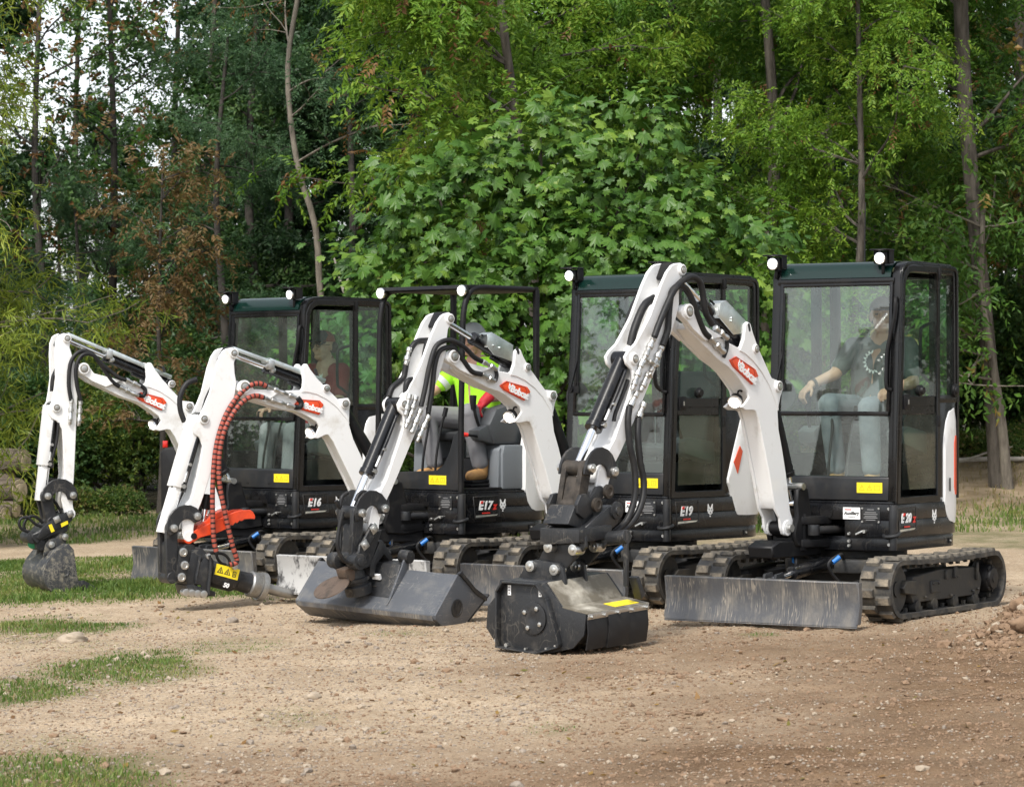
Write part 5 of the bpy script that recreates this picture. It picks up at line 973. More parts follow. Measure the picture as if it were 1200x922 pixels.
def build_arm(m):
    root, k = m['root'], m['k']; Q = PIN[k]; loc = (.78, m['fy'], -m['zb']); rz = -R(m['al']-m['th'])
    P = lambda b, nm, mt, bev=.004, ang=38, seg=1: b.build(nm, mt, root, bevel=bev, ang=ang, seg=seg, loc=loc, rz=rz)
    m['P'] = P
    fb = affine([PE['foot'], PE['tip'], PE['bc']], [Q['foot'], Q['tip'], Q['bc']]); fa = affine([PE['top'], PE['tip'], PE['bp']], [Q['top'], Q['tip'], Q['bp']])
    dk = lambda pts: [(p[0]+Q['foot'][0]-PE['foot'][0], p[1]+Q['foot'][1]-PE['foot'][1]) for p in pts]
    # kingpost
    b = MB(); kp = dk(KP)
    for s in (-1, 1): b.prism(kp, s*.10-.018, s*.10+.018)
    b.prism([kp[4], kp[5], kp[6], kp[7], kp[8], kp[10]], -.085, .085); b.prism(dk(KPB), -.10, .10); b.prism(capsule2(Q['foot'], lp(kp[4], kp[8], .5), .045, .06), -.052, .052)
    kk = P(b, 'kingpost', 'matt_black', .01); 
    for p, hw, r_ in ((Q['foot'], .115, .026), (kp[1], .13, .024)): q = MB(); q.cyl(v3(p, -hw), v3(p, hw), r_, n=16); q.build('pin', 'zinc', kk)
    # boom
    b = MB(); bo = fb(BOOM)
    for s in (-1, 1): b.prism(bo, *sorted((s*.055, s*.075)))
    b.prism(fb(BOOM_CORE), -.056, .056)
    for s in (-1, 1):
        b.prism(fb(BOOM_LIP), *sorted((s*.074, s*.081))); b.prism(fb(FORK), *sorted((s*.0745, s*.108)))
        b.cyl(v3(Q['tip'], s*.09), v3(Q['tip'], s*.125), .047, n=24); b.cyl(v3(Q['foot'], s*.05), v3(Q['foot'], s*.082), .052, n=20)
        b.cyl(v3(Q['bc'], s*.07), v3(Q['bc'], s*.10), .036, n=18); b.cyl(v3(Q['cylb'], s*.07), v3(Q['cylb'], s*.092), .030, n=16)
    bm_ = P(b, 'boom', 'white_paint', .005)
    for nm, hw, r_ in (('tip', .130, .024), ('cylb', .097, .017), ('bc', .106, .019)):
        q = MB(); q.cyl(v3(Q[nm], -hw), v3(Q[nm], hw), r_, n=14); q.build('pin', 'zinc', bm_, bevel=.003); q = MB(); q.cyl(v3(Q[nm], hw-.006), v3(Q[nm], hw-.0035), r_*1.45, n=18); q.build('grease_ring', 'grease', bm_)
    q = MB(); e = Q['ear']; q.prism(capsule2((e[0]+.004, e[1]+.012), (e[0]-.006, e[1]-.02), .011, .011), .0745, .0822); q.build('lifting_eye', 'print_black', bm_)
    q = MB(); q.prism(fb(DECAL), .074, .0865); dc = q.build('logo_plate', 'decal_orange', bm_, bevel=.003); q = MB(); q.strip(fb(DECAL_IN)[::-1], .006, .0862, .088, closed=True); q.build('logo_groove', 'decal_dark', bm_)
    L4 = fb(LOGO); xd = Vector((L4[3][0]-L4[2][0], 0, L4[3][1]-L4[2][1])).normalized(); yd = Vector((0, 1, 0)).cross(xd); yd = yd if yd.z > 0 else -yd; sc_ = math.dist(L4[2], L4[3])
    text_mb('Bobcat', .078*sc_/.235, bm_, 'lettering', 'print_white', v3(L4[1], .0875), xd, yd, .05, .0035, sp=.9); cat_icon(bm_, v3(L4[0], .0872), xd, yd, .05*sc_/.235)
    bl = fb(BLIGHT)[0]; q = MB(); aim = Vector((.80, .25, -.45)).normalized(); c = v3(bl, .012); q.lathe(c-aim*.055, aim, [(0, .02), (.01, .042), (.045, .046), (.055, .044)], 20); q.tube([c-aim*.05, c-aim*.05+Vector((-.02, 0, .05)), c+Vector((-.05, .02, .07))], .007, n=6)
    l_ = q.build('work_light', 'matt_black', bm_); lit(bm_, c, aim, .040)
    # boom cylinder behind the boom
    kb = dk(KBASE)[0]; d = np.array(kb)-np.array(Q['bc']); b = MB(); b.cyl(v3(Q['bc'], -.05), v3(Q['bc'], .05), .045, n=18); b.cyl(v3(Q['bc']), v3(lp(Q['bc'], kb, .74)), .046, n=20); b.cyl(v3(lp(Q['bc'], kb, .72)), v3(lp(Q['bc'], kb, .76)), .051, n=20)
    c = P(b, 'boom_cylinder', 'matt_black'); q = MB(); q.cyl(v3(lp(Q['bc'], kb, .74)), v3(kb), .026, n=16); q.cyl(v3(kb, -.06), v3(kb, .06), .035, n=16); q.build('rod', 'chrome', c)
    # arm
    b = MB(); ar = fa(ARM)
    for s in (-1, 1):
        b.prism(ar, *sorted((s*.064, s*.085)))
        b.cyl(v3(Q['top'], s*.08), v3(Q['top'], s*.102), .036, n=20); b.cyl(v3(Q['bk'], s*.08), v3(Q['bk'], s*.102), .038, n=20)
    b.prism(fa(ARM_CORE), -.065, .065); b.cyl(v3(Q['bp'], -.088), v3(Q['bp'], .088), .042, n=20)
    am = P(b, 'arm', 'white_paint', .005)
    for nm, hw, r_ in (('top', .107, .017), ('bk', .107, .018)):
        q = MB(); q.cyl(v3(Q[nm], -hw), v3(Q[nm], hw), r_, n=14); q.build('pin', 'zinc', am, bevel=.003); q = MB(); q.cyl(v3(Q[nm], hw-.006), v3(Q[nm], hw-.0035), r_*1.5, n=18); q.build('grease_ring', 'grease', am)
    tp = Q['top']; q = MB(); q.prism(capsule2((tp[0]+.005, tp[1]+.028), (tp[0]+.055, tp[1]-.05), .02, .014), -.062, .062); q.build('top_cover', 'matt_black', am, bevel=.006)
    # arm cylinder
    cb = Q['cylb']; b = MB(); b.cyl(v3(cb, -.05), v3(cb, .05), .042, n=18); b.cyl(v3(cb), v3(lp(cb, tp, .60)), .040, n=20); b.cyl(v3(lp(cb, tp, .575)), v3(lp(cb, tp, .62)), .046, n=20)
    du = Vector((tp[0]-cb[0], 0, tp[1]-cb[1])).normalized(); up = Vector((-du.z, 0, du.x)); up = up if up.z > 0 else -up
    for s in (.02, -.02): b.tube([v3(lp(cb, tp, .06), s)+up*.05, v3(lp(cb, tp, .3), s)+up*.052, v3(lp(cb, tp, .55), s)+up*.05], .009, n=6)
    b.bar(v3(lp(cb, tp, .12))-up*.046, v3(lp(cb, tp, .34))-up*.046, .05, .02)
    c = P(b, 'arm_cylinder', 'black_paint'); q = MB(); q.cyl(v3(lp(cb, tp, .6)), v3(tp), .021, n=16); q.cyl(v3(tp, -.058), v3(tp, .058), .033, n=18); q.build('rod', 'chrome', c)
    if k in ('E16', 'E17z'):
        q = MB(); a0 = v3(lp(cb, tp, 1.0))+up*.050; a1 = v3(lp(cb, tp, .42))+up*.056; q.bar(a0, a1, .09, .007); q.bar(a0+Vector((0, .046, -.012)), a1+Vector((0, .046, -.012)), .006, .03); q.build('rod_guard', 'aluminium', c, bevel=.002)
        q = MB(); a0 = v3(lp(cb, tp, .62))+up*.066; a1 = v3(lp(cb, tp, .02))+up*.066; q.bar(a0, a1, .105, .007); q.bar(a0+Vector((0, .053, -.016)), a1+Vector((0, .053, -.016)), .006, .036); q.build('barrel_guard', 'aluminium', c, bevel=.002)
        q = MB(); q.box(v3(lp(cb, tp, .60), .02)+up*.02, (.05, .13, .07)); q.cyl(v3(lp(cb, tp, .56), -.06)-up*.01, v3(lp(cb, tp, .56), .075)-up*.01, .02, n=12); q.build('clamp', 'zinc', c, bevel=.006)
    else:
        V_ = PLATE[k]; q = MB(); q.prism(V_, .062, .070); q.prism([lp(V_[0], V_[5], .05), V_[0], V_[1], lp(V_[1], V_[2], .12), lp(V_[4], V_[5], .86), V_[5]], -.03, .062); 
        q.cyl(v3(lp(V_[0], V_[3], .5), .068), v3(lp(V_[0], V_[3], .5), .080), .012, n=8); q.cyl(v3(lp(V_[1], V_[4], .6), .068), v3(lp(V_[1], V_[4], .6), .080), .010, n=8); q.build('valve_guard', 'aluminium', c, bevel=.006)
    # bucket cylinder
    bk, rp = Q['bk'], Q['rp']; fr = {'E20z': .63, 'E19': .64, 'E17z': .64, 'E16': .66}[k]; fo = {'E20z': .012, 'E19': .012, 'E17z': .03, 'E16': .03}[k]
    d = Vector((rp[0]-bk[0], 0, rp[1]-bk[1])).normalized(); fwd = Vector((-d.z, 0, d.x)); fwd = fwd if fwd.x > 0 else -fwd
    b = MB(); b.cyl(v3(bk, -.06), v3(bk, .06), .05, n=20); b.cyl(v3(bk), v3(lp(bk, rp, fr)), .050, n=22); b.cyl(v3(lp(bk, rp, fr-.03)), v3(lp(bk, rp, fr+.02)), .056, n=22)
    b.tube([v3(lp(bk, rp, .1), .062), v3(lp(bk, rp, .35), .068), v3(lp(bk, rp, fr-.06), .064)], .014, n=7); b.box(v3(lp(bk, rp, fr-.02), .06), (.03, .04, .04))
    c = P(b, 'bucket_cylinder', 'black_paint'); q = MB(); q.cyl(v3(lp(bk, rp, fr)), v3(rp), .027, n=18); q.cyl(v3(rp, -.05), v3(rp, .05), .04, n=18); q.build('rod', 'chrome', c)
    q = MB(); q.cyl(v3(lp(bk, rp, fr-.02), .06), v3(lp(bk, rp, fr-.02), .085), .016, n=10); q.cyl(v3(lp(bk, rp, fr-.16), .066), v3(lp(bk, rp, fr-.06), .066), .013, n=10); q.cyl(v3(lp(bk, rp, .42), .062), v3(lp(bk, rp, .42), .09), .012, n=10); q.build('fitting', 'zinc', c)
    if k in ('E16', 'E17z'):
        up_ = lambda t, o: v3(lp(bk, rp, t))+fwd*o
        q = MB(); q.bar(up_(-.02, .062), up_(fr+.0, .062), .145, .010); q.bar(up_(-.02, .036)+Vector((0, .068, 0)), up_(fr, .036)+Vector((0, .068, 0)), .010, .055); q.bar(up_(-.02, .036)+Vector((0, -.068, 0)), up_(fr, .036)+Vector((0, -.068, 0)), .010, .055); q.build('cylinder_guard', 'white_paint', c, bevel=.004)
        q = MB(); q.bar(up_(fr-.05, .050), up_(1.06, .050), .115, .008); q.bar(up_(fr-.05, .028)+Vector((0, .054, 0)), up_(1.06, .032)+Vector((0, .054, 0)), .008, .045); q.cyl(up_(.97, .05), up_(.97, .056), .016, n=12); q.build('sliding_guard', 'white_paint', c, bevel=.004)
    # crescent links and the straight link to the tool
    lk, cp = Q['lk'], Q['cp']
    for s in (-1, 1):
        b = MB(); b.prism(crescent(lk, rp, {'E20z': .085, 'E19': .085, 'E17z': .07, 'E16': .085}[k], .085), *sorted((s*.088, s*.106))); g = P(b, 'guide_link', 'tool_metal', .004)
        for p in (lk, rp): q = MB(); q.cyl(v3(p, s*.09), v3(p, s*.132), .028, n=16); q.cyl(v3(p, s*.13), v3(p, s*.138), .014, n=8); q.build('pin_head', 'zinc', g, bevel=.003)
    b = MB(); mt = 'rusty_steel' if k == 'E20z' else 'tool_metal'
    for s in (-1, 1): b.prism(capsule2(rp, LINKEND[k], .048, .045), *sorted((s*.045, s*.082)))
    b.prism(capsule2(lp(rp, LINKEND[k], .35), lp(rp, LINKEND[k], .95), .030, .034), -.047, .047); b.cyl(v3(LINKEND[k], -.085), v3(LINKEND[k], .085), .045, n=18); b.cyl(v3(rp, -.085), v3(rp, .085), .046, n=18)
    P(b, 'bucket_link', mt, .006)
PLATE = {'E20z': [(0.734,2.029),(0.67,2.051),(0.454,1.924),(0.498,1.842),(0.585,1.832),(0.759,1.951)], 'E19': [(0.743,1.867),(0.702,1.883),(0.499,1.795),(0.515,1.68),(0.684,1.726),(0.743,1.783)]}
LINKEND = {'E20z': [(2.168,0.781)][0], 'E19': [(1.922,0.362)][0], 'E17z': [(1.678,0.125)][0], 'E16': [(1.424,0.425)][0]}
for m in MACH: build_arm(m)
MM = {m['k']: m for m in MACH}
def hoses(k, n0, items, mats=('rubber_black',), r=.017, alt=None, name='hydraulic_hose'):
    for pts, off in items:
        b = MB(); q = [v3(p, (off[i] if isinstance(off, (list, tuple)) else off)+n0) for i, p in enumerate(pts)]; b.tube(q, r, n=9, alt=alt, step=.0115 if alt else .016); MM[k]['P'](b, name, list(mats), 0, 60)
def fittings(k, segs, r=.017):
    for a, b2, off in segs:
        b = MB(); A, B = v3(a, off), v3(b2, off); d = (B-A).normalized(); L = (B-A).length; n = max(2, int(L/.03))
        prof = [(0, r*.7)]
        for i in range(n): h = L*i/n; w = L/n; f = (1., .72, 1.18, .8)[i % 4]; prof += [(h+.002, r*f), (h+w-.004, r*f)]
        b.lathe(A, d, prof+[(L, r*.6)], 10); MM[k]['P'](b, 'fitting', 'zinc', 0, 40)
# hoses of the rightmost machine
hoses('E20z', 0, [([(1.494,1.805),(1.442,1.893),(1.365,2.005),(1.289,2.099),(1.196,2.162),(1.103,2.186),(1.025,2.158),(0.99,2.079),(0.962,1.968),(0.891,1.889)], .12),
  ([(1.398,1.752),(1.345,1.849),(1.332,1.96),(1.306,2.08),(1.245,2.124),(1.168,2.117),(1.09,2.04),(1.019,1.92),(0.964,1.846),(0.909,1.811)], .11),
  ([(1.72,1.374),(1.747,1.276),(1.74,1.133),(1.707,0.99),(1.717,0.826),(1.78,0.685),(1.873,0.603)], [.10, .11, .12, .13, .14, .13, .1]), ([(1.63,1.304),(1.66,1.193),(1.653,1.05),(1.627,0.906),(1.667,0.774),(1.754,0.664),(1.863,0.591)], [.10, .12, .13, .14, .15, .14, .1])], r=.021)
hoses('E20z', 0, [([(1.579,1.755),(1.549,1.838),(1.481,1.95),(1.42,2.015),(1.337,2.05)], 0.), ([(1.479,1.831),(1.434,1.943),(1.366,2.042),(1.29,2.081)], -.11)], r=.026)
hoses('E20z', 0, [([(0.698,1.806),(0.686,1.766),(0.698,1.726),(0.724,1.688)], .09), ([(1.175,1.835),(1.222,1.76),(1.26,1.685),(1.268,1.592),(1.253,1.509),(1.206,1.476)], -.05), ([(1.684,1.538),(1.741,1.439),(1.807,1.337),(1.824,1.286)], .06)], r=.013)
fittings('E20z', [(*[(1.468,1.806),(1.596,1.635)], .10), (*[(1.596,1.644),(1.693,1.476)], .10), (*[(1.385,1.752),(1.506,1.59)], .10), (*[(1.529,1.581),(1.611,1.467)], .10),
  (*[(1.646,1.46),(1.713,1.374)], .10), (*[(1.573,1.398),(1.63,1.306)], .10), (*[(0.834,1.874),(0.698,1.806)], .10), (*[(0.885,1.804),(0.733,1.716)], .10)], .020)
fittings('E20z', [(*[(1.596,1.672),(1.445,1.627)], .11), (*[(1.551,1.581),(1.521,1.554)], .12)], .013)
# hoses of the second machine from the right
hoses('E19', 0, [([(1.391,1.368),(1.354,1.492),(1.316,1.64),(1.264,1.766),(1.189,1.814),(1.099,1.815),(0.993,1.768),(0.909,1.706),(0.84,1.678)], .12), ([(1.318,1.322),(1.283,1.481),(1.263,1.629),(1.226,1.732),(1.166,1.767),(1.09,1.762),(1.007,1.688),(0.923,1.608),(0.838,1.588)], .11)], r=.018)
hoses('E19', 0, [([(1.174,1.821),(1.28,1.808),(1.339,1.744),(1.369,1.664),(1.391,1.573),(1.428,1.538),(1.495,1.493),(1.525,1.436)], -.06), ([(1.274,1.812),(1.3,1.709),(1.3,1.595),(1.326,1.481)], .05), ([(1.475,1.458),(1.467,1.527),(1.423,1.549),(1.379,1.521),(1.371,1.447)], .06)], r=.021)
hoses('E19', 0, [([(1.974,0.792),(2.023,0.764),(2.042,0.694),(2.072,0.742)], .05), ([(2.072,0.671),(2.102,0.567),(2.117,0.451),(2.072,0.356),(1.997,0.32)], .12), ([(1.929,0.738),(1.899,0.785),(1.846,0.795),(1.816,0.759)], .08), ([(0.689,1.621),(0.674,1.586),(0.689,1.54)], .09)], r=.014)
fittings('E19', [(*[(1.474,1.452),(1.512,1.307)], .10), (*[(1.417,1.439),(1.461,1.32)], .10), (*[(1.461,1.333),(1.521,1.222)], .11), (*[(1.383,1.346),(1.469,1.188)], .11), (*[(1.313,1.306),(1.417,1.129)], .11), (*[(1.417,1.769),(1.452,1.65)], .03),
  (*[(0.813,1.676),(0.682,1.621)], .10), (*[(0.821,1.586),(0.697,1.54)], .10)], .019)
# spiral-guarded red hoses of the breaker machine
sp_ = lambda i: 1 if i % 3 else 0
hoses('E17z', 0, [([(0.942,1.508),(1.011,1.529),(1.097,1.504),(1.195,1.414),(1.276,1.292),(1.334,1.136),(1.363,0.981),(1.378,0.759),(1.376,0.537),(1.368,0.392),(1.346,0.296)], .115), ([(0.972,1.425),(1.048,1.439),(1.134,1.403),(1.22,1.314),(1.293,1.181),(1.329,1.025),(1.334,0.847),(1.31,0.691),(1.269,0.512),(1.225,0.344),(1.19,0.238),(1.208,0.216),(1.252,0.208)], .13)], ('rubber_black', 'hose_red'), .0185, sp_)
hoses('E17z', 0, [([(1.405,1.559),(1.485,1.526),(1.534,1.437),(1.534,1.337),(1.502,1.248)], -.11), ([(1.309,1.526),(1.365,1.425),(1.401,1.314)], 0.), ([(0.678,1.425),(0.648,1.384),(0.666,1.353),(0.703,1.357)], .09)], r=.02)
hoses('E17z', 0, [([(1.33,0.301),(1.317,0.252),(1.284,0.215),(1.251,0.207)], .07), ([(1.423,0.285),(1.33,0.292),(1.251,0.281),(1.21,0.243),(1.197,0.2)], .03)], r=.011)
fittings('E17z', [(*[(0.937,1.508),(0.696,1.425)], .10), (*[(0.962,1.425),(0.708,1.357)], .10)], .018)
# hoses of the leftmost machine
hoses('E16', 0, [([(1.199,1.398),(1.233,1.538),(1.236,1.677),(1.183,1.766),(1.096,1.766),(1.003,1.678),(0.883,1.589),(0.817,1.564)], .115), ([(1.275,1.398),(1.294,1.537),(1.278,1.702),(1.209,1.791),(1.109,1.784),(1.016,1.678),(0.937,1.564),(0.857,1.505)], .10), ([(1.359,1.665),(1.396,1.576),(1.403,1.474)], 0.),
  ([(0.703,1.538),(0.644,1.487),(0.662,1.436),(0.703,1.449)], .09)], r=.017)
hoses('E16', 0, [([(1.464,0.407),(1.534,0.465),(1.597,0.46),(1.631,0.4),(1.614,0.349)], -.02), ([(1.487,0.38),(1.557,0.409),(1.62,0.461),(1.677,0.456),(1.694,0.412),(1.666,0.367),(1.603,0.349)], .06), ([(1.331,0.495),(1.372,0.562),(1.418,0.619)], .03), ([(1.349,0.708),(1.383,0.722),(1.418,0.714),(1.441,0.687)], 0.)], r=.012)
hoses('E16', 0, [([(1.37,1.221),(1.388,1.069),(1.422,0.943)], .075)], r=.012)
fittings('E16', [(*[(1.269,1.411),(1.285,1.208)], .10), (*[(1.196,1.398),(1.211,1.195)], .10), (*[(0.815,1.572),(0.689,1.513)], .10), (*[(0.869,1.513),(0.703,1.436)], .10)], .019)

# flail mower under a tilting head
def flail(m):
    P = m['P']; B0 = -.10; pz = lambda z, u: z+B0+(2.46-u)*.055
    prof = [(-.42, .14), (-.41, .27), (-.35, .33), (-.31, .435), (.04, .43), (.12, .34), (.17, .285), (.35, .255), (.335, .13), (.25, .05), (.01, .0), (-.33, .03)]
    def pr(b, poly, u0, u1, mi=0):
        n = len(poly); b.add([(u0, p[0], pz(p[1], u0)) for p in poly]+[(u1, p[0], pz(p[1], u1)) for p in poly], [tuple(range(n)), tuple(range(2*n-1, n-1, -1))]+[(i, n+i, n+(i+1) % n, (i+1) % n) for i in range(n)], mi)
    b = MB(); pr(b, [(y*.96, .02+z*.95) for y, z in prof], 1.87, 2.45); f = P(b, 'flail_mower', 'tool_metal', .008)
    b = MB(); pr(b, [(y*1.0, z) for y, z in prof], 2.445, 2.462); b.build('end_plate', 'tool_metal', f, bevel=.003)
    b = MB(); pr(b, prof, 1.855, 1.872); b.build('end_plate', 'tool_metal', f, bevel=.003)
    fr = [(-.315, .03), (-.315, .37), (-.27, .43), (.0, .425), (.075, .345), (.085, .33), (.175, .075), (.17, .055), (.0, .008)]
    b = MB(); v = [(y, z) for y, z in fr]; n = len(v)
    cx = sum(p[0] for p in v)/n; cz = sum(p[1] for p in v)/n
    for i in range(n):
        a, c = v[i], v[(i+1) % n]; a2 = (a[0]+(cx-a[0])*.045, a[1]+(cz-a[1])*.045); c2 = (c[0]+(cx-c[0])*.045, c[1]+(cz-c[1])*.045); pr(b, [a, c, c2, a2], 2.46, 2.505)
    b.build('guard_rim', 'tool_metal', f, bevel=.003)
    ce = Vector((2.462, -.045, pz(.215, 2.46))); b = MB(); b.lathe(ce, (1, 0, 0), [(0, .098), (.012, .098), (.014, .03), (.010, .02), (.010, .001)], 32); dsk = b.build('bearing_cover', 'tool_metal', f, bevel=.002)
    for a in (60, 150, 240, 330):
        b = MB(); p = ce+Vector((0, .067*math.cos(R(a)), .067*math.sin(R(a)))); b.cyl(p, p+Vector((.024, 0, 0)), .015, n=6); b.build('bolt', 'zinc', f, bevel=.002)
    for y, z in ((-.25, .045), (-.33, .07), (-.1, .03), (.06, .04), (.13, .06)):
        b = MB(); b.cyl((2.46, y, pz(z, 2.46)), (2.482, y, pz(z, 2.46)), .013 if y < -.2 else .008, n=6); b.build('bolt', 'zinc', f)
    for y in (-.235, .005):
        b = MB(); b.box((2.464, y, pz(.375, 2.46)), (.003, .024, .06)); b.build('label_sticker', 'print_white', f)
        for j in range(3): b = MB(); b.box((2.4665, y, pz(.358+.017*j, 2.46)), (.0015, .012, .008)); b.build('print_line', 'print_grey', f)
    # dusty deck, yellow sticker, strip, rubber flaps
    b = MB(); pr(b, [(.165, .292), (.36, .262), (.36, .254), (.165, .284)], 1.86, 2.455); pr(b, [(.045, .432), (.125, .345), (.168, .292), (.16, .286), (.118, .338), (.038, .424)], 1.88, 2.44); dk_ = b.build('deck_plate', 'deck_dust', f, bevel=.002)
    b = MB(); pr(b, [(.245, .2835), (.335, .2695), (.335, .267), (.245, .281)], 1.93, 2.16); b.build('warning_sticker', 'sticker_yellow', f)
    b = MB(); pr(b, [(.355, .258), (.362, .258), (.358, .222), (.351, .222)], 1.865, 2.45); b.build('clamp_strip', 'zinc', f, bevel=.002)
    for u in (1.89, 2.03, 2.17, 2.30, 2.42): b = MB(); b.cyl((u, .355, pz(.24, u)), (u, .376, pz(.238, u)), .010, n=6); b.build('bolt', 'zinc', f)
    for i, (u0, u1, t) in enumerate(((1.868, 2.06, .0), (2.055, 2.26, .006), (2.255, 2.45, .0))):
        b = MB(); pr(b, [(.346+t, .235), (.353+t, .235), (.362+t, .14), (.345+t, .03+.006*i), (.337+t, .03+.006*i), (.353+t, .14)], u0, u1); b.build('rubber_flap', 'rubber_black', f, bevel=.002)
    # mount on top: two ears with four pins, then the trapezoid under the tilting head
    for u in (2.30, 2.10):
        b = MB(); pr(b, [(-.30, .42), (-.24, .50), (-.17, .545), (.02, .53), (.055, .50), (.07, .42), (.075, .33), (.045, .34), (.02, .42)], u-.012, u+.012); b.build('mount_ear', 'tool_metal', f, bevel=.004)
        b = MB(); pr(b, [(-.17, .52), (-.07, .68), (.20, .70), (.21, .63), (.06, .50), (-.02, .49)], u-.04, u-.014); b.build('bracket', 'charcoal_panel', f, bevel=.005)
        for y, z in ((-.186, .505), (.0, .49), (-.045, .625), (.145, .615)):
            b = MB(); b.cyl((u-.05, y, pz(z, u)), (u+.035, y, pz(z, u)), .034, n=18); b.cyl((u+.03, y, pz(z, u)), (u+.042, y, pz(z, u)), .015, n=8); b.build('pin', 'zinc', f, bevel=.004)
    b = MB(); pr(b, [(-.10, .64), (.20, .66), (.20, .74), (-.10, .74)], 2.02, 2.34); b.build('bracket', 'tool_metal', f, bevel=.006)
    b = MB(); b.cyl((2.05, .17, pz(.66, 2.1)), (2.05, .34, pz(.68, 2.1)), .042, n=18); b.box((2.05, .33, pz(.55, 2.1)), (.02, .03, .34)); b.prism([(1.90, .25), (1.96, .36), (1.99, .35), (1.93, .22)], .30, .36); b.build('support_leg', 'tool_metal', f, bevel=.004)
    # tilting head
    V_ = [(2.219,0.646),(1.996,0.77),(1.938,0.782),(1.897,0.756),(1.894,0.709),(1.916,0.664),(2.183,0.544)]
    b = MB(); b.prism(V_, -.15, .15); t = P(b, 'tilting_head', 'charcoal_panel', .012)
    b = MB()
    for s in (-1, 1): b.prism([(p[0]+.0, p[1]+.0) for p in V_], *sorted((s*.149, s*.163)))
    b.build('side_cheek', 'charcoal_panel', t, bevel=.004)
    u0, z0 = V_[0]; u1, z1 = V_[6]
    b = MB(); b.add([(lp(V_[0], V_[6], f_)[0]+.012, y, lp(V_[0], V_[6], f_)[1]) for f_ in (.12, .42) for y in (-.10, .12)]+[(lp(V_[0], V_[6], f_)[0]+.002, y, lp(V_[0], V_[6], f_)[1]) for f_ in (.12, .42) for y in (-.10, .12)], [(0, 1, 3, 2), (4, 6, 7, 5), (0, 4, 5, 1), (2, 3, 7, 6), (0, 2, 6, 4), (1, 5, 7, 3)]); b.build('front_recess', 'matt_black', t)
    b = MB(); f0 = lp(V_[0], V_[6], .18); f1 = lp(V_[0], V_[6], .40); b.add([(f0[0]+.014, .0, f0[1]), (f0[0]+.014, .115, f0[1]), (f1[0]+.014, .115, f1[1]), (f1[0]+.014, .0, f1[1]), (f0[0]+.008, .0, f0[1]), (f0[0]+.008, .115, f0[1]), (f1[0]+.008, .115, f1[1]), (f1[0]+.008, .0, f1[1])], [(0, 1, 2, 3), (7, 6, 5, 4), (0, 4, 5, 1), (1, 5, 6, 2), (2, 6, 7, 3), (3, 7, 4, 0)]); b.build('warning_sticker', 'sticker_yellow', t)
    for y in (-.11, .11):
        f2 = lp(V_[0], V_[6], .80); b = MB(); b.cyl((f2[0]-.01, y, f2[1]), (f2[0]+.03, y, f2[1]+.01), .022, n=6); b.build('bolt', 'zinc', t)
    c = V_[2]; b = MB(); b.lathe(v3((c[0]-.005, c[1]-.035), .163), (0, 1, 0), [(0, .055), (.014, .055), (.018, .03), (.026, .028), (.026, .001)], 20); b.build('pivot_boss', 'tool_metal', t)
    # ears that take the arm and link pins
    E_ = [(2.341,0.739),(2.313,0.862),(2.193,0.859),(2.157,0.823),(2.071,0.856),(2.006,0.89),(1.948,0.889),(1.934,0.853),(1.955,0.817),(2.028,0.783),(2.157,0.68),(2.193,0.663),(2.327,0.677)]
    for s in (-1, 1):
        b = MB(); b.prism([(2.063,0.893),(2.02,0.899),(1.989,0.868),(2.005,0.828),(2.07,0.785),(2.099,0.742),(2.185,0.7),(2.249,0.737),(2.256,0.791),(2.22,0.847),(2.17,0.855),(2.128,0.832),(2.092,0.858)], *sorted((s*.094, s*.122))); e_ = b.build('coupler_ear', 'tool_metal', t, bevel=.006)
        for p in (PIN['E20z']['bp'], PIN['E20z']['cp']):
            b = MB(); b.lathe(v3(p, s*.12), (0, s, 0), [(0, .044), (.02, .044), (.024, .026), (.018, .02), (.018, .001)], 18); b.build('pin', 'rusty_steel', t)
    b = MB(); b.prism([(2.319,0.674),(2.248,0.788),(2.078,0.774),(2.07,0.666),(2.192,0.643)], -.10, .10); b.build('coupler_body', 'tool_metal', t, bevel=.01)
flail(MM['E20z'])

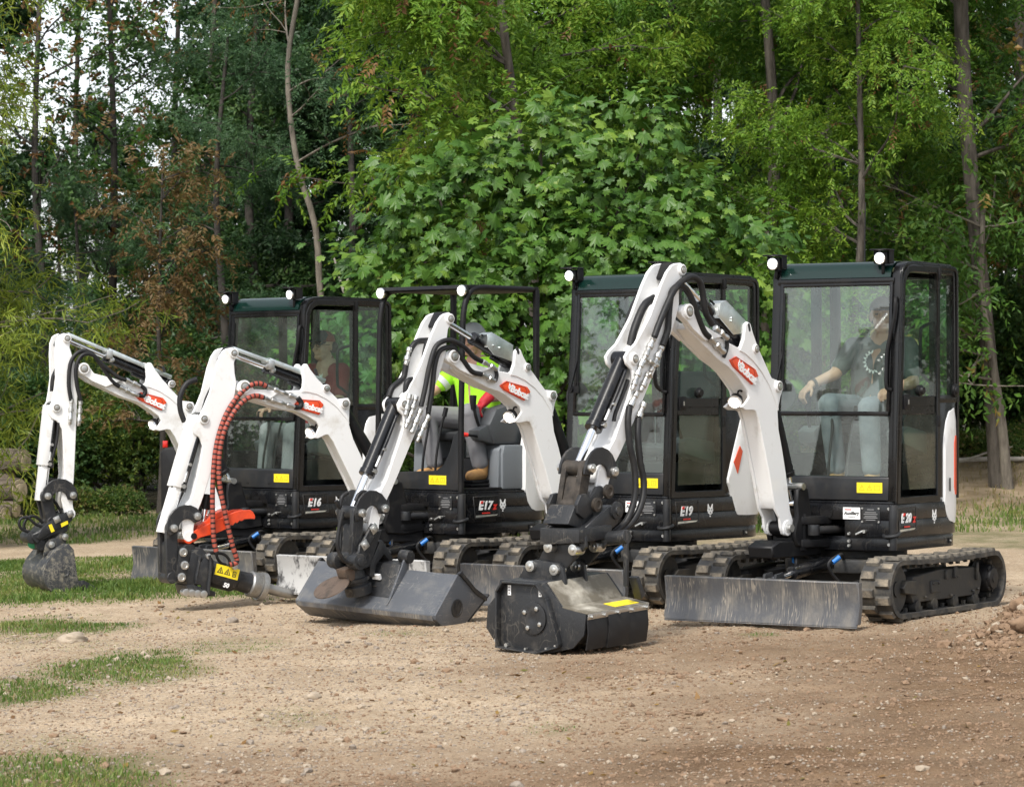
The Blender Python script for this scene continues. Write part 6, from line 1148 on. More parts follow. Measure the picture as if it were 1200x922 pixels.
# trenching bucket on a tilting coupler
def trench_bucket(m):
    P = m['P']; o = (1.385, -.145); side = [(-.045, .40), (.06, .345), (.13, .26), (.158, .20), (.165, .146), (.155, .095), (.13, .056), (.09, .022), (.04, .0), (-.155, .0), (-.117, .146), (-.09, .35)]
    S = [(o[0]+u, o[1]+z) for u, z in side]; b = MB()
    back = S[:10]; b.strip(back[::-1], .014, -.325, .225); bk = P(b, 'bucket', 'worn_bucket', .003, 50)
    for y0_, y1_ in ((-.343, -.324), (.224, .243)): b = MB(); b.prism(S, y0_, y1_); b.build('side_plate', 'worn_bucket', bk, bevel=.003)
    b = MB(); b.lathe(v3((o[0]-.01, o[1]+.18), .242), (0, 1, 0), [(0, .046), (.004, .046), (.005, .036), (.003, .034), (.003, .001)], 24); cat_icon(bk, v3((o[0]-.01, o[1]+.185), .245), (-1, 0, 0), (0, 0, 1), .045, 'worn_bucket', 'embossed_emblem'); b.build('embossed_ring', 'worn_bucket', bk)
    b = MB(); b.prism([(o[0]-.12, o[1]+.008), (o[0]-.31, o[1]+.03), (o[0]-.32, o[1]+.022), (o[0]-.15, o[1]-.008)], -.335, .235); b.build('cutting_edge', 'tool_metal', bk, bevel=.002)
    for s in (-1, 1): b = MB(); b.prism([(o[0]-.14, o[1]+.0), (o[0]-.12, o[1]+.10), (o[0]-.17, o[1]+.105), (o[0]-.31, o[1]+.03)], *sorted((s*.232, s*.250))); b.cyl(v3((o[0]-.16, o[1]+.07), s*.24), v3((o[0]-.16, o[1]+.07), s*.262), .014, n=8); b.build('side_cutter', 'tool_metal', bk, bevel=.003)
    # bucket ears
    for s in (-1, 1):
        b = MB(); b.prism([(1.506,0.155),(1.487,0.255),(1.454,0.288),(1.408,0.298),(1.368,0.336),(1.333,0.347),(1.31,0.329),(1.316,0.251),(1.385,0.219),(1.443,0.187)], *sorted((s*.085, s*.105))); b.build('bucket_ear', 'worn_bucket', bk, bevel=.004)
        for p in [(1.333,0.305),(1.446,0.246)]: b = MB(); b.cyl(v3(p, s*.10), v3(p, s*.135), .027, n=14); b.cyl(v3(p, s*.133), v3(p, s*.141), .014, n=8); b.build('pin', 'zinc', bk, bevel=.003)
    # coupler
    b = MB(); b.prism([(1.607,0.33),(1.55,0.351),(1.498,0.395),(1.411,0.455),(1.33,0.489),(1.284,0.514),(1.259,0.488),(1.267,0.441),(1.301,0.402),(1.307,0.347),(1.423,0.321),(1.527,0.284),(1.561,0.246),(1.601,0.291)], -.115, .115); t = P(b, 'tilting_coupler', 'tool_metal', .008)
    for s in (-1, 1):
        b = MB(); b.prism([(1.513,0.389),(1.421,0.458),(1.294,0.518),(1.266,0.498),(1.273,0.436),(1.455,0.343),(1.545,0.289),(1.57,0.303)], *sorted((s*.114, s*.130))); b.build('coupler_cheek', 'tool_metal', t, bevel=.004)
        for p in [(1.291,0.49),(1.403,0.447)]: b = MB(); b.box(v3(p, s*.134), (.052, .010, .052), Matrix.Rotation(R(25), 3, 'Y')); b.cyl(v3(p, s*.13), v3(p, s*.15), .018, n=10); b.build('pin_plate', 'zinc', t, bevel=.003)
    for q_ in ([(1.472,0.402),(1.447,0.412),(1.421,0.354),(1.449,0.343)], [(1.372,0.413),(1.314,0.436),(1.308,0.41),(1.364,0.383)]): b = MB(); b.prism(q_, .129, .1325); b.build('warning_sticker', 'sticker_yellow', t)
    b = MB(); A, B = [(1.591,0.304),(1.522,0.243)]; b.cyl(v3(A, -.10), v3(A, .10), .05, n=20); b.cyl(v3(B, -.09), v3(B, .09), .045, n=20); b.build('tilt_cylinder', 'tool_metal', t, bevel=.006)
    b = MB(); A = [(1.566,0.253)][0]; b.lathe(v3(A, .02), (.5, .8, -.2), [(0, .034), (.03, .036), (.034, .02), (.034, .001)], 20); b.build('tilt_cap', 'green_disc', t)
trench_bucket(MM['E16'])

# breaker and thumb
def breaker(m):
    P = m['P']; A = np.array((1.37, .150)); Bp = np.array((.664, -.042)); d = (Bp-A)/np.linalg.norm(Bp-A); at_ = lambda t, o=0: (float(A[0]+d[0]*t-d[1]*o), float(A[1]+d[1]*t+d[0]*o))
    ax = Vector((d[0], 0, d[1])); c0 = v3(tuple(A)); L = float(np.linalg.norm(Bp-A))
    b = MB(); b.lathe(c0, ax, [(.0, .085), (.02, .098), (.20, .098), (.225, .09), (.235, .076), (.34, .080), (.355, .084)], 8); k = P(b, 'rock_breaker', 'tool_metal', .012)
    b = MB(); b.lathe(c0+ax*.0, ax, [(.345, .084), (.355, .094), (.42, .094), (.43, .088), (.43, .104), (.458, .108), (.472, .106), (.476, .05)], 26); b.build('collar', 'worn_steel', k)
    b = MB(); b.lathe(c0, ax, [(.46, .040), (.60, .038), (L-.05, .034), (L+.02, .016), (L+.035, .004)], 16); b.build('chisel', 'worn_steel', k)
    # breaker decal on the near flank
    yd = Vector((-d[1], 0, d[0])); yd = yd if yd.z > 0 else -yd; xd = Vector((d[0], 0, d[1])); nn = Vector((0, 1, 0))
    pc = c0+ax*.11+yd*.035; b = MB(); b.box((0, 0, 0), (.19, .004, .08), None)
    Mx = Matrix((xd, nn, yd)).transposed(); b.v = [tuple(Mx @ Vector(v)+pc+nn*.0985) for v in b.v]; st = b.build('warning_sticker', 'sticker_yellow', k)
    for o_, tri in ((-.055, True), (.003, True), (.058, False)):
        q = MB(); w = .026; T = [(o_-w, -w*.8), (o_+w, -w*.8), (o_, w)] if tri else [(o_-w*.5, -w), (o_+w*.6, -w), (o_+w*.6, w*.6), (o_-w*.5, w*.6)]
        q.strip(T, .005, .0, .0015, closed=True); q.box((o_, .001, -.006), (.005, .0015, .018)); q.v = [tuple(Mx @ Vector(v)+pc+nn*.1010) for v in q.v]; q.build('warning_symbol', 'print_black', k)
    text_mb('50', .045, k, 'lettering', 'print_white', c0+ax*.13-yd*.062+nn*.092, xd, yd, .15, .002)
    # saddle plates with the bolt row
    pl_ = [(1.452,0.258),(1.393,0.275),(1.366,0.238),(1.393,0.093),(1.413,-0.022),(1.439,-0.017),(1.472,0.071),(1.518,0.079),(1.498,0.193)]
    for s in (-1, 1): b = MB(); b.prism(pl_, *sorted((s*.100, s*.120))); b.build('saddle_plate', 'tool_metal', k, bevel=.004)
    b = MB(); b.prism([(1.533,0.322),(1.454,0.338),(1.401,0.282),(1.407,0.112),(1.467,0.065),(1.573,0.069),(1.583,0.13)], -.10, .10); b.prism([(1.583,0.069),(1.533,0.074),(1.348,0.013),(1.354,-0.021),(1.559,-0.004)], -.11, .11); b.build('bracket', 'tool_metal', k, bevel=.008)
    for i, p in enumerate([(1.599,0.019),(1.553,0.013),(1.507,0.007),(1.457,0.002)]): b = MB(); b.cyl(v3(p, .09), v3(p, .145), .028, n=16); b.build('bolt', 'zinc', k, bevel=.005)
    b = MB(); b.tube([(1.41,0.282),(1.399,0.227),(1.405,0.13),(1.413,0.058),(1.413,-0.003)] and [v3(p, .125) for p in [(1.41,0.282),(1.399,0.227),(1.405,0.13),(1.413,0.058),(1.413,-0.003)]], .014, n=8); b.tube([v3(p, .11) for p in [(1.476,0.271),(1.49,0.193),(1.505,0.109),(1.487,0.096)]], .014, n=8); b.build('bracket_rib', 'tool_metal', k)
    for p in [(1.412,0.274),(1.203,0.191)]: b = MB(); b.cyl(v3(p, .08), v3(p, .13), .022, n=12); b.build('bolt', 'zinc', k, bevel=.004)
    # quick coupler
    t_ = [(1.627,0.329),(1.577,0.364),(1.518,0.363),(1.498,0.338),(1.511,0.121),(1.564,0.092),(1.63,0.094),(1.656,0.137)]; b = MB(); b.prism(t_, -.09, .09); q_ = P(b, 'quick_coupler', 'tool_metal', .008)
    for s in (-1, 1): b = MB(); b.prism([(1.637,0.33),(1.608,0.347),(1.568,0.328),(1.582,0.123),(1.601,0.097),(1.637,0.095),(1.657,0.126)], *sorted((s*.089, s*.112))); b.build('coupler_cheek', 'tool_metal', q_, bevel=.005)
    for p in [(1.61,0.308),(1.599,0.214),(1.623,0.128)]: b = MB(); b.lathe(v3(p, .108), (0, 1, 0), [(0, .032), (.014, .032), (.016, .02), (.010, .016), (.010, .001)], 18); b.build('pin', 'zinc', q_)
    # red thumb: two toothed plates and a cross web
    th = [(1.577,0.422),(1.556,0.446),(1.518,0.453),(1.446,0.488),(1.353,0.526),(1.273,0.557),(1.18,0.592),(1.127,0.602),(1.059,0.603),(1.039,0.589),(1.019,0.558),(1.022,0.534),(1.059,0.537),(1.106,0.535),(1.127,0.521),(1.147,0.526),(1.164,0.506),(1.18,0.513),(1.2,0.491),(1.22,0.496),(1.24,0.471),(1.287,0.454),(1.353,0.431),(1.419,0.418),(1.465,0.407),(1.511,0.375),(1.538,0.39),(1.553,0.4)]
    b = MB()
    for s in (-1, 1): b.prism(th, *sorted((s*.062, s*.082)))
    b.prism([lp(th[4], th[21], .3), lp(th[6], th[19], .3), lp(th[8], th[13], .35), lp(th[8], th[13], .6), lp(th[6], th[19], .6), lp(th[4], th[21], .6)], -.064, .064); b.cyl(v3(lp(th[0], th[25], .4), -.085), v3(lp(th[0], th[25], .4), .085), .038, n=16)
    tb_ = P(b, 'thumb', 'orange_paint', .004); b = MB(); p = [(1.514,0.421)][0]; b.cyl(v3(p, -.092), v3(p, .092), .024, n=12); b.build('pin', 'matt_black', tb_)
    cat_icon(tb_, v3(lp(th[5], th[20], .5), .0825), (-.9, 0, .35), (.35, 0, .9), .05, 'decal_dark')
    b = MB(); b.prism([(1.493,0.449),(1.467,0.497),(1.394,0.532),(1.348,0.573),(1.241,0.61),(1.188,0.582),(1.308,0.518),(1.454,0.43)], -.056, .056); b.build('thumb_base', 'orange_paint', tb_, bevel=.004)
    b = MB(); A_, B_ = [(1.368,0.72),(1.403,0.52)]; b.cyl(v3(A_), v3(lp(A_, B_, .55)), .036, n=16); P(b, 'thumb_cylinder', 'matt_black', .003); b = MB(); b.cyl(v3(lp(A_, B_, .5)), v3(B_), .02, n=12); P(b, 'thumb_rod', 'chrome', 0)
breaker(MM['E17z'])

# wide ditching bucket under a tilting rotator
def ditch_bucket(m):
    root = m['root']; P = m['P']; o3 = Vector((1.585, 0.0, -.105)); M3 = Matrix.Rotation(R(12), 3, 'Z') @ Matrix.Rotation(R(-2.6), 3, 'X')
    T = lambda b: setattr(b, 'v', [tuple(M3 @ Vector(v)+o3) for v in b.v]) or b
    side = [(.03, .385), (.262, .125), (.255, .095), (.15, .03), (.10, .008), (.03, .0), (-.03, .015), (-.10, .07), (-.276, .20), (-.15, .27)]
    b = MB(); b.strip([side[0], side[1], side[2], side[3], side[4], side[5], side[6], side[7], side[8]][::-1], .014, -.585, .585); bk = P(T(b), 'ditching_bucket', 'bucket_grey', .004, 30)
    for s in (-1, 1): b = MB(); b.prism(side, *sorted((s*.583, s*.603))); T(b).build('side_plate', 'bucket_grey', bk, bevel=.003)
    b = MB(); b.prism([(-.10, .062), (-.335, .235), (-.34, .225), (-.10, .048)], -.60, .60); T(b).build('cutting_edge', 'tool_metal', bk, bevel=.002)
    for s in (-1, 1): b = MB(); b.prism([(.03, .387), (.0, .375), (-.16, .25), (-.29, .19), (-.30, .215), (-.16, .285), (.0, .405)], *sorted((s*.590, s*.614))); T(b).build('side_cutter', 'tool_metal', bk, bevel=.003)
    b = MB(); b.lathe((.03, .603, .16), (0, 1, 0), [(0, .062), (.004, .062), (.006, .05), (.003, .048), (.003, .001)], 28); T(b).build('embossed_ring', 'tool_metal', bk)
    cat_icon(bk, M3 @ Vector((.03, .607, .165))+o3, M3 @ Vector((-1, 0, 0)), M3 @ Vector((0, 0, 1)), .06, 'tool_metal', 'embossed_emblem')
    b = MB(); b.strip([(.262, .118), (.255, .088), (.15, .022)][::-1], .008, -.58, .58); T(b).build('wear_strip', 'blade_steel', bk)
    b = MB(); b.box((.170, .0, .262), (.012, .05, .008), Matrix.Rotation(R(48), 3, 'Y')); T(b).build('scuff_plate', 'rusty_steel', bk)
    # bracket on the bucket back
    for y0, y1, pl_ in ((-.13, .17, [(.20, .20), (.10, .42), (.02, .44), (.03, .38)]),):
        b = MB(); b.prism(pl_, y0, y1); T(b).build('bracket', 'tool_metal', bk, bevel=.008)
    b = MB(); b.prism([(.245, .155), (.215, .19), (.06, .47), (.02, .47), (.02, .38)], .165, .18); T(b).build('bracket_rib', 'bucket_grey', bk, bevel=.003)
    b = MB(); b.prism([(.21, .19), (.06, .47), (.02, .47), (.02, .38)], -.16, -.145); T(b).build('bracket_rib', 'tool_metal', bk, bevel=.003)
    b = MB(); b.cyl((.03, .12, .47), (.03, .20, .47), .045, n=18); T(b).build('pin', 'tool_metal', bk, bevel=.004)
    b = MB(); b.box((.165, .02, .33), (.02, .065, .035), Matrix.Rotation(R(25), 3, 'Y')); T(b).build('label_sticker', 'print_white', bk)
    # rotator: stacked rings and the round brown guard
    t0 = [(1.849,0.167),(1.833,0.272),(1.864,0.114)]
    b = MB(); b.lathe(v3(t0[0]), (.25, 0, 1), [(-.06, .09), (0, .095), (.012, .075), (.028, .075), (.034, .09), (.055, .09), (.06, .07), (.13, .06)], 26); rt = P(b, 'rotator', 'tool_metal', 0)
    c = v3([(1.967,0.151)][0], -.06)+Vector((.05, 0, .0)); b = MB(); b.lathe(c, (.62, -.1, .75), [(0, .10), (.008, .115), (.014, .113), (.016, .001)], 28); b.v = [(v[0], c.y+(v[1]-c.y)*1.45, v[2]) for v in b.v]; b.build('round_guard', 'brown_disc', rt)
    # coupler chain of links
    ch = [(1.839,0.548),(1.816,0.585),(1.77,0.579),(1.755,0.533),(1.786,0.493),(1.831,0.442),(1.834,0.395),(1.877,0.337),(1.907,0.28),(1.952,0.27),(2.005,0.307),(1.983,0.376),(1.93,0.398),(1.922,0.445),(1.884,0.479)]
    b = MB()
    for s in (-1, 1): b.prism(ch, *sorted((s*.090, s*.112)))
    b.prism([(1.772,0.531),(1.704,0.54),(1.757,0.412),(1.811,0.295),(1.887,0.274),(1.902,0.358),(1.833,0.414)], -.088, .088); q_ = P(b, 'tilting_coupler', 'tool_metal', .006)
    for p in [(1.801,0.549),(1.88,0.444)]: b = MB(); b.box(v3(p, .116), (.06, .010, .06), Matrix.Rotation(R(35), 3, 'Y')); b.cyl(v3(p, .112), v3(p, .134), .02, n=12); b.build('pin_plate', 'zinc', q_, bevel=.003)
    b = MB(); b.prism([(1.711,0.458),(1.688,0.469),(1.642,0.408),(1.588,0.334),(1.627,0.324),(1.673,0.373),(1.742,0.304),(1.757,0.222),(1.803,0.224),(1.792,0.318)], -.05, .07); b.build('hook', 'tool_metal', q_, bevel=.008)
    for s in (-1, 1):
        b = MB(); p = [(1.945,0.334)][0]; b.cyl(v3(p, s*.06), v3(p, s*.15), .055, n=20); b.cyl(v3(p, s*.15), v3(p, s*.162), .03, n=12); b.build('tilt_cylinder', 'tool_metal', q_, bevel=.006)
    b = MB(); b.prism([(2.0,0.279),(1.902,0.299),(1.902,0.181),(1.977,0.219)], -.05, .05); b.build('hose_guard', 'brown_disc', q_, bevel=.008)
ditch_bucket(MM['E19'])
for o in list(bpy.data.objects):
    if o.name.split('.')[0] in ('guide_teeth', 'bolts'): o['kind'] = 'stuff'

# ------------------------------------------------------------------ the three drivers
def blob(b, p0, p1, r0, r1=None, n=14):
    p0, p1 = Vector(p0), Vector(p1); r1 = r0 if r1 is None else r1; a = p1-p0
    if a.length < 1e-5: a = Vector((0, 0, 1e-4)); p1 = p0+a
    L = a.length; prof = [(-r0*math.cos(R(t)), r0*math.sin(R(t))) for t in (4, 25, 50, 75)]+[(L*i/4, r0+(r1-r0)*i/4) for i in range(5)]+[(L+r1*math.sin(R(t)), r1*math.cos(R(t))) for t in (15, 40, 65, 86)]
    b.lathe(p0, a, prof, n)
def ell(b, c, r, Mx=None, n=16):
    o = len(b.v); b.lathe((0, 0, 0), (0, 0, 1), [(-math.cos(R(t)), math.sin(R(t))) for t in range(4, 180, 11)], n)
    for i in range(o, len(b.v)): v = Vector(b.v[i]); v = Vector((v.x*r[0], v.y*r[1], v.z*r[2])); v = (Mx @ v if Mx else v)+Vector(c); b.v[i] = tuple(v)
def melt(b, name, mt, parent, voxel=.009, it=3, loc=None):
    o = b.build(name, mt, None); md = o.modifiers.new('r', 'REMESH'); md.mode = 'VOXEL'; md.voxel_size = voxel; md.use_smooth_shade = True
    sm = o.modifiers.new('s', 'SMOOTH'); sm.factor = .5; sm.iterations = it
    bpy.context.view_layer.update(); me = bpy.data.meshes.new_from_object(o.evaluated_get(bpy.context.evaluated_depsgraph_get())); bpy.data.objects.remove(o)
    me.name = name; me.materials.clear(); me.materials.append(MT[mt]); return link(name, me, parent, loc)
def hand(b, w, f, up, s, curl=.6):
    """palm, four unequal bent fingers and a thumb; w wrist, f direction of the hand, up back of the hand, s side of the thumb"""
    f = Vector(f).normalized(); up = Vector(up); up = (up-f*up.dot(f)).normalized(); lat = f.cross(up).normalized()*s; w = Vector(w)
    for q in (-.028, -.010, .010, .028): blob(b, w+lat*q*.7, w+f*.085+lat*q, .017, .013, 8)
    for q, L in ((-.031, .060), (-.011, .074), (.011, .080), (.031, .072)):
        k = w+f*.088+lat*q; d1 = (f*math.cos(curl)-up*math.sin(curl)).normalized(); d2 = (f*math.cos(curl*2.3)-up*math.sin(curl*2.3)).normalized(); blob(b, k, k+d1*L*.5, .0105, .0095, 8); blob(b, k+d1*L*.5, k+d1*L*.5+d2*L*.55, .0095, .0075, 8)
    t0 = w+f*.025+lat*.026; t1 = t0+(f*.6+lat*.75-up*.35).normalized()*.042; blob(b, t0, t1, .0135, .0115, 8); blob(b, t1, t1+(f*.85+lat*.1-up*.5).normalized()*.034, .011, .009, 8)
def human(m, label, J, shirt, trousers, shoe, gloves=None, face=1., turn=0.):
    root = m['root']; M4 = Matrix.Translation((m['O'][0], m['O'][1], m['zb'])) @ Matrix.Rotation(R(-90-m['th']), 4, 'Z'); J = {k: Vector(v) for k, v in J.items()}
    base = M4 @ Vector((J['pelvis'].x, J['pelvis'].y, J['pelvis'].z-.1)); I = M4.inverted()
    J = {k: v-Vector((J['pelvis'].x, J['pelvis'].y, J['pelvis'].z-.1)) for k, v in [(k_, v_.copy()) for k_, v_ in J.items()]}
    H = J['head']; Th = Matrix.Rotation(turn, 3, 'Z'); b = MB()
    f = Th @ Vector((1, 0, 0)); sd_ = Th @ Vector((0, 1, 0)); P_ = lambda x, y, z: H+f*x+sd_*y+Vector((0, 0, z))
    ell(b, P_(-.012, 0, .03), (.096, .076, .098), Th); ell(b, P_(.022, 0, -.045), (.066, .058, .075), Th); blob(b, P_(.055, -.018, -.095), P_(.055, .018, -.095), .026, .026)
    blob(b, P_(.085, 0, .012), P_(.108, 0, -.028), .010, .016, 10); blob(b, P_(.078, -.035, .030), P_(.078, .035, .030), .014, .014, 10)
    for s in (-1, 1): ell(b, P_(-.01, s*.077, -.01), (.018, .010, .034), Th, 10); ell(b, P_(.06, s*.036, -.035), (.028, .024, .026), Th, 10)
    blob(b, P_(.082, -.016, -.068), P_(.082, .016, -.068), .011, .011, 8)
    blob(b, J['neck'], P_(-.02, 0, -.06), .056, .052)
    for s in 'LR':
        blob(b, J['sh'+s], J['el'+s], .05, .043); blob(b, J['el'+s], J['wr'+s], .043, .029)
        hf = J['fi'+s]-J['wr'+s]; hand(b, J['wr'+s], hf, J.get('up'+s, Vector((0, 0, 1)))-Vector((0, 0, 0)), (1 if s == 'L' else -1)*1, .62)
        blob(b, J['hip'+s], J['kn'+s], .07, .055); blob(b, J['kn'+s], J['an'+s], .055, .04); blob(b, J['an'+s], J['to'+s], .04, .03)
    blob(b, J['pelvis'], J['neck']-Vector((0, 0, .05)), .10, .10)
    p = melt(b, 'person', 'skin', None, .0062, 2); p.location = base; p.rotation_euler = (0, 0, R(-90-m['th'])); tag(p, label, 'person')
    p.parent = None
    # shirt
    b = MB(); ch = J['chest']; pv = J['pelvis']
    for s in (-1, 1): blob(b, pv+Vector((0, .065*s, .02)), ch+Vector((-.0, .085*s, .02)), .115, .125)
    blob(b, J['shL'], J['shR'], .072, .072); blob(b, J['neck']-Vector((.0, 0, .035)), J['neck']+Vector((0, 0, .005)), .088, .064)
    for s in 'LR': e = J['shL' if s == 'L' else 'shR'].lerp(J['el'+s], .72); blob(b, J['sh'+s], e, .074, .064)
    melt(b, 'shirt', shirt, p, .010, 3)
    b = MB(); blob(b, J['hipL']+Vector((-.03, 0, 0)), J['hipR']+Vector((-.03, 0, 0)), .125, .125)
    for s in 'LR': blob(b, J['hip'+s], J['kn'+s], .102, .076); blob(b, J['kn'+s], J['an'+s].lerp(J['kn'+s], .12), .074, .066)
    melt(b, 'trousers', trousers, p, .010, 3)
    for s in 'LR':
        b = MB(); a, t = J['an'+s], J['to'+s]; d = (t-a); d.z = 0; d = d.normalized(); blob(b, a+Vector((0, 0, .06)), a-Vector((0, 0, .03)), .056, .05); blob(b, a-Vector((0, 0, .03)), a+d*.15-Vector((0, 0, .045)), .05, .044); sh = melt(b, 'boot', shoe, p, .008, 2)
        b = MB(); q = a-Vector((0, 0, .085)); b.bar(q-d*.07, q+d*.20, .10, .03, up=(0, 0, 1)) if False else b.box(q+d*.065, (.27, .10, .026), Matrix.Rotation(math.atan2(d.y, d.x), 3, 'Z')); b.build('sole', 'matt_black', sh, bevel=.01)
        if gloves:
            b = MB(); hf = J['fi'+s]-J['wr'+s]; o = len(b.v); hand(b, J['wr'+s], hf, J.get('up'+s, Vector((0, 0, 1))), 1 if s == 'L' else -1, .62); blob(b, J['wr'+s]-hf.normalized()*.03, J['wr'+s]+hf.normalized()*.03, .04, .036)
            w = J['wr'+s]
            b.v = [tuple(w+(Vector(v)-w)*1.12) for v in b.v]; melt(b, 'glove', gloves, p, .006, 1)
    for s in (-1, 1): b = MB(); ell(b, P_(.088, s*.033, .008), (.008, .012, .008), Th, 8); b.build('eye', 'hair_dark', p)
    return p, P_, Th, J
def cap_on(p, P_, Th, crown, brim, back=None, z=.035, r=(.108, .088, .098)):
    b = MB(); o = len(b.v); b.lathe((0, 0, 0), (0, 0, 1), [(math.sin(R(t)), math.cos(R(t))) for t in range(0, 91, 9)], 20)
    for i in range(o, len(b.v)): v = Vector(b.v[i]); b.v[i] = tuple(Th @ Vector((v.x*r[0], v.y*r[1], v.z*r[2]))+P_(-.012, 0, z))
    k = b.build('cap', crown, p); b = MB(); pts = [(.055, -.075), (.10, -.072), (.155, -.045), (.172, 0), (.155, .045), (.10, .072), (.055, .075)]
    V = [P_(x, y, z+.008-.12*y*y*8*.3-(x-.055)*.12) for x, y in pts]; n = len(V); b.add(V+[v+Vector((0, 0, .006)) for v in V], [tuple(range(n)), tuple(range(2*n-1, n-1, -1))]+[(i, n+i, n+(i+1) % n, (i+1) % n) for i in range(n)]); b.build('brim', brim, k); return k
# leftmost driver: red polo shirt, dark fronted cap, glasses
m = MM['E16']
p, P_, Th, J = human(m, 'driver with glasses, red polo shirt and cap, inside the leftmost cab', dict(head=(-.24, .03, 1.935), neck=(-.29, .03, 1.80), chest=(-.29, .03, 1.56), pelvis=(-.24, 0, 1.20), shL=(-.30, .20, 1.72), shR=(-.28, -.15, 1.72), elL=(-.20, .27, 1.47), elR=(-.16, -.25, 1.47), wrL=(.05, .31, 1.40), wrR=(.06, -.31, 1.40), fiL=(.15, .31, 1.39), fiR=(.16, -.31, 1.39),
    hipL=(-.20, .10, 1.17), hipR=(-.20, -.10, 1.17), knL=(.22, .15, 1.22), knR=(.22, -.15, 1.22), anL=(.26, .15, .87), anR=(.26, -.15, .87), toL=(.38, .16, .82), toR=(.38, -.16, .82)), 'shirt_red', 'trousers_grey', 'boot_tan', turn=R(8))
c = cap_on(p, P_, Th, 'cap_red', 'cap_dark'); b = MB(); b.lathe(P_(.03, 0, .06), Th @ Vector((1, 0, .35)), [(0, .075), (.045, .066), (.062, .04), (.07, .002)], 18); b.build('cap_front', 'cap_dark', c)
b = MB()
for s in (-1, 1):
    b.strip([(.034*s+.024*math.cos(R(a)), .004+.02*math.sin(R(a))) for a in range(0, 360, 24)], .004, .102, .106, closed=True, ax='x')
    b.bar((.10, s*.058, .008), (-.01, s*.080, .008), .004, .004)
b.bar((.104, -.012, .008), (.104, .012, .008), .004, .004); b.v = [tuple(P_(*v)) for v in b.v]; b.build('glasses', 'hair_dark', p)
b = MB(); blob(b, P_(-.07, -.045, -.01), P_(-.07, .045, -.01), .052, .052); melt(b, 'hair', 'hair_dark', p, .009, 2)
cat_icon(p, J['chest']+Vector((.128, .055, .11)), (0, 1, 0), (-.2, 0, 1), .045)
# breaker machine driver: grey helmet, high-visibility shirt, red gloves, tan boots
m = MM['E17z']
p, P_, Th, J = human(m, 'driver in a bright green shirt, helmet and red gloves under the canopy', dict(head=(-.12, .0, 1.885), neck=(-.17, 0, 1.745), chest=(-.18, 0, 1.54), pelvis=(-.20, 0, 1.30), shL=(-.17, .185, 1.69), shR=(-.16, -.185, 1.69), elL=(-.14, .27, 1.46), elR=(.02, -.28, 1.50), wrL=(.02, .285, 1.43), wrR=(.18, -.30, 1.44), fiL=(.10, .27, 1.36), fiR=(.28, -.30, 1.44),
    hipL=(-.17, .10, 1.27), hipR=(-.17, -.10, 1.27), knL=(.17, .25, 1.33), knR=(.23, -.15, 1.31), anL=(.06, .275, .895), anR=(.15, -.13, .90), toL=(.18, .30, .83), toR=(.27, -.14, .83)), 'shirt_hivis', 'trousers_grey', 'boot_tan', 'glove_red', turn=R(20))
c = cap_on(p, P_, Th, 'helmet_grey', 'helmet_grey', z=.035, r=(.118, .098, .108))
for s in (-1, 1): b = MB(); b.lathe(P_(-.01, s*.075, -.005), Th @ Vector((0, s, 0)), [(0, .03), (.008, .038), (.03, .036), (.038, .02), (.038, .001)], 16); b.build('ear_muff', 'glove_red' if s > 0 else 'cap_dark', c)
b = MB()
for s in ('L', 'R'): a = J['sh'+s].lerp(J['el'+s], .60); e = J['sh'+s].lerp(J['el'+s], .76); b.cyl(a, e, .0745, .071, n=18)
b.build('reflective_band', 'reflective_grey', p)
for s in 'LR':
    b = MB(); a = J['an'+s]
    for i in range(4): q = a+Vector((.048+.022*i, 0, .03-.022*i)); b.tube([q+Vector((0, -.03, -.006)), q+Vector((.01, 0, .006)), q+Vector((0, .03, -.006))], .005, n=5)
    b.build('laces', 'print_black', p)
# rightmost driver: grey T-shirt with a white print, jeans
m = MM['E20z']
p, P_, Th, J = human(m, 'driver in a grey T-shirt and jeans reaching for a lever in the rightmost cab', dict(head=(-.20, .06, 1.985), neck=(-.22, .055, 1.85), chest=(-.21, .04, 1.64), pelvis=(-.20, .02, 1.385), shL=(-.22, .24, 1.77), shR=(-.16, -.13, 1.77), elL=(-.14, .32, 1.53), elR=(.02, -.19, 1.585), wrL=(.08, .28, 1.49), wrR=(.17, -.29, 1.515), fiL=(.17, .25, 1.47), fiR=(.235, -.33, 1.45),
    hipL=(-.16, .12, 1.345), hipR=(-.16, -.09, 1.345), knL=(.25, .18, 1.36), knR=(.24, -.12, 1.385), anL=(.20, .18, .90), anR=(.16, -.10, .90), toL=(.32, .19, .83), toR=(.29, -.11, .83)), 'shirt_grey', 'jeans', 'boot_tan', turn=R(22))
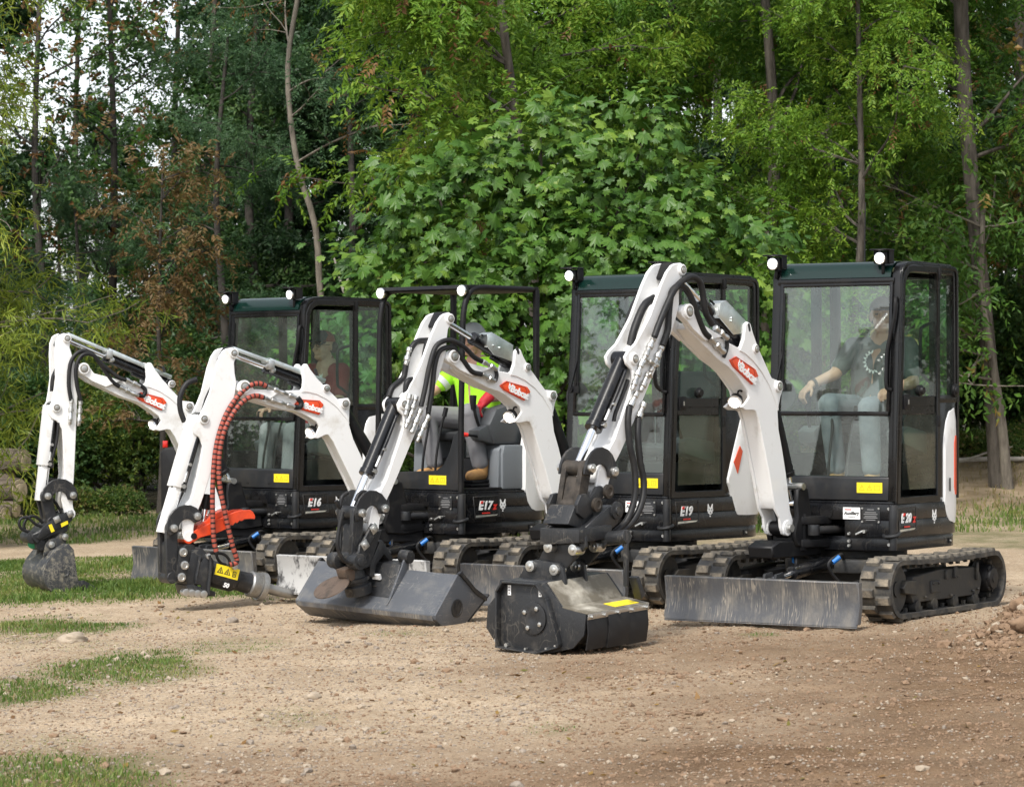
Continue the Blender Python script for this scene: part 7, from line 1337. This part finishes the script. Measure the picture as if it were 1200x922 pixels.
cap_on(p, P_, Th, 'cap_dark', 'cap_dark'); b = MB(); blob(b, P_(-.07, -.045, -.01), P_(-.07, .045, -.01), .054, .054); melt(b, 'hair', 'hair_dark', p, .009, 2)
b = MB(); c0 = J['chest']+Vector((.137, .015, .03))
for i in range(9):
    a = R(105+i*22); q = c0+Vector((0, .05*math.cos(a), .055*math.sin(a)))
    for s in (-1, 1):
        d = Vector((0, math.cos(a+s*.7), math.sin(a+s*.7))); t = Vector((0, -d.z, d.y)); b.add([q, q+d*.016+t*.006, q+d*.032, q+d*.016-t*.006]+[v+Vector((.004, 0, 0)) for v in (q, q+d*.016+t*.006, q+d*.032, q+d*.016-t*.006)], [(0, 1, 2, 3), (7, 6, 5, 4), (0, 4, 5, 1), (1, 5, 6, 2), (2, 6, 7, 3), (3, 7, 4, 0)])
b.build('laurel_print', 'print_white', p)
b = MB(); w = J['wrR']; d = (J['wrR']-J['elR']).normalized(); b.cyl(w-d*.035, w-d*.012, .034, n=14); b.build('wrist_band', 'hair_dark', p)

# things seen only in part: a dark machine tail with a red lamp behind the breaker arm, a whip aerial
MMx = at(196, 30.5); zz = float(zg(*MMx))
r = empty('parked_trailer', (MMx[0]+.5, MMx[1], zz)); tag(r, 'dark trailer tail with a red lamp, half hidden behind the breaker arm', 'trailer')
b = MB(); b.prism([(-.54, .30), (-.55, .92), (-.50, .97), (-.15, .97), (-.15, .30)], -.2, .2); b.build('body', 'matt_black', r, bevel=.03)
b = MB(); b.lathe((.0, -.1, .19), (0, 1, 0), [(0, .10), (0, .19), (.18, .19), (.18, .10)], 20); b.build('wheel', 'rubber_black', r); b = MB(); b.box((-.50, -.16, 1.00), (.05, .06, .07)); b.box((-.50, -.193, 1.00), (.038, .008, .05)); b.build('tail_lamp', 'lens_red', r, bevel=.008)
b = MB(); b.tube([(-.46, -.20, 2.33), (-.465, -.20, 2.6), (-.475, -.20, 2.78)], lambda t: .006-.003*t, n=6); b.cyl((-.46, -.20, 2.30), (-.46, -.20, 2.37), .012, n=8); b.build('aerial', 'matt_black', MM['E20z']['root'])
